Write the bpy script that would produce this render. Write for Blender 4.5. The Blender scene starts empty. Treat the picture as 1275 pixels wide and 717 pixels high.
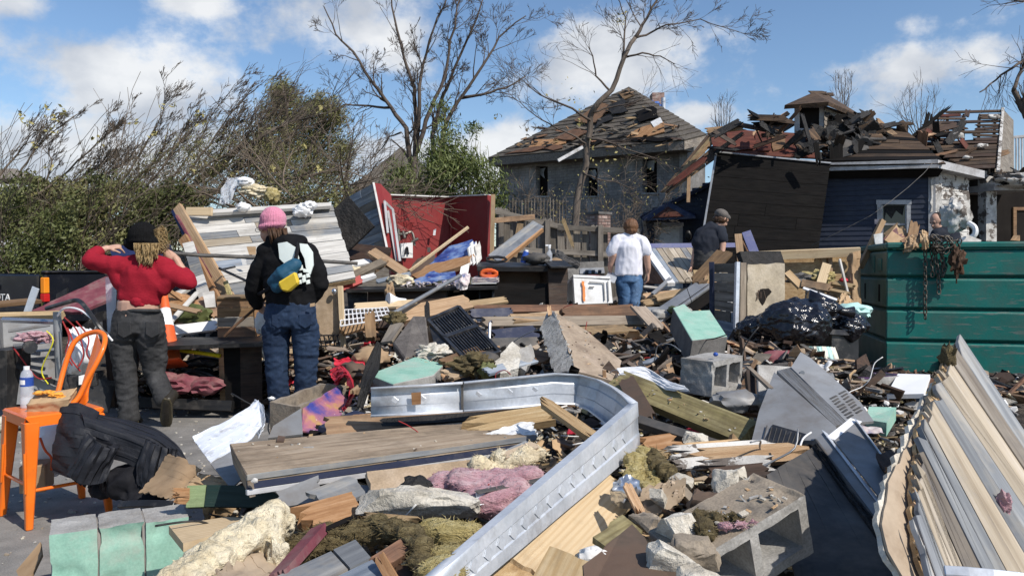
import bpy,math,random
import numpy as np
from mathutils import Vector,Matrix,noise,Quaternion
random.seed(7)
rng=np.random.default_rng(7)
S=bpy.context.scene
COL=S.collection
R=math.radians
FPX,CX,CY,CAMH,HORIZON=950.0,637.5,358.5,1.28,335.0
TILT=math.atan((CY-HORIZON)/FPX)
ST,CT=math.sin(TILT),math.cos(TILT)
cam=bpy.data.cameras.new('camera')
cam.sensor_width=36.0
cam.lens=FPX/1275.0*36.0
cam.clip_start,cam.clip_end=0.05,3000
cam_o=bpy.data.objects.new('camera',cam)
COL.objects.link(cam_o)
cam_o.location=(0,0,CAMH)
cam_o.rotation_euler=(math.pi/2-TILT,0,0)
S.camera=cam_o
SUN_EL,SUN_AZ=R(45),R(132)
sd=Vector((math.sin(SUN_AZ)*math.cos(SUN_EL),math.cos(SUN_AZ)*math.cos(SUN_EL),math.sin(SUN_EL)))
sun=bpy.data.lights.new('sun','SUN')
sun.energy,sun.angle,sun.color=5.0,R(0.5),(1.0,0.94,0.86)
sun_o=bpy.data.objects.new('sun',sun)
COL.objects.link(sun_o)
sun_o.location=(20,-20,30)
sun_o.rotation_euler=sd.to_track_quat('Z','Y').to_euler()
W=bpy.data.worlds.new('World')
S.world=W
W.use_nodes=True
wt=W.node_tree
wt.nodes.clear()
wn=wt.nodes.new
def wmath(op,a,b=None,c=None,clamp=False):
 n=wn('ShaderNodeMath')
 n.operation=op
 n.use_clamp=clamp
 for i,x in enumerate((a,b,c)):
  if x is None:
   continue
  if isinstance(x,(int,float)):
   n.inputs[i].default_value=x
  else:
   wt.links.new(x,n.inputs[i])
 return n.outputs[0]
sky=wn('ShaderNodeTexSky')
sky.sky_type='NISHITA'
sky.sun_disc=False
sky.sun_elevation,sky.sun_rotation=SUN_EL,SUN_AZ
sky.altitude,sky.air_density,sky.dust_density,sky.ozone_density=150,1.0,0.6,3.0
tc=wn('ShaderNodeTexCoord')
sep=wn('ShaderNodeSeparateXYZ')
wt.links.new(tc.outputs['Generated'],sep.inputs[0])
az=wmath('ARCTAN2',sep.outputs[0],sep.outputs[1])
el=wmath('ARCSINE',sep.outputs[2])
mp=wn('ShaderNodeMapping')
mp.inputs['Scale'].default_value=(1,1,1.35)
mp.inputs['Location'].default_value=(3.1,0.4,1.7)
wt.links.new(tc.outputs['Generated'],mp.inputs[0])
nz=wn('ShaderNodeTexNoise')
nz.inputs['Scale'].default_value=7.5
nz.inputs['Detail'].default_value=9
nz.inputs['Roughness'].default_value=0.62
nz.inputs['Distortion'].default_value=0.0
wt.links.new(mp.outputs[0],nz.inputs['Vector'])
CLOUDS=[(130,92,130,50,1.0),(60,200,190,60,.95),(235,0,75,22,1.0),(20,8,70,22,.7),(375,35,85,48,.75),(480,30,110,70,.75),(745,78,135,62,1.0),(540,205,200,48,.9),(855,142,40,16,.75),(1175,82,125,32,.95),(1140,28,40,24,.6),(1225,26,70,22,.5),(900,45,60,30,.5),(640,190,60,50,.7),(420,170,90,40,.5),(330,190,140,40,.55)]
tot=None
for(px,py,rx,ry,wgt)in CLOUDS:
 a0=math.atan((px-CX)/FPX)
 e0=math.atan((HORIZON-py)/FPX*math.cos(a0))
 dx=wmath('DIVIDE',wmath('SUBTRACT',az,a0),rx/FPX)
 dy=wmath('DIVIDE',wmath('SUBTRACT',el,e0),ry/FPX)
 q=wmath('ADD',wmath('MULTIPLY',dx,dx),wmath('MULTIPLY',dy,dy))
 g=wmath('MULTIPLY',wmath('POWER',2.718,wmath('MULTIPLY',q,-1.0)),wgt)
 tot=g if tot is None else wmath('MAXIMUM',tot,g)
dens=wmath('ADD',wmath('MULTIPLY',nz.outputs[0],1.15),wmath('MULTIPLY',tot,0.42))
rm=wn('ShaderNodeMapRange')
rm.interpolation_type='SMOOTHSTEP'
rm.inputs['From Min'].default_value,rm.inputs['From Max'].default_value=0.66,0.93
wt.links.new(dens,rm.inputs['Value'])
n2=wn('ShaderNodeTexNoise')
n2.inputs['Scale'].default_value=9
n2.inputs['Detail'].default_value=7
mp2=wn('ShaderNodeMapping')
mp2.inputs['Scale'].default_value=(1,1,1.6)
mp2.inputs['Location'].default_value=(1.1,2.4,0.2)
wt.links.new(tc.outputs['Generated'],mp2.inputs[0])
wt.links.new(mp2.outputs[0],n2.inputs['Vector'])
cr=wn('ShaderNodeValToRGB')
cr.color_ramp.elements[0].position,cr.color_ramp.elements[0].color=0.36,(5.6,6.0,6.7,1)
cr.color_ramp.elements[1].position,cr.color_ramp.elements[1].color=0.62,(9.4,9.5,9.6,1)
wt.links.new(n2.outputs[0],cr.inputs[0])
mx=wn('ShaderNodeMix')
mx.data_type='RGBA'
wt.links.new(wmath('MULTIPLY',rm.outputs[0],0.93),mx.inputs[0])
gam=wn('ShaderNodeHueSaturation')
gam.inputs['Saturation'].default_value=1.05
gam.inputs['Value'].default_value=1.45
wt.links.new(sky.outputs[0],gam.inputs['Color'])
wt.links.new(gam.outputs[0],mx.inputs[6])
wt.links.new(cr.outputs[0],mx.inputs[7])
bg=wn('ShaderNodeBackground')
bg.inputs['Strength'].default_value=0.098
wt.links.new(mx.outputs[2],bg.inputs['Color'])
wo=wn('ShaderNodeOutputWorld')
wt.links.new(bg.outputs[0],wo.inputs[0])
S.view_settings.view_transform='Standard'
S.view_settings.look='None'
S.view_settings.exposure=0.0
S.view_settings.gamma=1.0
S.view_settings.use_curve_mapping=False
S.cycles.max_bounces=6
S.cycles.diffuse_bounces=3
S.cycles.transparent_max_bounces=8
def P(px,py,Y):
 0
 xc,yc=(px-CX)/FPX,-(py-CY)/FPX
 k=Y/(yc*ST+CT)
 return Vector((xc*k,Y,CAMH+(yc*CT-ST)*k))
def sm(a,b,x):
 t=min(1,max(0,(x-a)/(b-a)))
 return t*t*(3-2*t)
def H(x,y):
 0
 left=sm(-1.55,-0.75,x+0.10*(y-3))
 near=(0.14+0.24*sm(2.0,3.4,y))*(1-sm(4.6,6.2,y))*left
 mid=(0.42+0.22*sm(-2.2,-1.2,x)*(1-sm(2.2,3.0,x)))*sm(4.2,6.4,y)*(sm(-1.4,-0.5,x)if y<7.0 else 1.0)*(1-sm(14,17,y))
 back=(0.34+0.26*sm(-2.4,-1.4,x)*(1-sm(2.6,3.4,x)))*sm(7.0,8.2,y)*(1-sm(14,17,y))
 h=max(near+mid*0.9,back)
 h*=1-0.75*sm(2.8,3.6,x)*sm(6.0,7.4,y)*(1-sm(11.5,13,y))
 h*=1-0.7*sm(1.9,2.8,x)*(1-sm(4.0,5.5,y))
 n=noise.noise(Vector((x*1.3,y*1.3,3.0)))*0.10+noise.noise(Vector((x*4,y*4,8.0)))*0.035
 return max(0.0,h+n*min(1,h*4))if h>0.004 else 0.0
def G(px,py,lift=0.0):
 0
 y=1.2
 while y<30:
  p=P(px,py,y)
  if p.z<=H(p.x,p.y)+lift:
   return p
  y*=1.012
 return P(px,py,30)
def V(a):
 0
 if isinstance(a,Vector):
  return a
 if len(a)==2:
  return G(a[0],a[1],0.04)
 if len(a)==4:
  return G(a[0],a[1],a[3])
 return P(*a)
def RP(px,py,p0,n):
 0
 d=P(px,py,1.0)-Vector((0,0,CAMH))
 o=Vector((0,0,CAMH))
 return o+d*((p0-o).dot(n)/d.dot(n))
class Plane:
 def __init__(s,a,b,c):
  a,b,c=V(a),V(b),V(c)
  s.p=a
  s.n=(b-a).cross(c-a).normalized()
  if s.n.dot(Vector((0,0,CAMH))-a)<0:
   s.n=-s.n
 def __call__(s,px,py,off=0.0):
  return RP(px,py,s.p+s.n*off,s.n)
class MB:
 def __init__(s):
  s.v,s.f,s.m,s.cur=[],[],[],0
 def add(s,vs,fs):
  o=len(s.v)
  s.v.extend([(v[0],v[1],v[2])for v in vs])
  s.f.extend([tuple(i+o for i in f)for f in fs])
  s.m.extend([s.cur]*len(fs))
  return s
 def box(s,M,sx,sy,sz,cx=0,cy=0,cz=0):
  vs=[M@Vector((cx+a*sx/2,cy+b*sy/2,cz+c*sz/2))for a in(-1,1)for b in(-1,1)for c in(-1,1)]
  return s.add(vs,[(0,1,3,2),(4,6,7,5),(0,4,5,1),(2,3,7,6),(0,2,6,4),(1,5,7,3)])
 def bx(s,x0,x1,y0,y1,z0,z1):
  return s.box(Matrix.Identity(4),x1-x0,y1-y0,z1-z0,(x0+x1)/2,(y0+y1)/2,(z0+z1)/2)
 def prism(s,pts,off):
  0
  n=len(pts)
  off=Vector(off)
  vs=[Vector(p)for p in pts]+[Vector(p)+off for p in pts]
  fs=[tuple(range(n)),tuple(range(2*n-1,n-1,-1))]
  fs+=[((i+1)%n,i,n+i,n+(i+1)%n)for i in range(n)]
  return s.add(vs,fs)
 def tube(s,pts,rads,n=8,cap=True,closed=False,flat=None):
  pts=[Vector(p)for p in pts]
  if not hasattr(rads,'__len__'):
   rads=[rads]*len(pts)
  k=len(pts)
  vs,fs=[],[]
  ref=None
  for i in range(k):
   if closed:
    d=pts[(i+1)%k]-pts[i-1]
   else:
    d=pts[min(i+1,k-1)]-pts[max(i-1,0)]
   if d.length<1e-9:
    d=Vector((0,0,1))
   d.normalize()
   if ref is None:
    ref=Vector((0,0,1))if abs(d.z)<0.9 else Vector((1,0,0))
   u=ref-d*ref.dot(d)
   if u.length<1e-6:
    u=d.orthogonal()
   u.normalize()
   ref=u
   w=d.cross(u)
   for j in range(n):
    a=2*math.pi*j/n
    o=(u*math.cos(a)+w*math.sin(a))*rads[i]
    if flat is not None:
     fd,fk=flat
     o=o-fd*o.dot(fd)*(1-fk)
    vs.append(pts[i]+o)
  for i in range(k if closed else k-1):
   i2=(i+1)%k
   for j in range(n):
    fs.append((i*n+j,i*n+(j+1)%n,i2*n+(j+1)%n,i2*n+j))
  if cap and not closed:
   fs.append(tuple(range(n-1,-1,-1)))
   fs.append(tuple((k-1)*n+j for j in range(n)))
  return s.add(vs,fs)
 def caps(s,pts,rads,n=12,flat=None,ce=1.0):
  0
  pts=[Vector(p)for p in pts]
  if not hasattr(rads,'__len__'):
   rads=[rads]*len(pts)
  a=(pts[0]-pts[1]).normalized()
  b=(pts[-1]-pts[-2]).normalized()
  pp,rr=[],[]
  for t in(0.98,0.8,0.45):
   pp.append(pts[0]+a*rads[0]*t*ce)
   rr.append(rads[0]*math.sqrt(1-t*t))
  for i in range(len(pts)):
   pp.append(pts[i])
   rr.append(rads[i])
  for t in(0.45,0.8,0.98):
   pp.append(pts[-1]+b*rads[-1]*t*ce)
   rr.append(rads[-1]*math.sqrt(1-t*t))
  return s.tube(pp,rr,n,flat=flat)
 def ell(s,c,rx,ry,rz,rot=None,nu=16,nv=10):
  c=Vector(c)
  M=rot.to_matrix()if rot is not None else Matrix.Identity(3)
  vs=[c+M@Vector((0,0,rz))]
  for i in range(1,nv):
   t=math.pi*i/nv
   for j in range(nu):
    a=2*math.pi*j/nu
    vs.append(c+M@Vector((rx*math.sin(t)*math.cos(a),ry*math.sin(t)*math.sin(a),rz*math.cos(t))))
  vs.append(c+M@Vector((0,0,-rz)))
  fs=[(0,1+j,1+(j+1)%nu)for j in range(nu)]
  for i in range(nv-2):
   for j in range(nu):
    a=1+i*nu
    fs.append((a+j,a+nu+j,a+nu+(j+1)%nu,a+(j+1)%nu))
  e=len(vs)-1
  a=1+(nv-2)*nu
  fs+=[(a+j,e,a+(j+1)%nu)for j in range(nu)]
  return s.add(vs,fs)
 def grid(s,fn,nu,nv):
  vs=[fn(i/nu,j/nv)for i in range(nu+1)for j in range(nv+1)]
  fs=[(i*(nv+1)+j,(i+1)*(nv+1)+j,(i+1)*(nv+1)+j+1,i*(nv+1)+j+1)for i in range(nu)for j in range(nv)]
  return s.add(vs,fs)
WM={}
def put(o,M,parent=None):
 COL.objects.link(o)
 WM[o.name]=M.copy()
 if parent is not None:
  o.parent=parent
  o.matrix_parent_inverse=Matrix.Identity(4)
  o.matrix_basis=WM[parent.name].inverted()@M
 else:
  o.matrix_basis=M
 return o
def tag(o,label=None,cat=None,group=None,kind=None):
 if label:
  o['label']=label
 if cat:
  o['category']=cat
 if group:
  o['group']=group
 if kind:
  o['kind']=kind
 return o
def empty(name,loc,label=None,cat=None,group=None):
 o=bpy.data.objects.new(name,None)
 o.empty_display_size=0.2
 put(o,Matrix.Translation(Vector(loc)))
 return tag(o,label,cat,group)
def build(name,mb,mats,parent=None,M=None,smooth=None,label=None,cat=None,group=None,kind=None,bevel=0,mods=None):
 if not isinstance(mats,(list,tuple)):
  mats=[mats]
 if M is None:
  a=np.array(mb.v)
  lo,hi=a.min(0),a.max(0)
  M=Matrix.Translation(((lo[0]+hi[0])/2,(lo[1]+hi[1])/2,lo[2]))
 inv=M.inverted()
 me=bpy.data.meshes.new(name)
 A=np.array(mb.v)@np.array(inv.to_3x3()).T+np.array(inv.translation)
 me.from_pydata(A.tolist(),[],mb.f)
 for m in mats:
  me.materials.append(MAT[m]if isinstance(m,str)else m)
 if len(mats)>1:
  me.polygons.foreach_set('material_index',mb.m)
 if smooth is not None:
  me.polygons.foreach_set('use_smooth',[True]*len(me.polygons))
  if smooth<180:
   me.set_sharp_from_angle(angle=R(smooth))
 me.update()
 o=bpy.data.objects.new(name,me)
 put(o,M,parent)
 if bevel:
  b=o.modifiers.new('edge','BEVEL')
  b.width,b.segments,b.limit_method,b.angle_limit=bevel,1,'ANGLE',R(40)
 return tag(o,label,cat,group,kind)
def bake(o,mods,post=None):
 0
 for i,(t,kw)in enumerate(mods):
  m=o.modifiers.new('m%d'%i,t)
  for k,v in kw.items():
   setattr(m,k,v)
 dg=bpy.context.evaluated_depsgraph_get()
 me=bpy.data.meshes.new_from_object(o.evaluated_get(dg))
 old=o.data
 o.modifiers.clear()
 o.data=me
 if not me.materials:
  for m in old.materials:
   me.materials.append(m)
 bpy.data.meshes.remove(old)
 me.polygons.foreach_set('use_smooth',[True]*len(me.polygons))
 if post:
  displace(me,post)
 me.update()
 return o
def displace(me,fn):
 n=len(me.vertices)
 co=np.empty(n*3)
 no=np.empty(n*3)
 me.vertices.foreach_get('co',co)
 me.vertex_normals.foreach_get('vector',no)
 co,no=co.reshape(-1,3),no.reshape(-1,3)
 d=np.array([fn(Vector(c),Vector(q))for c,q in zip(co,no)])
 co+=no*d[:,None]
 me.vertices.foreach_set('co',co.ravel())
def organic(name,mb,mat,voxel=0.012,smooth=3,parent=None,post=None,**kw):
 o=build(name,mb,mat,parent,**kw)
 return bake(o,[('REMESH',dict(mode='VOXEL',voxel_size=voxel)),('SMOOTH',dict(factor=0.5,iterations=smooth))],post)
def frame(o,x,z):
 0
 x=Vector(x).normalized()
 z=Vector(z)
 z=z-x*z.dot(x)
 if z.length<1e-4:
  z=x.orthogonal()
 z.normalize()
 y=z.cross(x)
 return Matrix(((x.x,y.x,z.x,o.x),(x.y,y.y,z.y,o.y),(x.z,y.z,z.z,o.z),(0,0,0,1)))
def plank_mb(M,L,w,t,r0=0.0,r1=0.0,cols=1,bow=0.0,seg=1,taper=1.0):
 0
 mb=MB()
 if r0 or r1:
  cols=max(cols,7)
 X0=[-L/2+(random.random()**1.5)*r0 for _ in range(cols+1)]
 X1=[L/2-(random.random()**1.5)*r1 for _ in range(cols+1)]
 n=cols+1
 vs,fs=[],[]
 for k in range(seg+1):
  f=k/seg
  for z in(0,-t):
   for j in range(n):
    x=X0[j]*(1-f)+X1[j]*f
    ww=w*(1+(taper-1)*f)
    zz=z+bow*(1-(2*f-1)**2)
    if z<0 and(k==0 and r0 or k==seg and r1):
     x+=random.uniform(-1,1)*0.4*(r0 if k==0 else r1)
     zz+=random.uniform(0,.35)*t
    vs.append(M@Vector((x,-ww/2+ww*j/cols,zz)))
 q=2*n
 for k in range(seg):
  for j in range(cols):
   a,b=k*q+j,(k+1)*q+j
   fs.append((a,b,b+1,a+1))
   fs.append((a+n,a+n+1,b+n+1,b+n))
  a,b=k*q,(k+1)*q
  fs.append((a,a+n,b+n,b))
  fs.append((a+cols,b+cols,b+n+cols,a+n+cols))
 for j in range(cols):
  fs.append((j,j+1,j+1+n,j+n))
  e=seg*q
  fs.append((e+j,e+j+n,e+j+1+n,e+j+1))
 return mb.add(vs,fs)
def board(label,A,B,w,t,mat,n=(0,0,1),name='wood_board',cat='board',r=(0,0),parent=None,bow=0,bev=0.002,group=None,kind=None,taper=1.0):
 A,B=V(A),V(B)
 M=frame((A+B)/2,B-A,n)
 mb=plank_mb(M,(B-A).length,w,t,r[0],r[1],bow=bow,seg=4 if bow else 1,taper=taper)
 if parent is not None:
  cat=None
 o=build(name,mb,mat,parent,M=M,label=label,cat=cat,group=group,bevel=bev if not(r[0]or r[1])else 0,kind=kind)
 return o
def newell(pts):
 n=Vector((0,0,0))
 for i in range(len(pts)):
  a,b=pts[i],pts[(i+1)%len(pts)]
  n+=Vector(((a.y-b.y)*(a.z+b.z),(a.z-b.z)*(a.x+b.x),(a.x-b.x)*(a.y+b.y)))
 return n.normalized()
def rag(pts,amp,step,seed=0,closed=True):
 0
 rr=random.Random(seed)
 n=newell(pts)
 out=[]
 for i in range(len(pts)):
  a,b=pts[i],pts[(i+1)%len(pts)]
  L=(b-a).length
  k=max(1,int(L/step))
  q=(b-a).normalized().cross(n)
  for j in range(k):
   f=j/k
   p=a.lerp(b,f)
   out.append(p+q*(rr.uniform(-amp,amp)if j else 0)+(b-a).normalized()*(rr.uniform(-.3,.3)*step if j else 0))
 return out
def sheet(label,pts,t,mat,name='panel',cat='panel',parent=None,plane=None,torn=0,step=0.05,seed=1,bev=0,group=None,kind=None,side=None):
 0
 if plane is not None:
  w=[plane(p[0],p[1])for p in pts]
 else:
  w=[V(p)for p in pts]
 n=newell(w)
 c=sum(w,Vector())/len(w)
 if n.dot(Vector((0,0,CAMH))-c)<0:
  n=-n
 if torn:
  w=rag(w,torn,step,seed)
 mb=MB()
 M=frame(c,w[len(w)//2-0]-w[0]if len(w)<4 else(w[1]-w[0]),n)
 mb.prism(w,-n*t)
 mats=[mat]
 if side:
  mb.m=[0]+[1]*(len(mb.m)-1)
  mats=[mat,side]
 if parent is not None:
  cat=None
 return build(name,mb,mats,parent,M=M,label=label,cat=cat,group=group,kind=kind,bevel=bev)
def ico_lump(c,rx,ry,rz,seed,amp=0.25,freq=2.0,sub=4,rot=None,ridged=False,octv=4,flatz=None):
 import bmesh
 bm=bmesh.new()
 bmesh.ops.create_icosphere(bm,subdivisions=sub,radius=1)
 mb=MB()
 o=Vector((seed*3.7,seed*1.9,seed*7.3))
 vs=[]
 Mr=rot.to_matrix()if rot is not None else Matrix.Identity(3)
 for v in bm.verts:
  p=v.co.copy()
  d=0
  a,f=1.0,freq
  for k in range(octv):
   q=noise.noise(p*f+o)
   d+=a*((1-2*abs(q))if ridged else q)
   a*=0.55
   f*=2.1
  s=1+amp*d
  q=Vector((p.x*rx,p.y*ry,p.z*rz))*s
  if flatz is not None and q.z<-flatz:
   q.z=-flatz
  vs.append(Vector(c)+Mr@q)
 mb.add(vs,[tuple(l.index for l in f.verts)for f in bm.faces])
 bm.free()
 return mb
def lump(label,c,rx,ry,rz,mat,seed,name='rubble_lump',cat='lump',amp=0.25,freq=2.0,sub=4,rot=None,ridged=False,parent=None,smooth=60,**kw):
 mb=ico_lump(V(c),rx,ry,rz,seed,amp,freq,sub,rot,ridged)
 return build(name,mb,mat,parent,label=label,cat=None if parent else cat,smooth=smooth,**kw)
MAT={}
def mat(name,c,scale=6.0,stretch=(1,1,1),det=6,rough=(0.7,0.9),metal=0.0,bump=0.3,bdist=0.004,dirt=None,vary=0.10,hue=0.0,spec=0.28,fine=None,chip=None,wave=None,trans=0,alpha=1.0,sheen=0,lo=0.3,hi=0.7,coat=0):
 0
 m=bpy.data.materials.new(name)
 m.use_nodes=True
 t=m.node_tree
 t.nodes.clear()
 N=t.nodes.new
 L=t.links.new
 out=N('ShaderNodeOutputMaterial')
 b=N('ShaderNodeBsdfPrincipled')
 L(b.outputs[0],out.inputs[0])
 co=N('ShaderNodeTexCoord')
 oi=N('ShaderNodeObjectInfo')
 off=N('ShaderNodeVectorMath')
 off.operation='MULTIPLY_ADD'
 cb=N('ShaderNodeCombineXYZ')
 for i in range(3):
  L(oi.outputs['Random'],cb.inputs[i])
 L(cb.outputs[0],off.inputs[0])
 off.inputs[1].default_value=(17,31,23)
 L(co.outputs['Object'],off.inputs[2])
 def noise_n(sc,st=(1,1,1),d=6,ro=0.6):
  mpn=N('ShaderNodeMapping')
  mpn.inputs['Scale'].default_value=st
  L(off.outputs[0],mpn.inputs[0])
  n=N('ShaderNodeTexNoise')
  n.inputs['Scale'].default_value=sc
  n.inputs['Detail'].default_value=d
  n.inputs['Roughness'].default_value=ro
  L(mpn.outputs[0],n.inputs['Vector'])
  return n.outputs[0]
 def mixc(f,a,bb,mode='MIX'):
  n=N('ShaderNodeMix')
  n.data_type='RGBA'
  n.blend_type=mode
  for idx,x in((0,f),(6,a),(7,bb)):
   if isinstance(x,(int,float)):
    n.inputs[idx].default_value=x
   elif isinstance(x,tuple):
    n.inputs[idx].default_value=(*x[:3],1)
   else:
    L(x,n.inputs[idx])
  return n.outputs[2]
 def mrange(v,a,bb,x=0.0,y=1.0):
  n=N('ShaderNodeMapRange')
  n.inputs['From Min'].default_value,n.inputs['From Max'].default_value=a,bb
  n.inputs['To Min'].default_value,n.inputs['To Max'].default_value=x,y
  L(v,n.inputs['Value'])
  return n.outputs[0]
 base=noise_n(scale,stretch,det)
 r=N('ShaderNodeValToRGB')
 k=len(c)
 while len(r.color_ramp.elements)<k:
  r.color_ramp.elements.new(0.5)
 for i,cc in enumerate(c):
  r.color_ramp.elements[i].position=lo+(hi-lo)*(i/max(1,k-1))
  r.color_ramp.elements[i].color=(*cc,1)
 L(base,r.inputs[0])
 col=r.outputs[0]
 if fine:
  f=noise_n(fine[0],stretch,3)
  g=mrange(f,0.3,0.7,1-fine[1],1+fine[1])
  col=mixc(1.0,col,g,'MULTIPLY')
 bsrc=base
 if wave:
  wv=N('ShaderNodeTexWave')
  wv.bands_direction='Y'
  wv.inputs['Scale'].default_value=wave[0]
  wv.inputs['Distortion'].default_value=wave[3]if len(wave)>3 else 6
  wv.inputs['Detail'].default_value=3
  wv.inputs['Detail Scale'].default_value=0.6
  mpn=N('ShaderNodeMapping')
  mpn.inputs['Scale'].default_value=(0.12,1,1)
  L(off.outputs[0],mpn.inputs[0])
  L(mpn.outputs[0],wv.inputs['Vector'])
  col=mixc(mrange(wv.outputs['Fac'],0.35,1.0,0,wave[2]),col,wave[1])
 if chip:
  cn=noise_n(chip[2],chip[3]if len(chip)>3 else stretch,8,0.65)
  thr=0.72-chip[1]*0.5
  cf=mrange(cn,thr,thr+0.02)
  col=mixc(cf,col,chip[0])
 if dirt:
  dn=noise_n(dirt[2],(1,1,1),5,0.7)
  df=mrange(dn,0.62-dirt[1]*0.35,0.86-dirt[1]*0.3)
  df2=N('ShaderNodeMath')
  df2.operation='MULTIPLY'
  L(df,df2.inputs[0])
  df2.inputs[1].default_value=0.8
  col=mixc(df2.outputs[0],col,dirt[0])
 if vary or hue:
  hs=N('ShaderNodeHueSaturation')
  L(mrange(oi.outputs['Random'],0,1,1-vary,1+vary),hs.inputs['Value'])
  if hue:
   w=N('ShaderNodeTexWhiteNoise')
   w.noise_dimensions='1D'
   L(oi.outputs['Random'],w.inputs['W'])
   L(mrange(w.outputs['Value'],0,1,0.5-hue,0.5+hue),hs.inputs['Hue'])
  L(col,hs.inputs['Color'])
  col=hs.outputs[0]
 L(col,b.inputs['Base Color'])
 rn=noise_n(scale*1.7,stretch,4)
 L(mrange(rn,0.3,0.7,rough[0],rough[1]),b.inputs['Roughness'])
 b.inputs['Metallic'].default_value=metal
 b.inputs['Specular IOR Level'].default_value=spec
 if coat:
  b.inputs['Coat Weight'].default_value=coat
  b.inputs['Coat Roughness'].default_value=0.08
 if sheen:
  b.inputs['Sheen Weight'].default_value=sheen
 if trans:
  b.inputs['Transmission Weight'].default_value=trans
 if alpha<1:
  b.inputs['Alpha'].default_value=alpha
 if bump:
  bn=N('ShaderNodeBump')
  bn.inputs['Strength'].default_value=bump
  bn.inputs['Distance'].default_value=bdist
  fb=noise_n(scale*4,stretch,6,0.7)
  ad=N('ShaderNodeMath')
  ad.operation='ADD'
  L(bsrc,ad.inputs[0])
  L(fb,ad.inputs[1])
  L(ad.outputs[0],bn.inputs['Height'])
  L(bn.outputs[0],b.inputs['Normal'])
 MAT[name]=m
 return m
GR=(1,14,14)
DIRT=(0.055,0.045,0.035)
mat('pine',[(.29,.195,.105),(.40,.285,.165),(.47,.35,.22)],3,GR,vary=.15,hue=.01,dirt=((.22,.16,.10),.35,3),wave=(14,(.33,.20,.09),.5))
mat('pine_pale',[(.52,.40,.25),(.60,.47,.30)],3,GR,vary=.08,dirt=((.35,.26,.16),.3,4),wave=(16,(.45,.31,.17),.5))
mat('pine_dirty',[(.20,.13,.075),(.33,.22,.12),(.40,.29,.17)],3,GR,vary=.25,hue=.015,dirt=(DIRT,.5,3))
mat('wood_weathered',[(.16,.13,.10),(.26,.21,.16),(.33,.28,.22)],3,GR,vary=.3,hue=.01,dirt=((.08,.06,.05),.4,2))
mat('wood_dark',[(.022,.014,.010),(.05,.03,.02),(.08,.045,.028)],3,GR,vary=.3,dirt=((.10,.08,.06),.25,4),rough=(.5,.8))
mat('wood_brown',[(.11,.06,.032),(.19,.11,.06),(.26,.16,.09)],3,GR,vary=.3,hue=.015,dirt=(DIRT,.4,3))
mat('wood_orange',[(.23,.115,.05),(.33,.18,.085),(.41,.25,.14)],4,GR,vary=.15,dirt=((.18,.08,.03),.3,4))
mat('splinter',[(.36,.22,.11),(.50,.33,.18),(.60,.44,.27)],3,(1,20,20),vary=.2,hue=.01,bump=.8,bdist=.008)
mat('treated',[(.17,.145,.06),(.25,.21,.10),(.32,.28,.15)],3,GR,vary=.1,dirt=((.07,.055,.03),.5,5),wave=(10,(.14,.11,.05),.5))
mat('osb',[(.30,.19,.09),(.45,.31,.16),(.55,.41,.24)],22,(1,2.2,1),det=3,vary=.15,dirt=((.25,.16,.09),.4,3),bump=.5)
mat('plywood',[(.33,.22,.12),(.43,.30,.17),(.50,.37,.23)],2,(1,6,6),vary=.15,dirt=((.20,.14,.09),.4,2))
mat('beam_top',[(.19,.14,.095),(.32,.245,.17),(.42,.34,.255)],3,GR,vary=.05,dirt=((.10,.075,.05),.55,4),bump=.5)
mat('board_tan',[(.30,.22,.14),(.40,.30,.20),(.46,.36,.26)],9,vary=.1,dirt=((.22,.16,.10),.4,4),fine=(120,.15))
mat('barn_grey',[(.12,.125,.135),(.20,.21,.22),(.32,.325,.32)],2,(1,11,11),vary=.25,dirt=((.42,.36,.27),.35,2.2),rough=(.6,.8))
mat('barn_blue',[(.10,.125,.16),(.19,.22,.26),(.31,.34,.37)],2,(1,11,11),vary=.2,dirt=((.40,.33,.23),.2,3),rough=(.6,.8))
mat('barn_tan',[(.25,.20,.14),(.37,.31,.23),(.47,.41,.33)],2,(1,11,11),vary=.18,dirt=((.22,.22,.22),.3,3),rough=(.6,.8))
mat('barn_brown',[(.13,.105,.08),(.21,.18,.145),(.30,.27,.23)],2,(1,11,11),vary=.25,dirt=((.10,.09,.085),.35,3),rough=(.6,.85))
mat('barn_white',[(.37,.35,.32),(.50,.48,.44),(.60,.58,.54)],2,(1,11,11),vary=.12,dirt=((.30,.28,.25),.35,3))
mat('fence_wood',[(.10,.085,.07),(.17,.15,.125),(.24,.21,.18)],2,GR,vary=.35,dirt=((.07,.06,.05),.4,2))
mat('navy_paint',[(.016,.021,.045),(.025,.032,.065)],5,vary=.08,rough=(.4,.7),chip=((.30,.28,.25),.1,9),dirt=((.12,.11,.11),.25,5))
mat('violet_paint',[(.13,.14,.27),(.17,.18,.32)],5,vary=.05,rough=(.4,.7),dirt=((.25,.24,.26),.3,5))
mat('white_paint',[(.70,.70,.69),(.80,.80,.79)],5,vary=.06,rough=(.4,.7),dirt=((.36,.33,.28),.35,5),chip=((.42,.33,.24),.12,7))
mat('white_clean',[(.74,.74,.74),(.80,.80,.80)],4,vary=.03,rough=(.35,.6),dirt=((.5,.48,.45),.2,5),bump=.08)
mat('trim_white',[(.40,.40,.41),(.55,.55,.55)],3,GR,vary=.08,dirt=((.20,.185,.17),.55,2),chip=((.13,.12,.11),.18,6))
mat('peeled',[(.50,.49,.46),(.66,.64,.60)],4,vary=.05,chip=((.12,.10,.085),.38,5),dirt=((.20,.18,.16),.5,3),bump=.8,bdist=.01)
mat('red_wall',[(.20,.026,.026),(.25,.034,.032)],3,vary=.04,rough=(.35,.6),dirt=((.20,.05,.045),.35,2),chip=((.5,.42,.38),.02,14),bump=.1)
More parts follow.
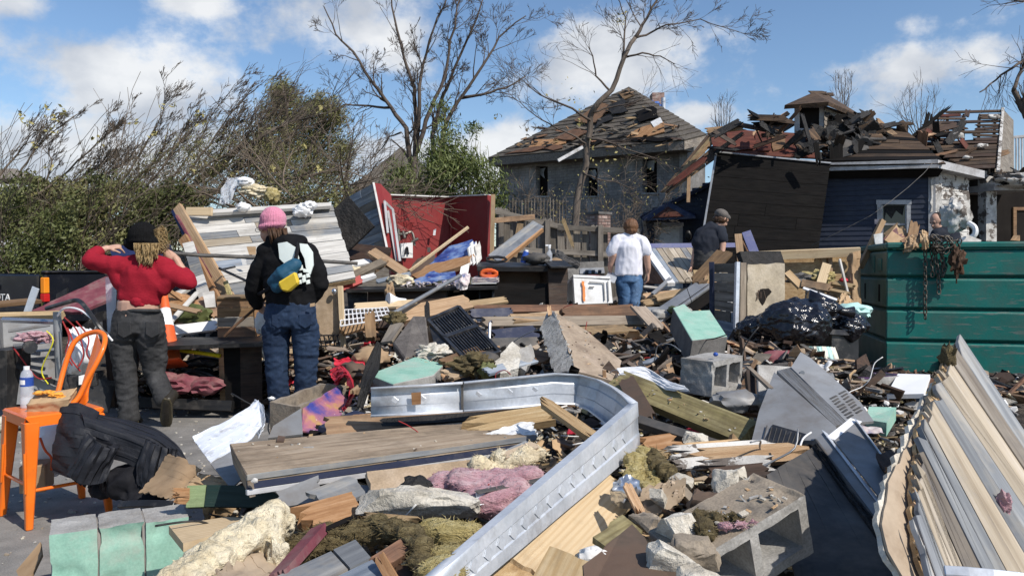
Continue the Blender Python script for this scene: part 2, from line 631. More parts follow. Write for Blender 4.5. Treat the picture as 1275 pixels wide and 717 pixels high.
mat('red_paint',[(.30,.03,.025),(.38,.05,.04)],4,vary=.1,rough=(.4,.6),dirt=(DIRT,.3,5))
mat('burgundy',[(.10,.025,.035),(.18,.05,.065),(.26,.12,.12)],5,vary=.05,dirt=((.22,.17,.15),.4,6))
mat('mint',[(.20,.38,.30),(.26,.45,.36),(.30,.48,.39)],8,vary=.06,rough=(.6,.9),dirt=((.40,.42,.36),.35,5),fine=(110,.10),bump=.5,bdist=.003,chip=((.20,.22,.18),.05,16))
mat('concrete',[(.24,.23,.21),(.33,.32,.30),(.40,.39,.37)],6,vary=.12,dirt=((.16,.14,.12),.4,4),fine=(140,.22),bump=.8,bdist=.004)
mat('concrete_dirty',[(.20,.16,.12),(.32,.265,.20),(.40,.34,.27)],6,vary=.05,dirt=((.03,.028,.026),.5,6),fine=(140,.22),bump=.9,chip=((.045,.042,.04),.22,7))
mat('concrete_dark',[(.10,.095,.09),(.17,.16,.15)],6,vary=.1,dirt=((.05,.045,.04),.4,4),fine=(140,.2),bump=.8)
mat('asphalt',[(.12,.115,.108),(.175,.168,.156),(.235,.225,.21)],4.5,vary=0,fine=(160,.35),dirt=((.30,.275,.245),.5,2.3),rough=(.8,.95),bump=.8,bdist=.006,chip=((.06,.057,.054),.10,3.1))
mat('soil',[(.026,.021,.017),(.055,.044,.034),(.12,.095,.072)],9,vary=0,fine=(60,.5),dirt=((.20,.17,.14),.2,12),bump=1,bdist=.03,rough=(.85,1))  # albedo lowered so the mound also carries the shadows among debris
mat('galv',[(.46,.49,.53),(.58,.61,.65),(.68,.70,.73)],7,vary=.05,metal=.35,rough=(.32,.5),dirt=((.20,.18,.16),.2,5),bump=.1,fine=(70,.07))
mat('steel_dull',[(.20,.21,.22),(.32,.33,.34),(.42,.43,.44)],4,vary=.1,metal=.6,rough=(.4,.65),dirt=((.13,.11,.09),.35,4),bump=.15)
mat('steel_dark',[(.035,.035,.035),(.06,.058,.056),(.095,.092,.088)],3,vary=.1,metal=.1,rough=(.5,.75),dirt=((.15,.13,.11),.5,4),bump=.15)
mat('sheet_grey',[(.20,.205,.21),(.29,.295,.30)],3,vary=.12,metal=.12,rough=(.4,.6),dirt=((.15,.13,.11),.5,4),bump=.1)
mat('enamel',[(.62,.66,.72),(.74,.76,.80)],3,vary=.04,rough=(.25,.5),dirt=((.20,.18,.16),.25,9),chip=((.06,.05,.05),.07,14))
mat('black_plastic',[(.012,.012,.013),(.022,.022,.024)],6,vary=.2,rough=(.25,.5),dirt=((.12,.11,.10),.3,9),bump=.15)
mat('bag_plastic',[(.006,.006,.008),(.012,.012,.016)],5,vary=.1,rough=(.12,.24),bump=.25,bdist=.02,spec=.6)
mat('black_cloth',[(.008,.008,.010),(.016,.016,.019)],12,vary=.05,rough=(.7,.9),bump=.4,bdist=.004,spec=.15)
mat('nylon_black',[(.009,.010,.014),(.016,.017,.022)],9,vary=.05,rough=(.55,.72),spec=.35,bump=.5,bdist=.006)
mat('black_wood',[(.010,.010,.011),(.022,.021,.020)],4,GR,vary=.2,rough=(.35,.6),dirt=((.10,.09,.08),.3,6),bump=.15)
mat('burnt',[(.004,.004,.004),(.007,.006,.0055),(.011,.009,.008)],2,(1,8,8),vary=.1,rough=(.6,.9),dirt=((.013,.011,.009),.35,1.5),bump=.4,spec=.12)
mat('tarpaper',[(.009,.009,.010),(.020,.019,.018),(.040,.036,.033)],2.2,spec=.25,vary=.1,rough=(.5,.85),bump=.8,bdist=.05)
mat('gypsum',[(.62,.60,.56),(.74,.72,.69)],7,vary=.06,dirt=((.34,.28,.22),.35,6),bump=.6,bdist=.006)
mat('gyp_paper',[(.36,.28,.20),(.46,.37,.27)],5,vary=.08,dirt=((.22,.16,.11),.4,5))
mat('plaster',[(.42,.38,.31),(.58,.54,.46),(.70,.67,.60)],7,vary=.08,dirt=((.28,.24,.18),.45,6),bump=1,bdist=.012,fine=(60,.15))
mat('foam_cream',[(.55,.45,.28),(.68,.59,.41),(.76,.69,.53)],8,vary=.05,dirt=((.34,.26,.16),.4,6),bump=1,bdist=.02,fine=(40,.2))
mat('fuzz',[(.42,.40,.36),(.58,.56,.52),(.68,.66,.62)],30,vary=.05,dirt=((.22,.20,.18),.5,9),bump=1,bdist=.015)
mat('fiber_yellow',[(.36,.28,.10),(.56,.46,.20),(.68,.59,.33)],12,(1,3,3),vary=.06,dirt=((.20,.15,.07),.35,6),bump=1,bdist=.02)
mat('fiber_brown',[(.10,.075,.035),(.22,.17,.08),(.36,.29,.15)],12,(1,5,5),vary=.1,dirt=((.07,.055,.035),.5,7),bump=1,bdist=.02)
mat('fiber_pink',[(.36,.15,.18),(.52,.26,.30),(.64,.42,.44)],10,(1,2,2),vary=.05,dirt=((.38,.22,.22),.3,6),bump=1,bdist=.02,sheen=.4)
mat('cardboard',[(.26,.17,.095),(.36,.25,.15)],4,(1,4,1),vary=.15,dirt=((.15,.10,.06),.3,4),bump=.2)
mat('kraft',[(.40,.27,.15),(.48,.34,.20)],5,vary=.05,bump=.3,dirt=((.30,.20,.11),.3,5))
mat('green_paint',[(.020,.075,.050),(.035,.10,.07)],5,GR,vary=.05,rough=(.3,.6),dirt=((.12,.13,.10),.25,5))
mat('green_dark',[(.008,.022,.018),(.016,.034,.028)],5,GR,vary=.05,rough=(.3,.6),chip=((.25,.27,.25),.04,12))
mat('green_pale',[(.16,.22,.10),(.22,.28,.14)],5,GR,vary=.05,rough=(.4,.7),dirt=(DIRT,.3,6))
mat('dumpster_green',[(.007,.108,.092),(.012,.150,.128)],1.2,vary=.05,rough=(.3,.5),dirt=((.05,.095,.082),.5,2.6),chip=((.10,.14,.125),.27,3.5,(1,9,9)),bump=.25,bdist=.012)
mat('dumpster_end',[(.045,.11,.085),(.07,.13,.105)],1.6,vary=.04,rough=(.4,.6),dirt=((.10,.12,.10),.4,3),bump=.12)  # paler, greyer green for the end face
mat('rust',[(.045,.028,.018),(.09,.05,.03),(.15,.085,.05)],9,vary=.1,metal=.3,rough=(.6,.85),bump=.6)
mat('chain_steel',[(.05,.045,.04),(.11,.10,.085),(.17,.155,.135)],16,vary=.1,metal=.6,rough=(.45,.7),dirt=((.12,.07,.04),.35,12))
mat('orange_paint',[(.72,.14,.012),(.80,.18,.018)],5,vary=.03,rough=(.22,.38),bump=.06,coat=.25,dirt=((.45,.12,.03),.15,8))
mat('cone_orange',[(.62,.09,.02),(.70,.13,.03)],6,vary=.04,rough=(.45,.6),dirt=((.25,.10,.06),.35,8))
mat('yellow_tape',[(.62,.56,.02),(.72,.66,.04)],6,vary=0,rough=(.3,.5))
mat('roof_grey',[(.065,.055,.045),(.105,.092,.075),(.15,.132,.108)],3,(2,6,6),vary=.08,fine=(25,.3),dirt=((.06,.05,.045),.4,1.2),bump=.6,bdist=.02)
mat('roof_burnt',[(.03,.02,.014),(.075,.048,.030),(.15,.095,.055)],1.5,(1,10,10),vary=.2,dirt=((.022,.018,.015),.5,1.2),bump=.6,bdist=.02)
mat('roof_red',[(.045,.014,.010),(.095,.026,.017),(.15,.055,.034)],1.5,(1,4,4),vary=.2,dirt=((.05,.028,.02),.5,1.5),bump=.4,bdist=.02)
mat('brick_white',[(.13,.125,.12),(.23,.225,.215),(.36,.35,.34)],1.1,vary=.03,dirt=((.10,.09,.085),.5,1.0),bump=.6,bdist=.02,fine=(14,.16))
mat('brick_red',[(.16,.10,.085),(.25,.16,.135),(.31,.23,.20)],6,vary=.35,dirt=((.32,.29,.26),.4,6))
mat('mortar',[(.26,.24,.22),(.34,.32,.29)],6,vary=0)
mat('siding_navy',[(.020,.026,.045),(.030,.038,.062)],2,(1,5,5),vary=.05,rough=(.5,.75),dirt=((.05,.055,.07),.35,1.5),chip=((.20,.19,.18),.03,6))
mat('glass_dark',[(.010,.012,.014),(.02,.022,.025)],2,vary=0,rough=(.05,.12),bump=0,spec=.8)
mat('shade_fill',[(.012,.010,.009),(.02,.017,.015)],2,vary=0,rough=(.9,1),bump=0,spec=.1)  # near-black colour standing in for shade inside openings and recesses
mat('bark',[(.075,.058,.046),(.13,.105,.085),(.19,.16,.135)],5,(1,1,.25),vary=.08,bump=.8,bdist=.02)
mat('bark_dark',[(.065,.050,.040),(.12,.094,.076)],5,vary=.08,bump=.5,bdist=.01)
mat('twig_brown',[(.10,.078,.058),(.165,.13,.098)],5,vary=.15,bump=0)
mat('leaf_olive',[(.085,.088,.030),(.155,.150,.060),(.215,.200,.090)],.9,vary=.05,rough=(.5,.7),bump=0,spec=.3,fine=(2.5,.35))
mat('leaf_dark',[(.052,.064,.020),(.105,.118,.040),(.165,.168,.068)],.9,vary=.05,rough=(.5,.7),bump=0,spec=.3,fine=(2.5,.4))
mat('leaf_bamboo',[(.060,.080,.022),(.100,.125,.034),(.145,.165,.055)],.9,vary=.05,rough=(.45,.65),bump=0,spec=.3,fine=(3,.35))
mat('leaf_dry',[(.22,.19,.07),(.36,.32,.13)],3,vary=.2,rough=(.6,.8),bump=0)
mat('skin',[(.42,.25,.18),(.50,.31,.23)],9,vary=.05,rough=(.45,.6),bump=.15,bdist=.001)
mat('hair_blond',[(.22,.14,.06),(.38,.26,.12),(.50,.37,.20)],9,(6,6,1),vary=0,rough=(.35,.55),bump=1,bdist=.01)
mat('hair_brown',[(.045,.024,.013),(.09,.048,.026)],14,(5,5,1),vary=.1,rough=(.35,.55),bump=.8,bdist=.006)
mat('hair_dark',[(.014,.009,.006),(.03,.019,.013)],14,(5,5,1),vary=0,rough=(.45,.65),bump=.8,bdist=.006)
mat('hair_auburn',[(.10,.048,.022),(.18,.09,.045)],14,(5,5,1),vary=.05,rough=(.35,.55),bump=.8,bdist=.006)
mat('knit_red',[(.25,.010,.022),(.31,.014,.028)],40,(1,1,2.5),vary=0,rough=(.8,.95),bump=.7,bdist=.004,spec=.15)
mat('knit_black',[(.006,.006,.006),(.011,.011,.012)],40,(2.5,2.5,1),vary=0,rough=(.8,.95),bump=.8,bdist=.006,spec=.1)
mat('knit_pink',[(.58,.20,.30),(.66,.26,.37)],40,(2.5,2.5,1),vary=0,rough=(.8,.95),bump=.8,bdist=.006,sheen=.2)
mat('denim_black',[(.020,.020,.021),(.034,.034,.035),(.055,.055,.056)],7,(1,1,.5),vary=0,rough=(.75,.9),bump=.4,fine=(90,.2))
mat('denim_navy',[(.008,.016,.038),(.014,.029,.062),(.030,.052,.098)],5,(1,1,.5),vary=0,rough=(.75,.9),bump=.4,fine=(90,.2))
mat('denim_blue',[(.035,.085,.18),(.06,.13,.25),(.12,.20,.33)],6,(1,1,.5),vary=0,rough=(.75,.9),bump=.4,fine=(90,.2))
mat('tee_white',[(.64,.64,.70),(.70,.70,.76)],6,vary=0,rough=(.8,.95),bump=.3,bdist=.006)
mat('tee_dark',[(.012,.015,.024),(.018,.022,.033)],6,vary=0,rough=(.8,.95),bump=.3,bdist=.006)
mat('hoodie_black',[(.006,.006,.007),(.010,.010,.011)],9,vary=0,rough=(.8,.95),bump=.5,bdist=.006,spec=.12)
mat('print_white',[(.66,.72,.68),(.74,.80,.76)],6,vary=0,rough=(.7,.9),bump=.1)
mat('bag_teal',[(.010,.055,.10),(.016,.075,.13)],8,vary=0,rough=(.5,.7),bump=.3)
mat('bag_yellow',[(.62,.42,.03),(.70,.50,.05)],8,vary=0,rough=(.5,.7),bump=.2)
mat('leather_boot',[(.02,.018,.014),(.04,.034,.026)],8,vary=0,rough=(.2,.4),bump=.3)
mat('sole',[(.05,.042,.025),(.09,.075,.045)],18,vary=0,rough=(.3,.5),bump=.5)
mat('truck_paint',[(.006,.008,.013),(.010,.012,.018)],2,vary=0,rough=(.08,.2),bump=0,coat=.6,dirt=((.05,.05,.05),.2,4))
mat('chrome',[(.5,.52,.55),(.65,.67,.7)],3,vary=0,metal=.9,rough=(.15,.35),bump=0)
mat('lamp_red',[(.45,.015,.015),(.55,.02,.02)],4,vary=0,rough=(.12,.2),bump=0)
mat('lamp_amber',[(.75,.22,.015),(.80,.27,.02)],4,vary=0,rough=(.12,.2),bump=0)
mat('poly_clear',[(.66,.70,.76),(.78,.81,.86)],5,vary=0,rough=(.15,.3),alpha=.34,bump=.6,bdist=.01)
mat('water_plastic',[(.74,.78,.84),(.80,.84,.88)],5,vary=0,rough=(.05,.12),alpha=.38,bump=.1)
mat('blue_print',[(.012,.025,.11),(.03,.05,.22),(.14,.22,.42),(.30,.33,.42)],6,vary=.05,rough=(.25,.5),bump=.05,chip=((.40,.22,.10),.14,7))
mat('blue_navy',[(.010,.014,.05),(.02,.026,.085)],6,vary=.1,rough=(.3,.6))
mat('blue_bright',[(.02,.06,.28),(.035,.09,.36)],6,vary=0,rough=(.2,.4))
mat('glitter_art',[(.05,.06,.26),(.22,.10,.20),(.38,.15,.17),(.42,.25,.10)],5.5,vary=0,rough=(.3,.5),chip=((.75,.72,.75),.10,38,(1,1,1)),bump=.1,lo=.36,hi=.64)
mat('net_red',[(.42,.015,.03),(.56,.04,.06)],9,vary=.2,rough=(.4,.6),chip=((.72,.5,.5),.12,9),bump=.3)
mat('purple_paint',[(.055,.022,.075),(.085,.035,.11)],6,vary=.05,rough=(.5,.8),dirt=(DIRT,.4,5))
mat('cloth_stripe',[(.62,.60,.50),(.70,.67,.57)],9,vary=0,bump=.3)
mat('cloth_teal',[(.36,.58,.54),(.44,.64,.60)],9,vary=0,bump=.3)
mat('paper',[(.70,.69,.66),(.78,.77,.75)],5,vary=.05,dirt=((.5,.46,.4),.3,8),bump=.1)
mat('magazine',[(.05,.09,.22),(.5,.42,.4),(.72,.70,.68)],14,vary=.2,rough=(.25,.45),bump=0)
mat('carpet',[(.085,.075,.068),(.14,.125,.115)],22,vary=.05,rough=(.9,1),dirt=((.20,.18,.16),.3,6),bump=.8)
mat('brown_sheet',[(.075,.048,.034),(.125,.082,.058),(.17,.12,.088)],4,vary=.05,dirt=((.05,.04,.03),.5,4),bump=.4,rough=(.6,.85))
mat('spray_orange',[(.70,.22,.06),(.75,.28,.09)],6,vary=0,bump=0)
mat('wire_red',[(.22,.02,.02),(.30,.03,.03)],6,vary=.1,bump=0)
mat('pipe',[(.16,.14,.12),(.30,.27,.23)],8,vary=0,metal=.6,rough=(.35,.6))
mat('pot_black',[(.02,.02,.022),(.04,.04,.042)],6,vary=0,rough=(.3,.5))
mat('tarp_blue',[(.02,.09,.32),(.05,.14,.42)],5,vary=0,rough=(.3,.5),bump=.4)
mat('food_orange',[(.72,.26,.03),(.78,.38,.07)],12,vary=.1,bump=.5)
def brick_courses(name,rot):
 0
 m=MAT[name]
 t=m.node_tree
 b=[n for n in t.nodes if n.type=='BSDF_PRINCIPLED'][0]
 src=b.inputs['Base Color'].links[0].from_socket
 co=[n for n in t.nodes if n.type=='TEX_COORD'][0]
 vr=t.nodes.new('ShaderNodeVectorRotate')
 vr.rotation_type='EULER_XYZ'
 vr.inputs['Rotation'].default_value=rot
 t.links.new(co.outputs['Object'],vr.inputs['Vector'])
 k=t.nodes.new('ShaderNodeTexBrick')
 k.inputs['Scale'].default_value=1
 k.inputs['Brick Width'].default_value,k.inputs['Row Height'].default_value,k.inputs['Mortar Size'].default_value=.30,.11,.012
 k.inputs['Color1'].default_value,k.inputs['Color2'].default_value,k.inputs['Mortar'].default_value=(.95,.93,.91,1),(1.12,1.11,1.09,1),(.80,.78,.76,1)
 t.links.new(vr.outputs[0],k.inputs['Vector'])
 x=t.nodes.new('ShaderNodeMix')
 x.data_type,x.blend_type='RGBA','MULTIPLY'
 x.inputs[0].default_value=1
 t.links.new(src,x.inputs[6])
 t.links.new(k.outputs[0],x.inputs[7])
 t.links.new(x.outputs[2],b.inputs['Base Color'])
brick_courses('brick_white',(math.pi/2,0,0))
def Pz(px,py,z):
 0
 d=P(px,py,1.0)-Vector((0,0,CAMH))
 return Vector((0,0,CAMH))+d*((z-CAMH)/d.z)
def rock(label,c,rx,ry,rz,m,seed,name='rubble_lump',cat='lump',rough=.05,pts=15,parent=None,x=None,cuts=3,**kw):
 0
 import bmesh
 rr=random.Random(seed)
 bm=bmesh.new()
 for _ in range(pts):
  v=Vector((rr.gauss(0,1),rr.gauss(0,1),rr.gauss(0,1))).normalized()
  v=Vector([max(-.78,min(.78,q))/.78 for q in v])
  bm.verts.new((v.x*rx,v.y*ry,v.z*rz))
 r_=bmesh.ops.convex_hull(bm,input=bm.verts)
 bmesh.ops.delete(bm,geom=[g for g in r_['geom_interior']if isinstance(g,bmesh.types.BMVert)],context='VERTS')
 bmesh.ops.triangulate(bm,faces=bm.faces)
 bmesh.ops.subdivide_edges(bm,edges=bm.edges,cuts=cuts,use_grid_fill=True)
 o=Vector((seed*1.7,seed*3.1,0))
 k=(rx*ry*rz)**(1/3)
 c=V(c)
 M=frame(c,x if x is not None else(1,0,0),(0,0,1))
 mb=MB()
 bm.verts.ensure_lookup_table()
 bm.normal_update()
 vs=[]
 for v in bm.verts:
  q=v.co/k
  d=noise.noise(q*2.2+o)*1.2+noise.noise(q*5+o)*.8+noise.noise(q*11+o)*.4
  vs.append(M@(v.co+v.normal*d*rough*k))
 mb.add(vs,[tuple(l.index for l in f.verts)for f in bm.faces])
 bm.free()
 return build(name,mb,m,parent,M=M,label=label,cat=None if parent else cat,smooth=32,**kw)
mb=MB()
mb.add([(-900,-60,0),(900,-60,0),(900,1600,0),(-900,1600,0)],[(0,1,2,3)])
build('ground',mb,'asphalt',M=Matrix.Identity(4),kind='structure')
mb=MB()
gx=[-9+0.075*i for i in range(240)]
gy=[1.6*1.0135**j for j in range(186)]
mb.add([(x,y,H(x,y)-0.025)for y in gy for x in gx],[(j*240+i,j*240+i+1,j*240+i+241,j*240+i+240)for j in range(185)for i in range(239)])
build('rubble_mound',mb,'soil',M=Matrix.Identity(4),smooth=180,kind='structure')
mb=MB()
mb.add([(-60,13.5,0.012),(60,13.5,0.012),(60,60,0.012),(-60,60,0.012)],[(0,1,2,3)])
build('yard_soil',mb,'soil',M=Matrix.Identity(4),kind='structure')
def pick(mats):
 return mats if isinstance(mats,str)else random.choice(mats)
def slats(parent,q,n,mats,t=0.018,gap=0.004,name='plank',joints=1,off=0.0,jit=0.0,skip=0.0,endjit=0.0,bev=0.0,widths=None,raised=0.0):
 0
 a,b,c,d=[V(p)for p in q]
 nrm=newell([a,b,c,d])
 if nrm.dot(Vector((0,0,CAMH))-(a+c)/2)<0:
  nrm=-nrm
 cuts=[0.0]
 for i in range(n):
  cuts.append(cuts[-1]+(widths[i%len(widths)]if widths else 1.0))
 cuts=[x/cuts[-1]for x in cuts]
 for i in range(n):
  f0,f1=cuts[i],cuts[i+1]
  w=((d-a).length+(c-b).length)/2
  g=gap/max(w,1e-6)/2
  f0,f1=f0+g,f1-g
  js=sorted(random.uniform(0.12,0.88)for _ in range(random.randint(0,joints)if joints else 0))
  xs=[0.0-random.random()*endjit]+js+[1.0+random.random()*endjit]
  for k in range(len(xs)-1):
   if random.random()<skip:
    continue
   u0,u1=xs[k],xs[k+1]
   if k:
    u0+=gap/max((b-a).length,1e-6)
   pt=lambda u,v:(a.lerp(b,u)).lerp(d.lerp(c,u),v)
   o=nrm*(off+random.uniform(-jit,jit)+random.random()*raised)
   pts=[pt(u0,f0)+o,pt(u1,f0)+o,pt(u1,f1)+o,pt(u0,f1)+o]
   M=frame(sum(pts,Vector())/4,pts[1]-pts[0],nrm)
   m2=MB()
   m2.prism(pts,-nrm*t)
   build(name,m2,pick(mats),parent,M=M,bevel=bev)
def rect_part(name,plane,x0,x1,y0,y1,off,t,m,parent):
 0
 pts=[plane(x0,y0,off),plane(x1,y0,off),plane(x1,y1,off),plane(x0,y1,off)]
 m2=MB()
 m2.prism(pts,-plane.n*t)
 return build(name,m2,m,parent,M=frame(sum(pts,Vector())/4,pts[1]-pts[0],plane.n))
def vwall(px0,Y0,px1,Y1):
 a,b=P(px0,HORIZON,Y0),P(px1,HORIZON,Y1)
 p=Plane(a,b,a+Vector((0,0,1)))
 return p
def clap(name,plane,outline,step,m,parent,holes=()):
 0
 w=[plane(x,y)for x,y in outline]
 u=(w[1]-w[0])
 u.z=0
 if len(outline)>2:
  u=plane.n.cross(Vector((0,0,1))).normalized()
 o=w[0]
 uv=[((p-o).dot(u),p.z)for p in w]
 hs=[]
 for(x0,x1,y0,y1)in holes:
  A,B=plane(x0,y0),plane(x1,y1)
  ua,ub=sorted(((A-o).dot(u),(B-o).dot(u)))
  hs.append((ua,ub,min(A.z,B.z),max(A.z,B.z)))
 zmin,zmax=min(p[1]for p in uv),max(p[1]for p in uv)
 m2=MB()
 z=zmin
 while z<zmax:
  zm=z+step/2
  xs=[]
  for i in range(len(uv)):
   (xa,za),(xb,zb)=uv[i],uv[(i+1)%len(uv)]
   if(za<=zm<zb)or(zb<=zm<za):
    xs.append(xa+(xb-xa)*(zm-za)/(zb-za))
  xs.sort()
  for k in range(0,len(xs)-1,2):
   segs=[(xs[k],xs[k+1])]
   for(ha,hb,h0,h1)in hs:
    if h0<zm<h1:
     ns=[]
     for(s0,s1)in segs:
      if hb<=s0 or ha>=s1:
       ns.append((s0,s1))
      else:
       if s0<ha:
        ns.append((s0,ha))
       if s1>hb:
        ns.append((hb,s1))
     segs=ns
   for(s0,s1)in segs:
    q=lambda s,zz,d:Vector((o.x+u.x*s+plane.n.x*d,o.y+u.y*s+plane.n.y*d,zz))
    m2.add([q(s0,z,.018),q(s1,z,.018),q(s1,z+step,.002),q(s0,z+step,.002),q(s0,z,-.02),q(s1,z,-.02)],[(0,1,2,3),(0,4,5,1)])
  z+=step
 return build(name,m2,m,parent,kind='stuff')
FW=vwall(1163,18.5,800,21.6)
RW=vwall(1163,18.5,1207,18.95)
hs=empty('blue_house',FW(1000,360),'storm-wrecked dark blue clapboard house with its roof torn open behind the green dumpster','house')
clap('siding',FW,[(1163,206),(1163,412),(797,402),(799,268),(888,224),(893,206)],0.125,'siding_navy',hs,holes=[(1094,1130,252,300),(816,848,278,380)])
b0,b1=FW(1163,206,-0.12),FW(800,206,-0.12)
back=-FW.n*6.5
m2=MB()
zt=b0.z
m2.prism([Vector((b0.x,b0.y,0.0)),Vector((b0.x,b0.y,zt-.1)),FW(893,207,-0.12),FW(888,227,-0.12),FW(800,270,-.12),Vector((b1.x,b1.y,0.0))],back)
build('inner_wall',m2,'shade_fill',hs)
clap('peeled_siding',RW,[(1163,212),(1163,412),(1206,408),(1206,214)],0.11,'peeled',hs)
m2=MB()
for(px,w,z0)in((1166,.30,2.0),(1178,.26,1.0),(1190,.3,1.4),(1201,.22,1.8),(1172,.25,.6),(1196,.25,.5),(1184,.2,2.2)):
 a=RW(px,285,.03)
 pts=[a+Vector((-w/2,0,z0-1.6)),a+Vector((w/2,.03,z0-1.5)),a+Vector((w*.4,.03,z0-.7)),a+Vector((0,.0,z0-.62)),a+Vector((-w*.5,0,z0-.85))]
 m2.prism(rag(pts,.05,.12,px),-RW.n*.02)
build('hanging_siding',m2,'peeled',hs)
rect_part('corner_board',FW,1156,1165,213,412,.035,.05,'trim_white',hs)
rect_part('frieze_board',FW,1030,1156,209,219,.03,.045,'trim_white',hs)
ea,eb,ec=FW(1022,213,.36),FW(1167,209,.40),RW(1226,222,.3)
m2=MB()
m2.prism([ea,eb,eb+Vector((0,0,.2)),ea+Vector((0,0,.2))],-FW.n*.6)
build('eave_fascia',m2,'trim_white',hs)
m2=MB()
m2.prism([eb+Vector((.01,-.005,0)),ec,ec+Vector((0,0,.18)),eb+Vector((.01,-.005,.19))],-RW.n*.7)
build('eave_fascia',m2,'trim_white',hs)
ra,rb,rc,rd=FW(1018,206,.42),FW(1178,203,.42),P(1128,162,20.6),P(1086,154,21.2)
slats(hs,(ra,rb,rc,rd),11,['roof_burnt','roof_burnt','burnt'],.03,.02,'deck_board',2,skip=.04,jit=.012)
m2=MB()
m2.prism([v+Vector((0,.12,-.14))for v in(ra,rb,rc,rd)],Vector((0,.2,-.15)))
build('roof_underlay',m2,'shade_fill',hs)
rp=Plane((1176,141,21.6),(1248,137,21.4),(1243,209,19.0))
rows=17
for i in range(rows):
 f=i/(rows-1)
 y=140+68*f
 xl=1176-40*math.sin(min(1,f/.5)*math.pi/2)if f<.5 else 1136+62*(f-.5)/.5
 xr=1249-6*f
 for(s0,s1)in(((0,1),)if i in(0,3,6)or i>8 else((0,random.uniform(.35,.6)),(random.uniform(.62,.7),1))):
  A,B=rp(xl+(xr-xl)*s0,y-2*s0+random.uniform(-1,1)),rp(xl+(xr-xl)*s1,y-2*s1+random.uniform(-1,1))
  board(None,A,B,random.uniform(.11,.17),.03,pick(['roof_burnt','roof_red','wood_dark','roof_burnt']),n=rp.n,name='roof_lath',parent=hs,r=(.1,.1))
for k in range(5):
 x=1160+k*20
 board(None,rp(x,142,-.06),rp(x+4-k*2,210,-.06),.05,.14,'burnt',n=rp.n,name='rafter',parent=hs)
sheet(None,[rp(1150,178,-.3),rp(1243,172,-.3),rp(1240,215,-.3),rp(1180,212,-.3)],.05,'shade_fill','attic_shade',parent=hs)  # dark sheet added behind the lower lath in place of attic shade
board(None,rp(1249,134,.05),rp(1243,212,.05),.07,.05,'peeled',n=rp.n,name='barge_board',parent=hs)
board(None,P(1135,172,20.5),P(1183,132,20.6),.10,.05,'burnt',n=(0,-1,0),name='rafter',parent=hs,r=(0,.3))
board(None,P(1143,166,20.3),P(1178,149,20.6),.08,.05,'wood_dark',n=(0,-1,0),name='rafter',parent=hs,r=(0,.2))
for(x,y,s)in((1190,169,1),(1238,146,.8),(1222,182,.7),(1204,196,.5)):
 lump(None,rp(x,y,.08),.24*s,.06,.09*s,'peeled',int(x),'torn_flashing',amp=.5,sub=2,parent=hs)
sheet(None,[P(1250,137,21.3),P(1262,150,22.5),P(1262,222,22.0),P(1243,214,19.3)],.08,'barn_brown','gable_end',parent=hs)
PWL=vwall(1205,20.2,1290,20.9)
rect_part('porch_back_wall',PWL,1203,1300,214,402,0,.1,'shade_fill',hs)  # coloured near-black to carry the shade of the porch recess
RPL=vwall(1226,19.2,1290,19.6)
rect_part('porch_post',RPL,1228,1241,216,405,0,.25,'peeled',hs)
rect_part('porch_header',RPL,1206,1229,213,222,-.02,.2,'trim_white',hs)
rect_part('porch_roof_edge',RPL,1238,1300,229,237,.25,1.2,'trim_white',hs)
rect_part('door_frame',PWL,1262,1266,258,402,.05,.08,'wood_brown',hs)
rect_part('door_frame',PWL,1266,1290,258,262,.045,.08,'wood_brown',hs)
for k in range(14):
 a=RPL(random.uniform(1240,1275),random.uniform(216,229),random.uniform(-.3,.5))
 d=Vector((random.gauss(0,1),random.gauss(0,.4),random.gauss(0,.3))).normalized()*random.uniform(.15,.4)
 board(None,a-d,a+d,random.uniform(.08,.3),.03,pick(['tarpaper','roof_burnt','peeled','burnt']),n=(random.gauss(0,.4),-.6,.7),name='roof_scrap',parent=hs,r=(.1,.1))
lump(None,RPL(1268,226,.3),.4,.3,.12,'peeled',78,'roof_scrap',amp=.6,sub=3,ridged=True,parent=hs)
win=rect_part('window',FW,1096,1129,254,300,-.10,.02,'glass_dark',hs)
for(x0,x1,y0,y1,o)in((1092,1097,254,301,.045),(1129,1134,254,301,.045),(1091,1135,249,254.5,.05),(1090,1136,301,305,.07)):
 rect_part('frame',FW,x0,x1,y0,y1,o,.09,'trim_white',win)
rect_part('sash_rail',FW,1097,1129,278,280.5,.0,.06,'trim_white',win)
rect_part('sash_rail',FW,1097,1099,254.5,301,.005,.06,'trim_white',win)
rect_part('sash_rail',FW,1127,1129,254.5,301,.005,.06,'trim_white',win)
sheet(None,[FW(1100,256,-.03),FW(1126,256,-.03),FW(1124,268,-.03),FW(1116,262,-.03),FW(1110,272,-.03),FW(1103,264,-.03),FW(1101,276,-.03)],.006,'tarpaper','broken_pane',parent=win)
board(None,FW(1104,299,.05),FW(1126,282,.02),.35,.03,'cardboard',n=FW.n,name='curtain_scrap',parent=win,r=(.1,.2))
dr=rect_part('door',FW,819,846,282,380,-.03,.05,'white_paint',hs)
for(x0,x1,y0,y1)in((815,819,281,380),(846,850,281,380),(814,851,277,281.5)):
 rect_part('frame',FW,x0,x1,y0,y1,.05,.11,'trim_white',dr)
hd=MB()
A,B,T=FW(800,275,1.0),FW(866,272,1.0),FW(832,254,.55)
A2,B2,T2=FW(800,272,.0),FW(866,268,.0),FW(832,252,-.0)
hd.prism([A,B,T],Vector((0,0,.06)))
hd.prism([A,T,A2],Vector((0,0,.05)))
hd.prism([B,T,B2],Vector((0,0,.05)))
build('door_hood',hd,'navy_paint',hs)
sheet(None,[FW(812,271,1.03),FW(852,269,1.03),FW(832,257,.75)],.02,'roof_red','hood_gable',parent=hs)
board(None,FW(802,275,.9),FW(806,300,.1),.08,.06,'trim_white',n=(0,-1,0),name='hood_bracket',parent=hs)
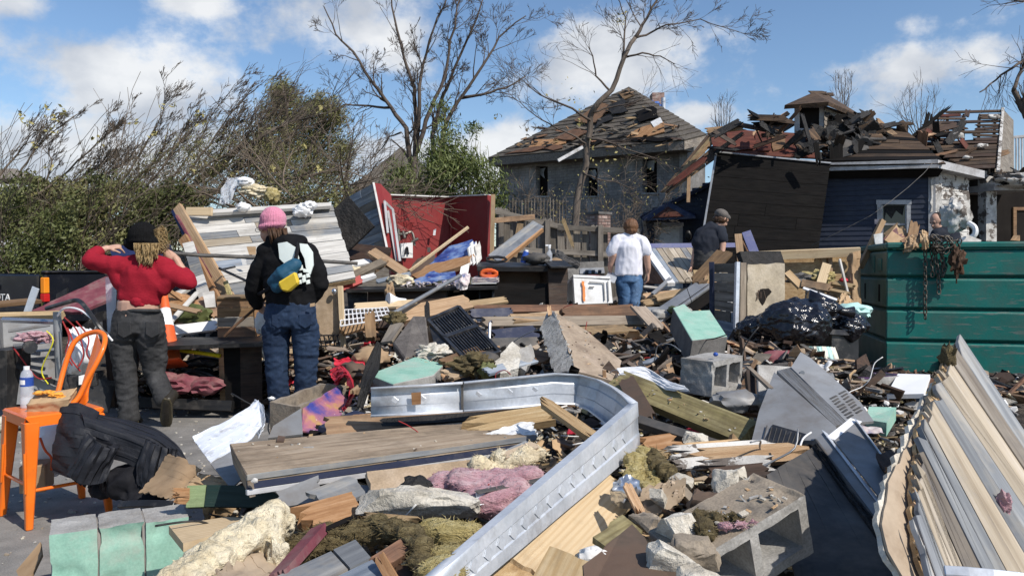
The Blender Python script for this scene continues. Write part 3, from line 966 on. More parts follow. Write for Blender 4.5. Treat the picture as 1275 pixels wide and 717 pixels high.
lump(None,FW(857,293,.1),.09,.09,.16,'pot_black',5,'wall_lamp',sub=2,parent=hs)
board(None,FW(797,269,.1),FW(890,224,.1),.12,.10,'navy_paint',n=(0,-.3,1),name='rake_board',parent=hs)
bp=Plane(FW(893,190,1.0),FW(1033,203,.5),FW(1014,318,1.2))
bw=empty('burnt_wall_panel',bp(945,388),'huge charred black wall section leaning against the blue house','wall section')
slats(bw,(bp(893,190),bp(1034,203),bp(1008,390),bp(860,388)),13,['burnt','burnt','burnt'],.03,.008,'board',2,jit=.006)
sheet(None,[bp(893,190,-.05),bp(1034,203,-.05),bp(1008,390,-.05),bp(860,388,-.05)],.06,'burnt','backing',parent=bw)
board(None,bp(892,189,.03),bp(859,388,.03),.05,.06,'steel_dull',n=bp.n,name='edge_strip',parent=bw)
board(None,bp(893,189,.04),bp(1035,203,.04),.04,.05,'steel_dull',n=bp.n,name='edge_strip',parent=bw)
rs=empty('torn_roof',FW(900,215,1.2),'torn rust-red roof section drooping over the burnt wall','roof section')
q1=Plane(FW(890,160,-.4),FW(1014,167,-.8),FW(893,192,.9))
slats(rs,(q1(886,160),q1(1014,167),q1(1021,197),q1(891,191)),1,['roof_red'],.04,.0,'sheathing',0)
for(x0,x1,m)in((887,903,'roof_red'),(904,938,'roof_red'),(960,975,'wood_brown'),(941,958,'roof_red'),(990,1004,'tarpaper')):
 dy=random.uniform(-3,3)
 sheet(None,[q1(x0,162+dy,.04),q1(x1,163,.05),q1(x1+1,186+dy,.06),q1(x0+3,188,.03)],.02,m,'torn_sheet',parent=rs,torn=.06,step=.25,seed=x0)
q2=Plane(FW(888,160,-.2),FW(893,194,.8),FW(819,236,1.6))
slats(rs,(q2(884,162),q2(822,238),q2(834,238),q2(894,196)),6,['roof_red','wood_brown','roof_burnt','pine_dirty'],.03,.02,'sheathing',1,endjit=.05,jit=.03)
board(None,FW(831,233,1.8),FW(880,195,1.3),.22,.03,'roof_red',n=(-.4,-.6,.6),name='torn_sheet',parent=rs,r=(.3,.2))
board(None,FW(858,213,1.5),FW(857,252,1.5),.09,.04,'pine_dirty',n=(0,-1,0),name='hanging_stud',parent=rs)
board(None,FW(1016,176,1),FW(1020,205,1),.12,.05,'burnt',n=(0,-1,0),name='hanging_stud',parent=rs,r=(.1,.2))
board(None,FW(1004,186,.6),FW(1022,176,.5),.34,.03,'tarpaper',n=(-.3,-.8,.4),name='shingle_scrap',parent=rs,r=(.1,.15))
board(None,P(937,168,20.6),P(982,140,21.2),.12,.05,'pine_dirty',n=(0,-1,.4),name='rafter',parent=rs)
board(None,P(952,168,20.8),P(984,149,21.4),.6,.05,'roof_burnt',n=(-.3,-.6,.8),name='roof_slab',parent=rs,r=(.2,.1))
for k in range(46):
 x,y=random.choice(((random.uniform(895,1015),random.uniform(158,192)),(random.uniform(1085,1180),random.uniform(152,196)),(random.uniform(1140,1245),random.uniform(140,205)),(random.uniform(940,985),random.uniform(145,168))))
 a=P(x,y,random.uniform(18.9,19.6))if x<1020 else P(x,y,19.6+(200-y)*.02)
 d=Vector((random.gauss(0,1),random.gauss(0,.3),random.gauss(0,.45))).normalized()*random.uniform(.15,.55)
 board(None,a-d,a+d,random.uniform(.06,.26),.03,pick(['roof_burnt','roof_red','wood_dark','tarpaper','burnt','wood_brown','pine_dirty']),n=(random.uniform(-.5,.5),-.7,.6),name='roof_scrap',parent=rs,r=(.12,.12))
DW=vwall(988,20.9,1026,20.5)
dm=rect_part('dormer',DW,989,1026,131,175,-.06,1.6,'tarpaper',hs)
rect_part('dormer_window',DW,996,1020,134,163,.0,.05,'shade_fill',dm)
for(x0,x1,y0,y1,o)in((989,995.5,131,168,.05),(1020,1026,131,164,.05),(989,1026,130,134,.06),(995,1021,160,163,.045)):
 rect_part('frame',DW,x0,x1,y0,y1,o,.1,'trim_white',dm)
DS=vwall(1026,20.5,1062,21.9)
clap('cheek',DS,[(1026,130),(1026,168),(1064,168),(1062,146)],.13,'barn_brown',dm)
m2=MB()
e1,e2,e3,ap,ap2=DW(977,131,.45),DW(1032,127,.45),P(1078,147,22.4),P(1013,115,21.6),P(1032,119,22.4)
m2.prism([e1,e2,ap],Vector((0,.05,-.10)))
m2.prism([e2,e3,ap2,ap],Vector((0,.05,-.10)))
build('dormer_roof',m2,'roof_burnt',dm)
for k in range(5):
 f=random.random()
 p=ap.lerp(ap2,f)if k<7 else e1.lerp(ap,f)
 board(None,p+Vector((-.3,0,.03)),p+Vector((.2,.05,.04)),.2,.02,'roof_burnt',n=(-.2,-.6,.7),name='loose_shingle',parent=dm,r=(.1,.1))
rf=empty('roofing_heap',P(1055,195,20),'crumpled black roofing heaped beside the dormer','roofing')
for k in range(75):
 x=random.uniform(1016,1090)
 lo_=138+abs(x-1062)*.35
 y=random.uniform(lo_,196-max(0,x-1050)*.5)
 c=P(x,y,19.5+(196-y)*.022+random.uniform(-.1,.1))
 d=Vector((random.gauss(.4,.8),random.gauss(0,.3),random.gauss(.1,.5))).normalized()*random.uniform(.12,.42)
 board(None,c-d,c+d,random.uniform(.12,.5),random.uniform(.02,.06),pick(['tarpaper','tarpaper','burnt','steel_dark','roof_burnt']),n=(random.gauss(-.1,.5),-.7,random.gauss(.5,.4)),name='crumpled_felt',parent=rf,r=(.10,.12))
for(x0,y0,x1,y1)in((1082,160,1120,170),(1096,158,1122,152),(1070,146,1085,138),(1100,166,1130,178)):
 board(None,P(x0,y0,20.2),P(x1,y1,20.4),.14,.05,pick(['burnt','tarpaper']),n=(0,-1,.5),name='scorched_scrap',parent=rf,r=(.2,.2))
lump(None,P(1123,160,20.6),.16,.15,.2,'roof_burnt',9,'scorched_scrap',amp=.4,sub=2,parent=rf)
rl=empty('balcony_railing',P(1264,222,24),'white picket balcony railing beyond the roof lath at the picture edge','railing')
for k in range(7):
 x=1255+k*3.6
 board(None,P(x,172,24),P(x,214,24),.035,.035,'trim_white',n=(0,-1,0),name='baluster',parent=rl,bev=0)
board(None,P(1252,172,24),P(1282,169,24),.08,.08,'trim_white',n=(0,-1,0),name='rail',parent=rl)
board(None,P(1252,214,24),P(1282,214,24),.08,.08,'trim_white',n=(0,-1,0),name='rail',parent=rl)
m2=MB()
pts=[P(1010,306,17.5),P(1050,286,17.3),P(1085,268,17.2),P(1110,250,17.4),P(1130,234,17.6),P(1150,216,17.9),P(1162,202,18.0)]
m2.tube(pts,.007,5)
build('power_cable',m2,'concrete_dark',label='thin drooping cable hanging from the blue house eave',cat='cable',smooth=180)
BW=vwall(856,27.2,622,33.0)
BS=vwall(856,27.2,876,28.6)
bh=empty('brick_house',BW(740,320),'white painted brick house with stripped hip roof behind the bare leaning tree','house')
WIN=[(667,682,207,244),(728,744,209,244),(800,818,198,240)]
def holed_wall(name,plane,x0,x1,top0,top1,ybot,holes,m,parent,t=.3):
 0
 m3=MB()
 tp=lambda x:top0+(top1-top0)*(x-x0)/(x1-x0)
 xs=[x0]
 for h in holes:
  xs+=[h[0],h[1]]
 xs.append(x1)
 for i in range(len(xs)-1):
  a,b2=xs[i],xs[i+1]
  def pr(ya,yb,yc,yd):
   m3.prism([plane(a,ya),plane(b2,yb),plane(b2,yc),plane(a,yd)],-plane.n*t)
  if i%2==0:
   pr(tp(a),tp(b2),ybot,ybot)
  else:
   h=holes[i//2]
   pr(tp(a),tp(b2),h[2],h[2])
   pr(h[3],h[3],ybot,ybot)
 return build(name,m3,m,parent)
holed_wall('brick_wall',BW,622,856,193,176,384,WIN,'brick_white',bh)
rect_part('brick_wall',BS,856,878,172,384,0,.3,'brick_white',bh)
for h in WIN:
 w_=rect_part('window',BW,h[0]-1,h[1]+1,h[2]-1,h[3]+1,-.34,.03,'shade_fill',bh)
 rect_part('sill',BW,h[0]-1.5,h[1]+1.5,h[3],h[3]+2,.05,.25,'concrete',w_)
 rect_part('sash',BW,h[0]+.3,h[0]+2,h[2],h[3],-.12,.06,'trim_white' if h[0]>790 else 'wood_dark',w_)
 sheet(None,[BW(h[0]+3,h[2]+4,-.25),BW(h[1]-3,h[2]+2,-.25),BW(h[1]-4,h[2]+15,-.25),BW(h[0]+6,h[2]+11,-.25)],.02,'steel_dull','torn_blind',parent=w_,torn=.1,step=.2,seed=h[0])
eL,eR,eS,ap=BW(608,197,.6),BW(852,175,.75),BS(880,168,.6),P(783,108,32.5)
for nm,tri in(('roof_slope',[eL,eR,ap]),('roof_slope',[eR,eS,ap])):
 a,b_,c_=tri
 nn=(b_-a).cross(c_-a).normalized()
 if nn.z<0:
  nn=-nn
 m2=MB()
 m2.prism(tri,-nn*.12)
 build(nm,m2,'roof_grey',bh,M=frame(a,b_-a,nn))
 K=16
 for k in range(K):
  f0,f1=k/K,(k+.94)/K
  l0,r0_=a.lerp(c_,f0),b_.lerp(c_,f0)
  l1,r1_=a.lerp(c_,f1),b_.lerp(c_,f1)
  if f0>.9:
   continue
  m2=MB()
  nseg=1
  m2.prism([l0+nn*.035,r0_+nn*.035,r1_+nn*.008,l1+nn*.008],-nn*.03)
  build('shingle_course',m2,'roof_grey',bh,M=frame(l0,r0_-l0,nn))
nn=(eR-eL).cross(ap-eL).normalized()
nn=-nn if nn.z<0 else nn
rp3=Plane(eL,eR,ap)
for(pts,m,sd_)in(([(655,187),(662,175),(690,173),(708,168),(704,178),(684,183)],'wood_orange',1),([(780,171),(800,158),(822,148),(827,164),(806,170)],'wood_orange',2),([(628,192),(655,189),(700,184),(700,181),(660,183)],'wood_brown',3),([(770,116),(783,110),(790,118),(776,124)],'wood_brown',4),([(755,172),(778,174),(812,170),(836,170),(838,173),(760,178)],'burnt',5),([(715,150),(748,128),(762,132),(742,152)],'wood_brown',10),([(790,140),(812,132),(820,146),(796,152)],'burnt',11),([(690,172),(720,158),(735,163),(712,174)],'wood_brown',12),([(756,132),(776,122),(782,138),(762,142)],'tarpaper',13),([(706,180),(735,172),(752,174),(740,181)],'burnt',6),([(810,152),(822,146),(825,152),(814,158)],'white_paint',8),([(738,150),(760,143),(764,148),(742,158)],'tarpaper',9)):
 sheet(None,[rp3(x,y,.07+.02*sd_/4)for x,y in pts],.04,m,'bared_decking',parent=bh,torn=.12,step=.35,seed=sd_)
for k in range(95):
 f_=random.random()
 x=random.uniform(640,850)if k<60 else 782+random.uniform(-1,1)*75*f_
 y=random.uniform(158,183)if k<60 else 112+55*f_
 a=rp3(x,y,.1)
 d=Vector((random.uniform(-1,1),random.uniform(-.3,.3),random.uniform(-.25,.25)))
 board(None,a-d*.32,a+d*.32,random.uniform(.08,.2),.02,pick(['roof_grey','wood_brown','wood_dark','pine_dirty','tarpaper']),n=nn,name='roof_scrap',parent=bh,r=(.15,.15))
m2=MB()
m2.prism([eL+Vector((0,0,-.02)),eR+Vector((0,0,-.02)),eR+Vector((0,0,-.32)),eL+Vector((0,0,-.32))],-BW.n*.7)
build('eave',m2,'barn_brown',bh)
m2=MB()
m2.prism([eR+Vector((.01,0,-.03)),eS+Vector((0,0,-.03)),eS+Vector((0,0,-.3)),eR+Vector((.01,0,-.31))],-BS.n*.6)
build('eave',m2,'barn_brown',bh)
ch=MB()
ch.bx(*(lambda p:(p.x-.25,p.x+.25,p.y-.3,p.y+.3,p.z-1.5,p.z+.35))(P(818,128,32)))
build('chimney',ch,'brick_red',bh)
m2=MB()
m2.tube([P(826,150,31),P(826,122,31)],.09,8)
build('vent_pipe',m2,'galv',bh,smooth=60)
lump(None,P(812,131,31),.30,.2,.16,'tarp_blue',4,'tarp_scrap',amp=.5,sub=3,parent=bh)
board(None,P(695,200,24),P(726,183,24.5),.10,.05,'trim_white',n=(0,-1,0),name='gutter',parent=bh)
ifn=empty('iron_fence',P(680,290,24),'dark picket railing with dry vines in front of the brick house','railing')
for k in range(19):
 x=634+k*3.9
 m2=MB()
 m2.tube([P(x,248+random.uniform(-2,2),24),P(x,330,24)],.022,4)
 build('picket',m2,'fence_wood' if k%3 else 'steel_dark',ifn)
for y in(251,276):
 board(None,P(630,y,24),P(708,y,24),.05,.05,'steel_dark',n=(0,-1,0),name='rail',parent=ifn)
gh=empty('grey_roof_house',P(480,290,42),'distant house with a plain grey gable roof behind the bamboo','house')
m2=MB()
m2.prism([P(438,232,40),P(500,183,43),P(560,232,40)],Vector((0,.3,-.3)))
build('roof',m2,'roof_grey',gh)
m2=MB()
m2.prism([P(440,370,40.5),P(440,233,40.5),P(560,233,40.5),P(560,370,40.5)],Vector((0,4,0)))
build('wall',m2,'barn_brown',gh)
m2=MB()
m2.tube([P(433,232,38),P(433,200,38)],.06,6)
build('vent_pipe',m2,'trim_white',gh)
wh=empty('white_far_house',P(15,290,48),'far white house glimpsed beyond the toppled branches at the left edge','house')
m2=MB()
m2.prism([P(-40,362,48),P(-40,224,48),P(38,222,48),P(38,362,48)],Vector((0,5,0)))
build('wall',m2,'white_paint',wh)
m2=MB()
m2.prism([P(-45,224,47.8),P(42,222,47.8),P(20,210,50),P(-40,210,50)],Vector((0,.2,-.3)))
build('roof',m2,'barn_brown',wh)
for x in(4,16,28):
 m2=MB()
 m2.prism([P(x,232,47.9),P(x+6,232,47.9),P(x+6,244,47.9),P(x,244,47.9)],Vector((0,.05,0)))
 build('window',m2,'glass_dark',wh)
fn=empty('wooden_fence',P(700,330,15.2),'broken grey wooden yard fence of upright boards beyond the debris','fence')
for k in range(20):
 x=620+k*9.0
 if k in(4,17):
  continue
 top=259+(x-620)*.25 if x<700 else 283
 top+=random.uniform(-3,5)
 tl=random.uniform(-3,3)*(2 if k in(8,13)else 1)
 board(None,P(x+tl,top,15+random.uniform(-.05,.05)),Vector((P(x,345,15).x,15,0.02)),.135,.022,'fence_wood',n=(0,-1,0),name='fence_board',parent=fn,r=(.05,0))
board(None,P(612,262,14.9),P(706,284,14.9),.10,.05,'fence_wood',n=(0,-1,0),name='rail',parent=fn)
board(None,P(694,283,14.9),P(796,288,14.9),.10,.05,'fence_wood',n=(0,-1,0),name='rail',parent=fn)
board(None,P(615,310,14.9),P(796,318,14.9),.10,.05,'fence_wood',n=(0,-1,0),name='rail',parent=fn)
for x in(624,682,748,790):
 board(None,P(x,268+(x-620)*.1,14.85),Vector((P(x,345,14.85).x,14.85,0.02)),.10,.09,'fence_wood',n=(0,-1,0),name='post',parent=fn)
board(None,P(648,278,14.6),P(640,320,14.6),.12,.03,'pine_dirty',n=(0,-1,0),name='loose_slat',parent=fn)
board(None,P(700,270,14.7),P(714,308,14.6),.07,.02,'pine_dirty',n=(0,-1,0),name='loose_slat',parent=fn,r=(.1,.1))
board(None,P(612,275,14.5),P(666,270,14.6),.10,.04,'pine_dirty',n=(0,-1,0),name='loose_slat',parent=fn)
pc=P(750,340,16.5)
cpil=empty('brick_pillar',(pc.x,pc.y,0),'square red brick pillar standing behind the wooden fence','pillar')
ang=R(38)
Mp=Matrix.Translation((pc.x-.05,pc.y+.3,0))@Matrix.Rotation(ang,4,'Z')
zt=P(750,264,16.5).z
m2=MB()
m2.box(Mp,.34,.34,zt-.03,0,0,(zt-.03)/2)
build('core',m2,'mortar',cpil)
z=.0
row=0
bm_=None
while z<zt-.06:
 for face in range(4):
  Mf=Mp@Matrix.Rotation(face*math.pi/2,4,'Z')
  xs=[(-.09,.17),(.09,.17)]if row%2==0 else[(-.135,.08),(0,.165),(.135,.08)]
  if z>.9 and face in(0,3):
   for(cx,w)in xs:
    m2=MB()
    m2.box(Mf,w,.02,.056,cx,-.18,z+.03)
    build('brick',m2,'brick_red',cpil)
 z+=.068
 row+=1
m2=MB()
m2.box(Mp,.42,.42,.05,0,0,zt-.01)
build('cap',m2,'concrete_dark',cpil)
def grow(mb,p,d,L,r,depth,up=0.1,wind=Vector((0,0,0)),kids=(3,5),spread=0.75,seg=4,jit=0.16,minr=0.004):
 pts,rr=[p.copy()],[r]
 d=d.normalized()
 for i in range(seg):
  d=(d+Vector((random.gauss(0,jit),random.gauss(0,jit),random.gauss(0,jit)+up*.3))+wind*.3).normalized()
  p=p+d*(L/seg)
  pts.append(p.copy())
  rr.append(max(minr,r*(1-.62*(i+1)/seg)))
 mb.tube(pts,rr,6 if r>.06 else(4 if r>.02 else 3),cap=False)
 if depth<=0:
  return pts
 for k in range(random.randint(*kids)):
  f=random.uniform(.22,.98)*seg
  i=min(seg-1,int(f))
  q=pts[i].lerp(pts[i+1],f-i)
  dd=(pts[i+1]-pts[i]).normalized()
  ax=dd.orthogonal()
  ax.rotate(Quaternion(dd,random.uniform(0,2*math.pi)))
  nd=dd.copy()
  nd.rotate(Quaternion(ax,random.uniform(.4,1.0)*spread))
  grow(mb,q,nd,L*random.uniform(.42,.68),max(minr,rr[i]*.52),depth-1,up,wind,kids,spread,max(3,seg-1),jit,minr)
 return pts
def limb(mb,pix,Y,r0,r1,depth,kl,up=.1,wind=Vector((0,0,0)),yj=.4,n=7,kids=7,spread=.8,minr=.0034,kk=(2,4)):
 0
 ctrl=[]
 for i,q in enumerate(pix):
  ctrl.append(P(q[0],q[1],Y+(q[2]if len(q)>2 else 0)+(random.uniform(-yj,yj)if i else 0)))
  if i==0 and q[1]>=300:
   ctrl[0].z=0
 pts=[]
 for i in range(len(ctrl)-1):
  for k in range(3):
   f=k/3
   a=ctrl[i].lerp(ctrl[i+1],f)
   if k:
    a+=Vector((random.gauss(0,1),random.gauss(0,1),random.gauss(0,1)))*(ctrl[i+1]-ctrl[i]).length*.02
   pts.append(a)
 pts.append(ctrl[-1])
 m=len(pts)
 rr=[r0+(r1-r0)*(i/(m-1))**.8 for i in range(m)]
 mb.tube(pts,rr,n,cap=True)
 if depth>0:
  for k in range(kids):
   f=random.uniform(.2,1)*(m-1)
   i=min(m-2,int(f))
   q=pts[i].lerp(pts[i+1],f-i)
   dd=(pts[i+1]-pts[i]).normalized()
   ax=dd.orthogonal()
   ax.rotate(Quaternion(dd,random.uniform(0,2*math.pi)))
   nd=dd.copy()
   nd.rotate(Quaternion(ax,random.uniform(.35,.95)*spread))
   grow(mb,q,nd,kl*random.uniform(.6,1.2),max(minr,rr[i]*.45),depth-1,up,wind,kk,spread,4,.14,minr)
 return pts
def leaf_cloud(name,blobs,n,size,m,parent=None,direction=None,aspect=.5,clump=.25,label=None,cat=None,kind=None,seed=0,group=None,fill=.0):
 0
 rg=np.random.default_rng(seed+11)
 C=[]
 wts=np.array([b[2]for b in blobs],float)
 wts/=wts.sum()
 for(c,r,w),f in zip(blobs,wts):
  k=int(n*f)
  nc=max(4,int(k/45))
  u=rg.normal(size=(nc,3))
  u/=np.linalg.norm(u,axis=1)[:,None]
  rad=rg.uniform(fill,1,nc)**.45
  cc=np.array(c)[None]+u*rad[:,None]*np.array(r)[None]
  idx=rg.integers(0,nc,k)
  sp=np.array([min(r)*clump]*3)
  C.append(cc[idx]+rg.normal(size=(k,3))*sp)
 C=np.concatenate(C)
 C=C[C[:,2]>.03]
 N_=len(C)
 if direction is None:
  a=rg.normal(size=(N_,3))
 else:
  a=np.array(direction)[None]+rg.normal(size=(N_,3))*.45
 a/=np.linalg.norm(a,axis=1)[:,None]
 b=np.cross(a,rg.normal(size=(N_,3)))
 b/=np.linalg.norm(b,axis=1)[:,None]+1e-9
 s=size*rg.uniform(.55,1.35,N_)[:,None]
 a=a*s
 b=b*s*aspect*.5
 v=np.stack([C-a*.5,C+b,C+a*.5,C-b],1).reshape(-1,3)
 org=C.mean(0)
 org[2]=C[:,2].min()
 v-=org
 me=bpy.data.meshes.new(name)
 me.vertices.add(len(v))
 me.vertices.foreach_set('co',v.ravel().astype(np.float32))
 me.loops.add(N_*4)
 me.loops.foreach_set('vertex_index',np.arange(N_*4,dtype=np.int32))
 me.polygons.add(N_)
 me.polygons.foreach_set('loop_start',np.arange(0,N_*4,4,dtype=np.int32))
 me.materials.append(MAT[m])
 me.update(calc_edges=True)
 me.validate()
 o=bpy.data.objects.new(name,me)
 put(o,Matrix.Translation(Vector(org)),parent)
 return tag(o,label,cat,group,kind)
def tree(name,base,label,cat='tree',group=None):
 return empty(name,base,label,cat,group)
t1=tree('bare_tree',P(525,300,26),'tall leafless many-stemmed tree rising behind the red wall')
mb=MB()
limb(mb,[(516,320),(516,250),(514,212),(506,160),(487,134),(462,101),(440,65),(418,43),(403,8)],26,.13,.018,5,1.05,.25,kids=12,minr=.0052)
limb(mb,[(515,300),(516,205),(518,156),(516,109),(503,72),(491,22),(487,-20)],26,.12,.02,5,1.05,.25,kids=12,minr=.0052)
limb(mb,[(518,180),(522,110),(527,80),(540,36),(558,-8)],26,.08,.02,5,1.0,.25,kids=10,minr=.0052)
limb(mb,[(519,190),(530,150),(549,109),(559,65),(567,22),(574,-12)],25.6,.09,.02,5,1.0,.25,kids=10,minr=.0052)
limb(mb,[(545,320),(546,203),(556,152),(570,127),(601,82),(621,47),(655,20)],26,.11,.018,5,1.05,.25,kids=12,minr=.0052)
limb(mb,[(540,300),(538,170),(552,118),(565,87),(588,36),(604,-10)],26.4,.10,.02,5,1.0,.25,kids=10,minr=.0052)
limb(mb,[(575,122),(600,118),(630,110),(655,95)],26,.06,.02,4,1.0,.15,kids=8,minr=.0052)
limb(mb,[(487,134),(460,132),(430,130),(405,140)],26,.05,.015,4,1.0,.1,kids=7,minr=.0052)
limb(mb,[(500,165),(485,170),(470,190),(462,200)],26,.035,.012,2,1.0,-.1,kids=4)
build('branches',mb,'bark_dark',t1,smooth=180)
t2=tree('leaning_bare_tree',P(717,330,19),'slender leaning bare tree with grey trunk in front of the brick house')
mb=MB()
tp=limb(mb,[(716,340),(716,280),(721,235),(730,203),(735,145),(745,128),(762,112),(777,72),(791,47)],19,.105,.05,0,0,yj=.12,n=10)
build('trunk',mb,'bark',t2,smooth=180)
mb=MB()
limb(mb,[(791,47),(806,22),(826,-12)],19,.05,.022,4,1.0,.15,kids=8,minr=.0048)
limb(mb,[(775,76),(777,54),(779,22),(766,-6)],19,.035,.010,4,.85,.15,kids=8,minr=.0048)
limb(mb,[(789,48),(812,40),(830,31),(872,24),(920,40)],19,.032,.008,4,.75,.05,kids=11,minr=.0048)
limb(mb,[(731,180),(712,168),(690,158),(668,145),(652,132),(640,122)],19,.028,.007,4,.75,.1,kids=10,minr=.0048)
limb(mb,[(735,150),(700,130),(672,118),(655,105)],19,.035,.010,3,1.1,.1,kids=9)
limb(mb,[(731,172),(752,175),(780,186),(815,197)],19,.035,.010,2,.9,0,kids=8)
limb(mb,[(738,140),(760,134),(790,128),(806,120)],19,.03,.010,2,1.0,.1,kids=7)
limb(mb,[(760,114),(742,95),(738,70),(732,58)],19,.03,.01,3,.9,.1,kids=7)
limb(mb,[(777,72),(800,66),(822,70),(840,80)],19,.03,.01,2,.9,0,kids=7)
limb(mb,[(726,215),(742,222),(765,226),(790,236)],19,.025,.008,2,.8,0,kids=7)
build('branches',mb,'bark_dark',t2,smooth=180)
leaf_cloud('scraps',[(P(775,24,19),(.2,.2,.2),2),(P(768,26,19),(.25,.2,.1),2),(P(723,156,19),(.12,.1,.2),2),(P(620,146,19),(.1,.1,.1),1),(P(700,132,19),(.9,.4,.6),3),(P(760,210,19),(.9,.4,.8),5)],120,.09,'leaf_dry',t2,clump=.5,kind='stuff')
t3=tree('toppled_tree',P(160,300,14.5),'toppled leafless tree with branches swept up to the right on the left side')
wd=Vector((.75,0,.42))
mb=MB()
limb(mb,[(130,285),(180,268),(235,246),(272,238),(300,205),(326,170),(356,152)],14,.11,.016,3,.5,.3,wd,kids=15,minr=.0028)
limb(mb,[(150,275),(230,240),(262,215),(290,193),(330,165),(365,150),(402,142)],14.3,.07,.012,3,.5,.3,wd,kids=13,minr=.0028)
build('trunk',mb,'bark',t3,smooth=180)
mb=MB()
LIMBS=[[(47,252),(72,218),(98,178),(112,152),(141,120)],[(14,255),(22,203),(33,170),(54,138),(76,117)],[(-10,225),(11,181),(18,156),(32,140)],[(145,240),(160,196),(167,160),(174,123),(172,92)],[(200,250),(218,203),(232,163),(236,123),(252,78)],[(225,225),(239,181),(254,138),(272,94),(288,74)],[(261,215),(283,174),(294,138),(300,100)],[(283,203),(308,163),(316,127)],[(163,225),(189,189),(210,156),(218,123)],[(60,235),(56,190),(38,168)],[(120,250),(125,215),(150,190),(160,165)],[(180,240),(200,190),(206,150),(212,118)],[(240,230),(262,190),(270,150),(290,110)],[(100,250),(108,215),(124,180),(120,160)],[(300,200),(335,172),(350,140),(362,120)],[(75,250),(88,225),(112,205),(130,175)],[(210,245),(245,205),(285,165),(310,125),(318,100)],[(150,260),(176,215),(190,170),(186,135)],[(255,225),(300,185),(340,160),(380,130)]]
for i,L_ in enumerate(LIMBS):
 L_=[(x+max(0,250-y)*.28-8,250-(250-y)*.84)for x,y in L_]
 limb(mb,L_,13.6+(i%5)*.35,.026,.005,4,.42,.3,wd,yj=.3,kids=13,n=5,minr=.0034)
build('branches',mb,'twig_brown',t3,smooth=180)
ev_=[(P(x,y,14.2+random.uniform(-.4,.6)),(.42,.4,.34),w_)for x,y,w_ in((150,222,1),(185,208,1),(215,212,1.2),(240,190,1),(262,205,1.3),(285,180,1.1),(300,205,1.3),(312,165,.8),(205,235,1),(265,235,1),(330,190,1),(110,235,.7))]
leaf_cloud('needles',ev_,9500,.085,'leaf_olive',t3,direction=(.5,0,.62),aspect=.16,clump=.5,seed=60,kind='stuff')
bits=[(P(random.uniform(20,400),random.uniform(130,250),13.3),(.05,.05,.04),1)for _ in range(34)]
leaf_cloud('scraps',bits,34*9,.085,'leaf_dry',t3,clump=.9,seed=4,kind='stuff')
BUSH=[(-20,285,12.4,1.0,.9,.8,'leaf_dark'),(55,295,12.0,.8,.8,.75,'leaf_dark'),(110,285,12.6,.8,.8,.70,'leaf_olive'),(165,275,13.0,.8,.8,.65,'leaf_dark'),(215,268,13.6,.75,.8,.50,'leaf_dark'),(20,262,14,.9,.8,.45,'leaf_olive'),(85,260,14.2,.9,.8,.5,'leaf_olive')]
bl=['low dark green bush at the left edge behind the pickup bed','dense dark bush directly behind the pickup tail light','olive bush above the pickup cab','dark bush behind the woman in the black hat','small dark bush beside the leaning studs','loose olive shrub under the toppled branches by the far white house','loose olive shrub under the middle of the toppled branches']
for i,(x,y,Y,rx,ry,rz,m)in enumerate(BUSH):
 c=P(x,y,Y)
 b_=empty('bush',(c.x,c.y,0),bl[i],'bush')
 blobs=[(c+Vector((random.uniform(-.4,.4)*rx,random.uniform(-.3,.3),random.uniform(-.9,.5)*rz)),(rx*.55,ry*.55,rz*.5),1)for _ in range(8)]+[(c+Vector((random.uniform(-.8,.9)*rx,random.uniform(-.3,.3),random.uniform(.5,1.05)*rz)),(rx*.3,ry*.3,rz*.34),.35)for _ in range(6)]
 blobs.append((Vector((c.x,c.y,c.z*.45)),(rx,ry*.8,c.z*.45),2.2))
 leaf_cloud('foliage',blobs,8500,.072,m,b_,direction=(.4,0,.5),aspect=.42,clump=.30,seed=i)
 m2=MB()
 for k in range(7):
  grow(m2,Vector((c.x+random.uniform(-.3,.3),c.y,0)),Vector((random.uniform(-.6,.8),random.uniform(-.4,.4),1)),c.z+rz*.9,.018,2,.1,wd*.5,(3,5))
 build('stems',m2,'twig_brown',b_,smooth=180)
c=P(370,190,17)
t4=tree('windswept_evergreen',(c.x,c.y,0),'olive evergreen tree bent by the wind above the brush pile')
mb=MB()
limb(mb,[(330,330),(345,250),(355,190),(358,130),(350,102)],17,.09,.015,2,1.0,.3,wd,kids=14)
limb(mb,[(345,320),(365,250),(385,190),(402,150),(412,122)],17,.08,.015,2,1.0,.3,wd,kids=14)
limb(mb,[(360,320),(385,260),(410,210),(425,190)],17,.06,.012,2,1.0,.2,wd,kids=12)
build('trunk',mb,'bark_dark',t4,smooth=180)
blobs=[]
for(x,y,rx,rz,w)in((350,112,.20,.26,.9),(360,124,.24,.22,.9),(340,142,.26,.36,1.0),(362,145,.26,.32,1.2),(385,138,.24,.2,.9),(403,132,.28,.2,1.1),(414,146,.26,.22,1.0),(398,160,.36,.3,1.4),(372,175,.5,.4,1.8),(336,176,.4,.42,1.4),(318,196,.4,.36,1.1),(345,205,.5,.4,1.5),(398,195,.5,.4,1.7),(424,185,.26,.24,.8),(420,214,.36,.3,.9),(375,222,.7,.35,1.5),(330,228,.6,.35,1.2)):
 blobs.append((P(x,y,17+random.uniform(-.4,.4)),(rx,rx,rz),w))
leaf_cloud('foliage',blobs,28000,.11,'leaf_olive',t4,direction=(.75,0,.5),aspect=.16,clump=.5,seed=20)
bp_=empty('brush_pile',P(370,262,12.6),'tangled pile of broken brown brush behind the fallen plank wall','brush pile')
mb=MB()
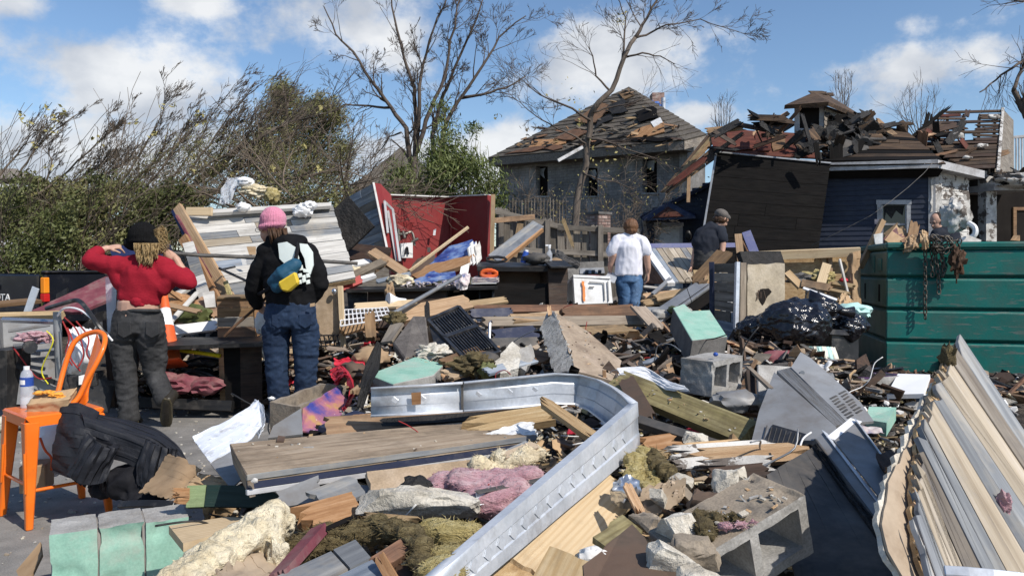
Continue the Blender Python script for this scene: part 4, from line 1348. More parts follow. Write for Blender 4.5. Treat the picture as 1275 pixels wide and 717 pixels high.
for k in range(95):
 p=P(random.uniform(295,462),random.uniform(222,285),random.uniform(12.2,14.5))
 d=Vector((random.uniform(-1,1),random.uniform(-.4,.4),random.uniform(-.15,.45)))
 grow(mb,p,d,random.uniform(.7,1.5),random.uniform(.008,.026),2,.03,Vector((.1,0,0)),(3,5),.8)
build('twigs',mb,'twig_brown',bp_,smooth=180,kind='stuff')
leaf_cloud('dead_leaves',[(P(370,250,13),(1.1,.7,.4),3),(P(430,255,13.4),(.6,.6,.35),1)],3500,.06,'leaf_olive',bp_,aspect=.5,seed=31,kind='stuff')
c=P(555,240,22)
t5=tree('bamboo_clump',(c.x,c.y,0),'bright green bamboo clump standing behind the red wall','bamboo')
mb=MB()
for k in range(46):
 x=random.uniform(488,612)
 top=168+abs(x-560)*.5+random.uniform(-18,25)
 limb(mb,[(x,330),(x+random.uniform(-3,3),260),(x+random.uniform(-6,6),top+25),(x+random.uniform(-14,14),top)],22+random.uniform(-.7,.9),.016,.005,0,0,n=4)
for(x,y)in((548,125),(552,108),(540,140),(590,150)):
 limb(mb,[(x+4,320),(x,230),(x+1,y+40),(x+6,y)],22.5,.016,.005,0,0,n=4)
build('culms',mb,'leaf_olive',t5,smooth=180)
blobs=[]
for k in range(34):
 x=random.uniform(486,614)
 y=182+abs(x-560)*.45+random.uniform(0,60)
 blobs.append((P(x,y,22+random.uniform(-.7,.7)),(.38,.35,.42),1))
blobs+=[(P(549,140,22.5),(.22,.22,.5),.5),(P(592,158,22.5),(.25,.2,.35),.4),(P(560,165,22.4),(.4,.3,.4),.8)]
leaf_cloud('foliage',blobs,15000,.17,'leaf_bamboo',t5,direction=(.15,-.1,-.5),aspect=.2,clump=.5,seed=40)
vb=empty('vine_tangle',P(730,320,21),'leafless vine tangle and saplings against the white brick wall','shrub')
mb=MB()
for k in range(26):
 x=random.uniform(635,830)
 grow(mb,P(x,350,21+random.uniform(-.8,1.5)),Vector((random.uniform(-.3,.3),0,1)),random.uniform(.9,2.0),.014,3,.05,kids=(3,5),spread=.9,minr=.005)
build('stems',mb,'twig_brown',vb,smooth=180)
leaf_cloud('dry_leaves',[(P(760,250,21),(2.0,.6,.7),3),(P(690,255,21),(.9,.5,.5),2)],420,.07,'leaf_dry',vb,aspect=.5,clump=.8,seed=50)
for i,(x,y0,y1,Y,lab,hs_)in enumerate(((1144,175,108,42,'faint bare tree far behind the torn roof, right of the scorched scraps',4),(900,180,122,38,'thin bare tree top behind the brick house, left of the red roof sheet',3),(1050,150,92,36,'thin bare saplings sticking up behind the dormer roof',3))):
 b_=P(x,y0,Y)
 t_=tree('distant_tree',(b_.x,b_.y,0),lab,group=None)
 mb=MB()
 mb.tube([Vector((b_.x,b_.y,0)),P(x,y0+25,Y),P(x,y0,Y)],[.10,.07,.05],6)
 for k in range(hs_*2):
  xx=x+(k-hs_+.5)*(8 if i==0 else 4)
  limb(mb,[(x,y0),(x+(xx-x)*.7,(y0+y1)/2+8),(xx,y1+abs(xx-x)*.9)],Y,.035,.010,2,1.1 if i==0 else.6,.3,kids=6,n=4,minr=.006)
 build('branches',mb,'bark',t_,smooth=180)
t6=tree('overhanging_tree',P(1330,300,15),'dark bare branches reaching in from the right picture edge')
mb=MB()
limb(mb,[(1340,330),(1330,220),(1300,170),(1278,145),(1262,112)],15,.13,.05,2,.7,0,kids=7)
limb(mb,[(1310,60),(1280,72),(1262,84),(1240,100),(1220,115)],15,.04,.012,3,.8,-.1,kids=10)
limb(mb,[(1335,220),(1320,120),(1310,60)],15,.09,.04,2,.7,0,kids=5)
limb(mb,[(1262,112),(1268,95),(1275,80),(1290,60)],15,.04,.015,2,.7,.1,kids=6)
limb(mb,[(1300,0),(1270,2),(1245,-2)],15,.03,.010,2,.6,0,kids=6)
build('branches',mb,'bark_dark',t6,smooth=180)
def cellbox(M,xs,ys,zs,solid,mb=None):
 0
 mb=mb or MB()
 idx,vs,fs={},[],[]
 def vid(i,j,k):
  if(i,j,k)not in idx:
   idx[(i,j,k)]=len(vs)
   vs.append(M@Vector((xs[i],ys[j],zs[k])))
  return idx[(i,j,k)]
 nx,ny,nz_=len(xs)-1,len(ys)-1,len(zs)-1
 S_=lambda i,j,k:0<=i<nx and 0<=j<ny and 0<=k<nz_ and solid(i,j,k)
 for i in range(nx):
  for j in range(ny):
   for k in range(nz_):
    if not S_(i,j,k):
     continue
    for(d,q)in(((-1,0,0),((0,0,0),(0,0,1),(0,1,1),(0,1,0))),((1,0,0),((1,0,0),(1,1,0),(1,1,1),(1,0,1))),((0,-1,0),((0,0,0),(1,0,0),(1,0,1),(0,0,1))),((0,1,0),((0,1,0),(0,1,1),(1,1,1),(1,1,0))),((0,0,-1),((0,0,0),(0,1,0),(1,1,0),(1,0,0))),((0,0,1),((0,0,1),(1,0,1),(1,1,1),(0,1,1)))):
     if not S_(i+d[0],j+d[1],k+d[2]):
      fs.append(tuple(vid(i+a,j+b,k+c)for a,b,c in q))
      mb.m.append((0,1,2)[[abs(t)for t in d].index(1)]if False else 0)
 o=len(mb.v)
 mb.v+=[tuple(v)for v in vs]
 mb.f+=[tuple(a+o for a in f)for f in fs]
 return mb
def weather(o,size=.4,amp=.0035):
 0
 k=random.random()*50
 q=Vector((k,k*.7,0))
 bake(o,[('SUBSURF',dict(levels=4,render_levels=4,subdivision_type='SIMPLE'))],lambda c,n:amp*(noise.noise(c*14+q)+.7*noise.noise(c*38+q))-(.010 if noise.noise(c*9+q*2)>.42 else 0)*min(1,max(0,noise.noise(c*9+q*2)-.42)*8))
 o.data.polygons.foreach_set('use_smooth',[True]*len(o.data.polygons))
 o.data.set_sharp_from_angle(angle=R(40))
 return o
def cinder(label,M,m='concrete',L=.39,D=.19,Hh=.19,name='cinder_block',cat='concrete block',paint=None,group=None,solid_half=False):
 0
 t=.032
 xs=[-L/2,-L/2+t,-t/2,t/2,L/2-t,L/2]
 zs=[-Hh/2,-Hh/2+t,Hh/2-t,Hh/2]
 mb=cellbox(M,xs,[-D/2,D/2],zs,lambda i,j,k:not(i in(1,3)and k==1))
 mats=[m]
 if paint:
  ax,sg,pm=paint
  mats.append(pm)
  dirv=(M.to_3x3()@Vector([sg if q==ax else 0 for q in range(3)])).normalized()
  for fi,f in enumerate(mb.f):
   a,b,c=[Vector(mb.v[i])for i in f[:3]]
   n=(b-a).cross(c-b).normalized()
   if n.dot(dirv)>.9 and((a-M.translation).dot(dirv)>(L,D,Hh)[ax]/2-.01):
    mb.m[fi]=1
 return weather(build(name,mb,mats,M=M,label=label,cat=cat,group=group),L)
def rotm(loc,rx=0,ry=0,rz=0):
 from mathutils import Euler
 return Matrix.Translation(V(loc))@Euler((R(rx),R(ry),R(rz)),'XYZ').to_matrix().to_4x4()
def rod(label,pts,r,m,name='pipe',cat='pipe',parent=None,n=7,rads=None,group=None,curve=False):
 pts=[V(p)for p in pts]
 if curve:
  pts=smooth_path(pts)
 mb=MB()
 mb.tube(pts,r if rads is None else rads,n)
 return build(name,mb,m,parent,label=label,cat=None if parent else cat,smooth=50,group=group)
def smooth_path(pts,k=6):
 out=[]
 n=len(pts)
 for i in range(n-1):
  p0,p1,p2,p3=pts[max(0,i-1)],pts[i],pts[i+1],pts[min(n-1,i+2)]
  for j in range(k):
   t=j/k
   out.append(.5*((2*p1)+(p2-p0)*t+(2*p0-5*p1+4*p2-p3)*t*t+(3*p1-p0-3*p2+p3)*t**3))
 out.append(pts[-1])
 return out
def cloth(label,ctrl,mat_,t=.006,nu=24,nv=16,amp=.03,seed=0,freq=5,name='cloth',cat='cloth',parent=None,ridged=False,tear=0,aniso=(1,1)):
 0
 rows=[smooth_path([V(p)for p in r],8)for r in ctrl]
 o=Vector((seed*5.1,seed*2.3,0))
 def at(u,v):
  cs=[r[min(len(r)-1,int(round(u*(len(r)-1))))]for r in rows]
  f=v*(len(cs)-1)
  i=min(len(cs)-2,int(f))
  p0,p1,p2,p3=cs[max(0,i-1)],cs[i],cs[i+1],cs[min(len(cs)-1,i+2)]
  q=f-i
  return.5*((2*p1)+(p2-p0)*q+(2*p0-5*p1+4*p2-p3)*q*q+(3*p1-p0-3*p2+p3)*q**3)
 P_=[[at(i/nu,j/nv)for j in range(nv+1)]for i in range(nu+1)]
 top,bot=[],[]
 for i in range(nu+1):
  for j in range(nv+1):
   a=P_[min(nu,i+1)][j]-P_[max(0,i-1)][j]
   b=P_[i][min(nv,j+1)]-P_[i][max(0,j-1)]
   n=a.cross(b)
   n=n.normalized()if n.length>1e-9 else Vector((0,0,1))
   q=noise.noise(Vector((i/nu*freq*aniso[0],j/nv*freq*aniso[1],0))+o)+.5*noise.noise(Vector((i/nu*freq*2.3*aniso[0],j/nv*freq*2.3*aniso[1],4))+o)
   if ridged:
    q=1-2*abs(q)
   d=n*q*amp
   e=Vector((0,0,0))
   if tear and(i in(0,nu)or j in(0,nv)):
    e=(a.normalized()*(random.uniform(-1,1)if i in(0,nu)else 0)+b.normalized()*(random.uniform(-1,1)if j in(0,nv)else 0))*tear
   top.append(P_[i][j]+d+e)
   bot.append(P_[i][j]+d+e-n*t)
 mb=MB()
 k=nv+1
 N_=len(top)
 fs=[]
 for i in range(nu):
  for j in range(nv):
   a=i*k+j
   fs.append((a,a+k,a+k+1,a+1))
   fs.append((N_+a,N_+a+1,N_+a+k+1,N_+a+k))
 ring=[j for j in range(k)]+[i*k+nv for i in range(1,nu+1)]+[nu*k+j for j in range(nv-1,-1,-1)]+[i*k for i in range(nu-1,0,-1)]
 for i in range(len(ring)):
  a,b=ring[i],ring[(i+1)%len(ring)]
  fs.append((a,b,N_+b,N_+a))
 mb.add(top+bot,fs)
 return build(name,mb,mat_,parent,label=label,cat=None if parent else cat,smooth=60)
def bx(name,parent,c,x,z,sx,sy,sz,m,bev=.004,label=None,cat=None):
 0
 M=frame(V(c),x,z)
 mb=MB()
 mb.box(M,sx,sy,sz)
 return build(name,mb,m,parent,M=M,bevel=bev,label=label,cat=cat)
XA,YA,ZA=Vector((1,0,0)),Vector((0,1,0)),Vector((0,0,1))
cor=P(57,340,10)
tk=empty('pickup_truck',(cor.x,cor.y,0),'battered black pickup with amber and red tail light behind the debris on the left','pickup')
hx=Vector((.26,.965,0)).normalized()
lx=Vector((-hx.y,hx.x,0))
c0=Vector((cor.x,cor.y,0))
def tp_(f,l,z):
 return c0+hx*f+lx*l+Vector((0,0,z))
def tbox(name,f0,f1,l0,l1,z0,z1,m,parent=tk,bev=.02):
 M=frame(tp_((f0+f1)/2,(l0+l1)/2,(z0+z1)/2),hx,ZA)
 mb=MB()
 mb.box(M,f1-f0,l1-l0,z1-z0)
 return build(name,mb,m,parent,M=M,bevel=bev)
tbox('bed_side',0,1.95,0,.06,.55,1.22,'truck_paint')
tbox('bed_side',0,1.95,1.58,1.64,.55,1.22,'truck_paint')
tbox('bed_rail',-.01,1.97,-.02,.09,1.22,1.26,'black_plastic')
tg=tbox('tailgate',-.03,.03,.10,1.54,.60,1.21,'truck_paint')
tbox('tailgate_crease',-.045,-.03,.14,1.50,.72,.78,'truck_paint',tg,.004)
tbox('handle',-.05,-.03,.72,.92,1.0,1.07,'black_plastic',tg,.006)
tbox('bed_floor',0,1.95,.05,1.6,.58,.66,'truck_paint')
tbox('bumper',-.16,-.05,-.04,1.68,.46,.60,'chrome')
lt=tbox('tail_light',-.035,.05,-.012,.06,.96,1.17,'lamp_amber',bev=.01)
tbox('red_lens',-.037,.05,-.014,.062,.85,.955,'lamp_red',lt,.008)
tbox('cab',1.98,3.5,.02,1.62,.5,1.22,'truck_paint')
mb=MB()
q=[tp_(2.02,.12,1.22),tp_(3.5,.12,1.22),tp_(3.05,.25,1.60),tp_(2.15,.25,1.60)]
mb.prism(q,lx*1.4)
build('cab_roof',mb,'truck_paint',tk,bevel=.06)
mb=MB()
mb.prism([tp_(2.02,.30,1.26),tp_(2.02,1.34,1.26),tp_(2.13,1.30,1.54),tp_(2.13,.34,1.54)],hx*-.02)
build('rear_window',mb,'glass_dark',tk)
mb=MB()
mb.prism([tp_(2.25,.135,1.26),tp_(3.25,.135,1.26),tp_(2.95,.235,1.55),tp_(2.28,.235,1.55)],lx*-.02)
build('side_window',mb,'glass_dark',tk)
tbox('hood',3.5,4.6,.04,1.60,.5,1.12,'truck_paint')
for f in(.95,4.0):
 for l in(.0,1.46):
  mb=MB()
  mb.tube([tp_(f,l-.02,.34),tp_(f,l+.2,.34)],.34,20)
  w=build('wheel',mb,'black_plastic',tk,smooth=40)
  mb=MB()
  mb.tube([tp_(f,l-.03,.34),tp_(f,l+.05,.34)],.2,16)
  build('rim',mb,'chrome',w,smooth=40)
def text_mesh(s,size,M,m,parent,name='lettering',ext=.004):
 cu=bpy.data.curves.new(name,'FONT')
 cu.body=s
 cu.size=size
 cu.extrude=ext
 cu.align_x='CENTER'
 cu.align_y='CENTER'
 o=bpy.data.objects.new(name,cu)
 COL.objects.link(o)
 me=bpy.data.meshes.new_from_object(o.evaluated_get(bpy.context.evaluated_depsgraph_get()))
 bpy.data.objects.remove(o)
 me.materials.append(MAT[m])
 o=bpy.data.objects.new(name,me)
 put(o,M,parent)
 return o
text_mesh('TOYOTA',.13,frame(tp_(-.036,.82,.90),-lx,-hx),'paper',tg,ext=.004)
sheet('navy tarpaulin panel draped behind the shoulders of the woman in red',[P(138,306,9.2),P(212,304,9.2),P(218,322,8.8),P(140,320,8.8)],.02,'blue_navy','tarp','tarp',torn=.02,step=.2)
ap_=empty('wrecked_appliance',P(45,500,6.3),'torn open grey appliance casing with dangling wires at the left edge','appliance')
pl=Plane((5,420,6.2),(80,420,6.5),(40,500,6.2))
sheet(None,[(2,398,6.6),(76,397,6.8),(78,500,6.7),(6,502,6.5)],.02,'sheet_grey','back_panel',parent=ap_)
sheet(None,[(-4,398,6.2),(3,396,6.6),(8,503,6.5),(2,506,6.1)],.015,'sheet_grey','side_panel',parent=ap_)
sheet(None,[(8,452,6.15),(76,486,6.2),(74,504,6.2),(10,503,6.1)],.02,'sheet_grey','door_panel',parent=ap_)
board(None,(8,450,6.1),(76,480,6.15),.035,.03,'black_plastic',n=(0,-1,.2),name='hinge_rail',parent=ap_)
board(None,(2,396,6.2),(74,399,6.3),.04,.03,'chrome',n=(0,-.5,1),name='rim',parent=ap_)
for k in range(5):
 board(None,(10+k*3,412+k*9,6.45),(62+k*3,404+k*10,6.5),.025,.012,pick(['chrome','steel_dull','sheet_grey']),n=(0,-1,.5),name='rack_bar',parent=ap_)
rod(None,[(16,432,6.1),(26,445,6.05),(46,470,6.1),(64,470,6.1)],.006,'wire_red','wire',parent=ap_,curve=True)
rod(None,[(58,412,6.1),(66,425,6.05),(52,460,6.1),(60,478,6.1)],.005,'yellow_tape','wire',parent=ap_,curve=True)
mb=MB()
mb.tube([P(36,432,6.05),P(38,432,5.98)],.05,16)
build('knob',mb,'black_plastic',ap_,smooth=40)
lump('pink insulation tuft lying on the torn grey appliance',(42,420,6.1),.13,.07,.045,'fiber_pink',3,'insulation_tuft','insulation',amp=.5,freq=3,sub=4)
rod('upright grey steel tube at the side of the torn appliance',[(71,388,6.2),(74,470,6.2)],.030,'steel_dull','steel_tube',n=10)
board('dark speaker-like box side at the very left edge',(-4,436,6.0),(-4,510,6.0),.16,.3,'black_wood',n=(0,-1,0),name='box',cat='box')
board('yellowish rail lying across the top of the torn appliance',(-25,392,6.9),(77,389,6.9),.07,.06,'pine',n=(0,-.6,1),name='wood_rail',cat='rail')
cloth('white woven sack stuffed behind the orange chair',[[(86,412,6.3),(104,408,6.35),(121,413,6.4)],[(84,430,6.15),(104,428,6.05),(124,432,6.2)],[(80,452,6.15),(100,452,6.0),(120,450,6.2)],[(82,468,6.3),(100,466,6.2),(116,462,6.3)]],'white_clean',amp=.035,seed=2,name='sack',cat='sack')
for i,pth in enumerate(([(84,408,6.0),(92,430,5.95),(88,445,5.95),(100,462,5.95)],[(80,395,6.1),(96,412,5.95),(104,440,5.95),(98,456,5.9)],[(78,400,6.0),(86,420,5.95),(82,440,5.95),(90,455,5.95)],[(95,400,6),(110,420,5.95),(108,440,5.9),(116,452,5.95)])):
 rod(['dark red cord looped over the left of the white sack','dark red cord down the middle of the white sack','red wire hanging beside the steel tube','thin red wire over the right of the white sack'][i],pth,.006,'wire_red','cord','cord',curve=True,group='red cords over the white sack')
rod('curved black tubular handle above the white sack',[(58,384,6.2),(78,378,6.1),(96,374,6.1),(106,382,6.0),(120,402,5.9),(132,418,5.9)],.018,'black_plastic','handle','handle',curve=True)
rod('pale flexible cord arching over the curved black handle',[(70,396,6.2),(80,384,6.1),(100,386,6.0),(122,404,5.9),(140,424,5.95)],.008,'white_clean','cord','cord',curve=True)
sheet('torn burgundy board leaning beyond the appliance',[(38,387,7.4),(132,344,7.8),(139,346,7.8),(138,372,7.5),(100,388,7.3)],.03,'burgundy',torn=.01,step=.1)
sheet('burgundy board scrap with dark edge behind the woman in red',[(70,366,7.9),(84,358,7.9),(80,386,7.7),(68,386,7.7)],.02,'tarpaper')
board('narrow grey metal strip standing above the yellowish rail',(33,390,7.0),(44,358,7.0),.075,.012,'galv',n=(-.2,-1,0),name='metal_strip',cat='strip')
board('long tan board low in front of the pickup bumper',(-20,378,7.6),(46,372,8.2),.14,.04,'wood_brown',n=(0,-.6,1))
sheet('clear plastic sheet hanging left of the woman in red',[(131,346,6.6),(146,340,6.6),(143,400,6.5),(134,420,6.5)],.003,'poly_clear','plastic_sheet','plastic')
board('dark brown stained post leaning left of the woman in red',(131,398,6.6),(140,506,6.5),.055,.05,'wood_dark',n=(0,-1,0),name='post',cat='post')
board('black panel under the white sack behind the orange chair',(78,486,6.1),(140,494,6.3),.26,.03,'black_plastic',n=(.1,-1,.3),name='panel',cat='panel')
bx('radio',None,(104,474,5.95),(1,.2,.1),(0,0,1),.20,.06,.10,'black_plastic',.006,'small black boxy radio under the white sack','radio')
sheet('small white label plate beside the small black radio',[(98,468,5.88),(106,466,5.9),(106,478,5.9),(98,479,5.88)],.004,'paper','label_plate','plate')
cone=empty('traffic_cone',P(210,452,6.9),'leaning orange traffic cone with white collar right of the woman in red','traffic cone')
a,b=P(203,352,7.0),P(211,452,6.7)
mb=MB()
mb.tube([a.lerp(b,t)for t in(0,.08,.34)],[.020,.026,.045],16)
build('tip',mb,'cone_orange',cone,smooth=50)
mb=MB()
mb.tube([a.lerp(b,t)for t in(.34,.56)],[.046,.064],16)
build('white_collar',mb,'white_clean',cone,smooth=50)
mb=MB()
mb.tube([a.lerp(b,t)for t in(.56,.96,1)],[.064,.100,.11],16)
build('skirt',mb,'cone_orange',cone,smooth=50)
bx('base',cone,b,(1,.1,.1),(a-b),.25,.25,.025,'cone_orange',.01)
rod('yellow warning tape stretched low under the black table',[(196,430,6.9),(225,436,6.8),(255,440,6.75),(274,443,6.7)],.018,'yellow_tape','warning_tape','tape')
WB=[('light stud end leaning against the wood scraps right of the cone',(206,374,7.6),(242,352,7.9),.07,.04,'barn_white'),('thin yellow lath low between the two women',(205,378,7.2),(250,388,7.0),.05,.02,'pine'),('long white-edged board lying between the two women',(206,412,7.2),(272,404,7.3),.12,.03,'white_paint'),('split brown stick right of the red sleeve',(204,356,7.4),(229,374,7.5),.035,.03,'wood_orange'),('grey lath crossing in front of the leaning studs',(209,403,7.1),(247,362,7.6),.05,.02,'barn_white'),('short brown plank end under the leaning studs',(246,372,7.7),(272,392,7.4),.1,.03,'pine_dirty')]
for lab,A,B,w,t,m in WB:
 board(lab,A,B,w,t,m,n=(0,-.7,.7),r=(.02,.04))
lump('crumpled brown paper bag among the scraps right of the cone',(220,383,7.6),.13,.1,.10,'wood_orange',8,'paper_bag','bag',amp=.4,sub=3,ridged=True)
lump('mossy dark rag under the long white-edged board',(243,392,7.4),.16,.1,.09,'leaf_dark',9,'rag','rag',amp=.5,sub=3)
for i,(x,y,rx,rz,m,lab)in enumerate(((228,478,.10,.05,'burgundy','crumpled red cloth on the asphalt under the black table'),(206,472,.07,.04,'burgundy','dark red rag by the cone base'),(256,480,.10,.05,'burgundy','dark maroon bundle beside the black table leg'))):
 lump(lab,(x,y,6.6),rx,.1,rz,m,40+i,'cloth_bundle','cloth',amp=.5,sub=3,ridged=True)
mc=empty('mesh_chair',P(238,480,6.9),'overturned black mesh chair frame under the yellow tape','chair')
for pth in([(204,476,6.9),(222,456,6.9),(250,446,7),(272,448,7)],[(204,444,7),(230,462,6.9),(262,474,6.8)],[(212,480,6.8),(240,462,6.8),(270,470,6.8)]):
 rod(None,pth,.014,'black_plastic','frame',parent=mc,curve=True)
sheet(None,[(214,468,6.95),(240,450,7.0),(268,452,7.0),(258,472,6.9)],.006,'carpet','seat_mesh',parent=mc)
for k in range(3):
 board(('white strip','grey strip','blue-grey strip')[k]+' of trim on the ground behind the mesh chair',(206+k*8,448+k*5,7.4),(262+k*4,462+k*4,7.2),.05,.02,('white_paint','sheet_grey','barn_blue')[k],name='trim_strip',cat='trim')
tb=empty('black_table',P(290,500,6.6),'dark pedestal table with black top standing left of the woman in the pink hat','table')
sheet(None,[(196,420,7.0),(332,419,6.9),(340,426,6.45),(196,431,6.5)],.035,'black_wood','tabletop',parent=tb)
pm=[(278,432,6.75),(326,431,6.8),(328,507,6.75),(280,508,6.7)]
for(pts,m)in(([(278,432,6.65),(299,432,6.65),(300,508,6.6),(281,509,6.6)],'burnt'),([(299,432,6.65),(326,431,6.75),(327,508,6.7),(300,508,6.6)],'wood_dark')):
 sheet(None,pts,.05,m,'pedestal_side',parent=tb)
sheet(None,[(272,433,6.75),(280,433,6.7),(282,500,6.7),(274,500,6.75)],.04,'pine_dirty','pedestal_back',parent=tb)
board(None,(158,500,6.5),(288,505,6.5),.09,.07,'black_wood',n=(0,-1,.3),name='base_beam',parent=tb)
df=empty('drawer_box',P(296,420,6.95),'drawer box of brown planks standing on the black table','drawer')
slats(df,((270,371,6.9),(318,370,6.95),(320,419,6.95),(271,420,6.9)),4,['barn_brown','wood_brown'],.02,.004,'plank',0)
sheet(None,[(270,370,6.88),(319,369,6.93),(322,366,7.25),(276,367,7.2)],.015,'pine_dirty','top_edge',parent=df)
sheet(None,[(318,369,6.93),(323,366,7.25),(325,416,7.25),(320,419,6.95)],.015,'wood_orange','side_board',parent=df)
cb=empty('cabinet',P(375,495,7.1),'tan glass-fronted cabinet in a pale wood frame behind the woman in the pink hat','cabinet')
sheet(None,[(326,360,7.2),(421,357,7.2),(423,424,7.2),(326,426,7.2)],.02,'board_tan','door_panel',parent=cb)
board(None,(423,356,7.15),(427,436,7.12),.045,.05,'pine_pale',n=(0,-1,0),name='stile',parent=cb)
board(None,(322,440,7.12),(426,433,7.12),.04,.05,'pine_pale',n=(0,-1,0),name='rail',parent=cb)
board(None,(323,430,7.11),(326,500,7.1),.03,.05,'pine_pale',n=(0,-1,0),name='stile',parent=cb)
sheet(None,[(327,444,7.2),(424,437,7.2),(424,500,7.15),(327,500,7.15)],.02,'pine','lower_panel',parent=cb)
board(None,(360,442,7.13),(362,500,7.1),.02,.03,'wood_orange',n=(0,-1,0),name='stile',parent=cb)
mb=MB()
mb.ell(P(416,363,7.15),.025,.02,.03)
build('door_pull',mb,'chrome',cb,smooth=180)
mcx=empty('milk_crate',P(408,432,7.05),'black plastic lattice crate on the cabinet rail','crate')
for k in range(6):
 board(None,(392+k*5.5,418,7.05),(395+k*5.5,432,7.05),.012,.012,'black_plastic',n=(0,-1,0),name='slat',parent=mcx)
for y in(418,425,431):
 board(None,(390,y,7.04),(422,y-1,7.04),.014,.012,'black_plastic',n=(0,-1,0),name='slat',parent=mcx)
lump('white crumpled paper wad beside the left hip of the woman in the pink hat',(324,402,6.7),.035,.03,.075,'paper',5,'paper_wad','paper',amp=.3,sub=3,ridged=True)
lump('white plastic scraps below the black table edge',(332,438,6.8),.035,.03,.04,'paper',6,'plastic_scrap','scrap',amp=.6,sub=3,ridged=True)
pw=empty('plank_wall',P(330,372,8.3),'fallen wall section clad with grey and tan horizontal planks behind the women','wall section')
pq=((232,266,9.3),(413,256,9.5),(442,345,8.6),(290,374,8.2))
slats(pw,pq,12,['barn_white','barn_grey','barn_white','barn_tan','barn_white','barn_blue','barn_grey'],.02,.006,'plank',2,jit=.006,endjit=.01)
q_=[V(p)for p in pq]
nb=newell(q_)
nb=nb if nb.y<0 else-nb
mb=MB()
mb.prism([p-nb*.03 for p in q_],-nb*.06)
build('sheathing',mb,'osb',pw)
board(None,P(262,263,9.2),P(412,254,9.4),.12,.04,'barn_white',n=(0,-.5,1),name='top_plate',parent=pw)
mb=MB()
for(x,y,s)in((303,258,.05),(378,262,.075),(386,256,.05),(372,266,.04)):
 lump('torn foil on the plank wall top, '+{303:'small piece near its left end',378:'largest piece right of the pink hat',386:'upper piece right of the pink hat',372:'lowest piece right of the pink hat'}[x],(x,y,9.2),s,.07,s*.7,'white_clean',x,'foil_scrap','foil',amp=.5,sub=3,ridged=True)
board('pale pine offcut lying on the top left corner of the plank wall',(231,263,9.15),(263,263,9.1),.10,.04,'pine_pale',n=(0,-1,.2),name='wood_offcut')
ST_=[((219,257,8.9),(285,372,7.9),.115,.045,'pine','longest orange stud leaning along the left edge of the plank wall'),((226,295,8.4),(268,374,7.8),.11,.045,'wood_orange','shorter dark orange stud leaning below the longest stud'),((214,262,8.9),(250,335,8.3),.035,.03,'blue_navy','thin dark blue strip along the outer edge of the leaning studs'),((219,268,8.8),(278,372,7.95),.03,.05,'burgundy','thin dark red edge strip between the leaning studs')]
for A,B,w,t,m,lab in ST_:
 board(lab,A,B,w,t,m,n=(-.3,-1,.2),name='stud' if w>.1 else 'trim_strip',cat='stud' if w>.1 else 'strip')
gp=empty('grey_plank_strip',P(252,378,7.8),'narrow leaning strip of weathered pale planks left of the orange studs','plank strip')
slats(gp,((227,303,8.3),(240,300,8.3),(262,370,7.7),(249,376,7.7)),5,['barn_white','barn_grey'],.02,.006,'plank',0)
sheet('pale scrap board below the weathered plank strip',[(252,364,7.6),(266,362,7.6),(268,382,7.5),(256,383,7.5)],.02,'barn_white')
sheet('small orange wood scrap nailed on the plank wall',[(307,307,8.7),(318,307,8.7),(318,317,8.68),(310,317,8.68)],.02,'pine','wood_scrap','wood scrap')
sheet('white paper square stuck on the plank wall',[(300,322,8.5),(306,323,8.5),(307,330,8.5),(302,330,8.5)],.004,'paper','paper_sheet','paper')
rod('long dark rod lying across the plank wall behind both women',[(186,313,7.2),(250,318,7.6),(330,321,7.8),(445,328,8.2)],.020,'steel_dark','metal_rod','rod')
rod('short black rod crossing the lower plank wall',[(273,334,8.0),(312,352,7.7)],.014,'black_plastic','metal_rod','rod')
rod('second short black rod above the drawer box',[(275,336,8.0),(293,332,8.1)],.012,'black_plastic','metal_rod','rod')
board('slim tan lath low on the plank wall beside the drawer box',(280,350,7.9),(288,374,7.8),.05,.02,'fiber_yellow',n=(0,-1,0),name='lath',cat='lath')
board('dark slanted door slab beyond the plank wall, left of the barnwood wall end',(414,262,9.8),(446,300,9.6),.55,.04,'tarpaper',n=(-.4,-.8,.4),name='door_slab',cat='door')
cloth('clear plastic sheet caught on the brush pile',[[(284,222,12),(299,221,12)],[(276,238,11.9),(292,240,11.8)],[(274,254,11.8),(286,254,11.8)]],'poly_clear',amp=.05,seed=3,name='plastic_sheet',cat='plastic')
lump('torn yellow insulation blanket draped on the brush pile',(322,238,11.8),.26,.12,.09,'foam_cream',12,'insulation_blanket','insulation',amp=.55,sub=4)
lump('white plastic scrap at the left end of the yellow insulation blanket',(306,227,11.8),.08,.06,.05,'white_clean',14,'plastic_scrap','scrap',amp=.5,sub=3,ridged=True)
lump('yellow insulation piece hanging at the right end of the blanket',(339,243,11.7),.10,.08,.11,'fiber_yellow',17,'insulation_tuft','insulation',amp=.5,sub=3)
rr=empty('red_wall',P(545,332,12.4),'standing corner of red painted interior walls with fittings still attached','wall section')
sheet(None,[(486,243,12.4),(561,246,12.9),(561,345,12.9),(487,345,12.4)],.10,'red_wall','back_wall',parent=rr)
sheet(None,[(561,246,12.88),(607,243,12.0),(607,345,12.0),(561,345,12.88)],.10,'red_wall','side_wall',parent=rr)
board(None,(484,242,12.38),(562,245,12.88),.11,.02,'gypsum',n=ZA,name='torn_top',parent=rr,r=(.03,.03))
board(None,(561,244.5,12.86),(608,242,12.0),.11,.02,'gypsum',n=ZA,name='torn_top',parent=rr,r=(.05,.05))
sheet(None,[(491,276,12.3),(516,277,12.45),(512,288,12.45),(496,288,12.3)],.14,'red_wall','shelf',parent=rr)
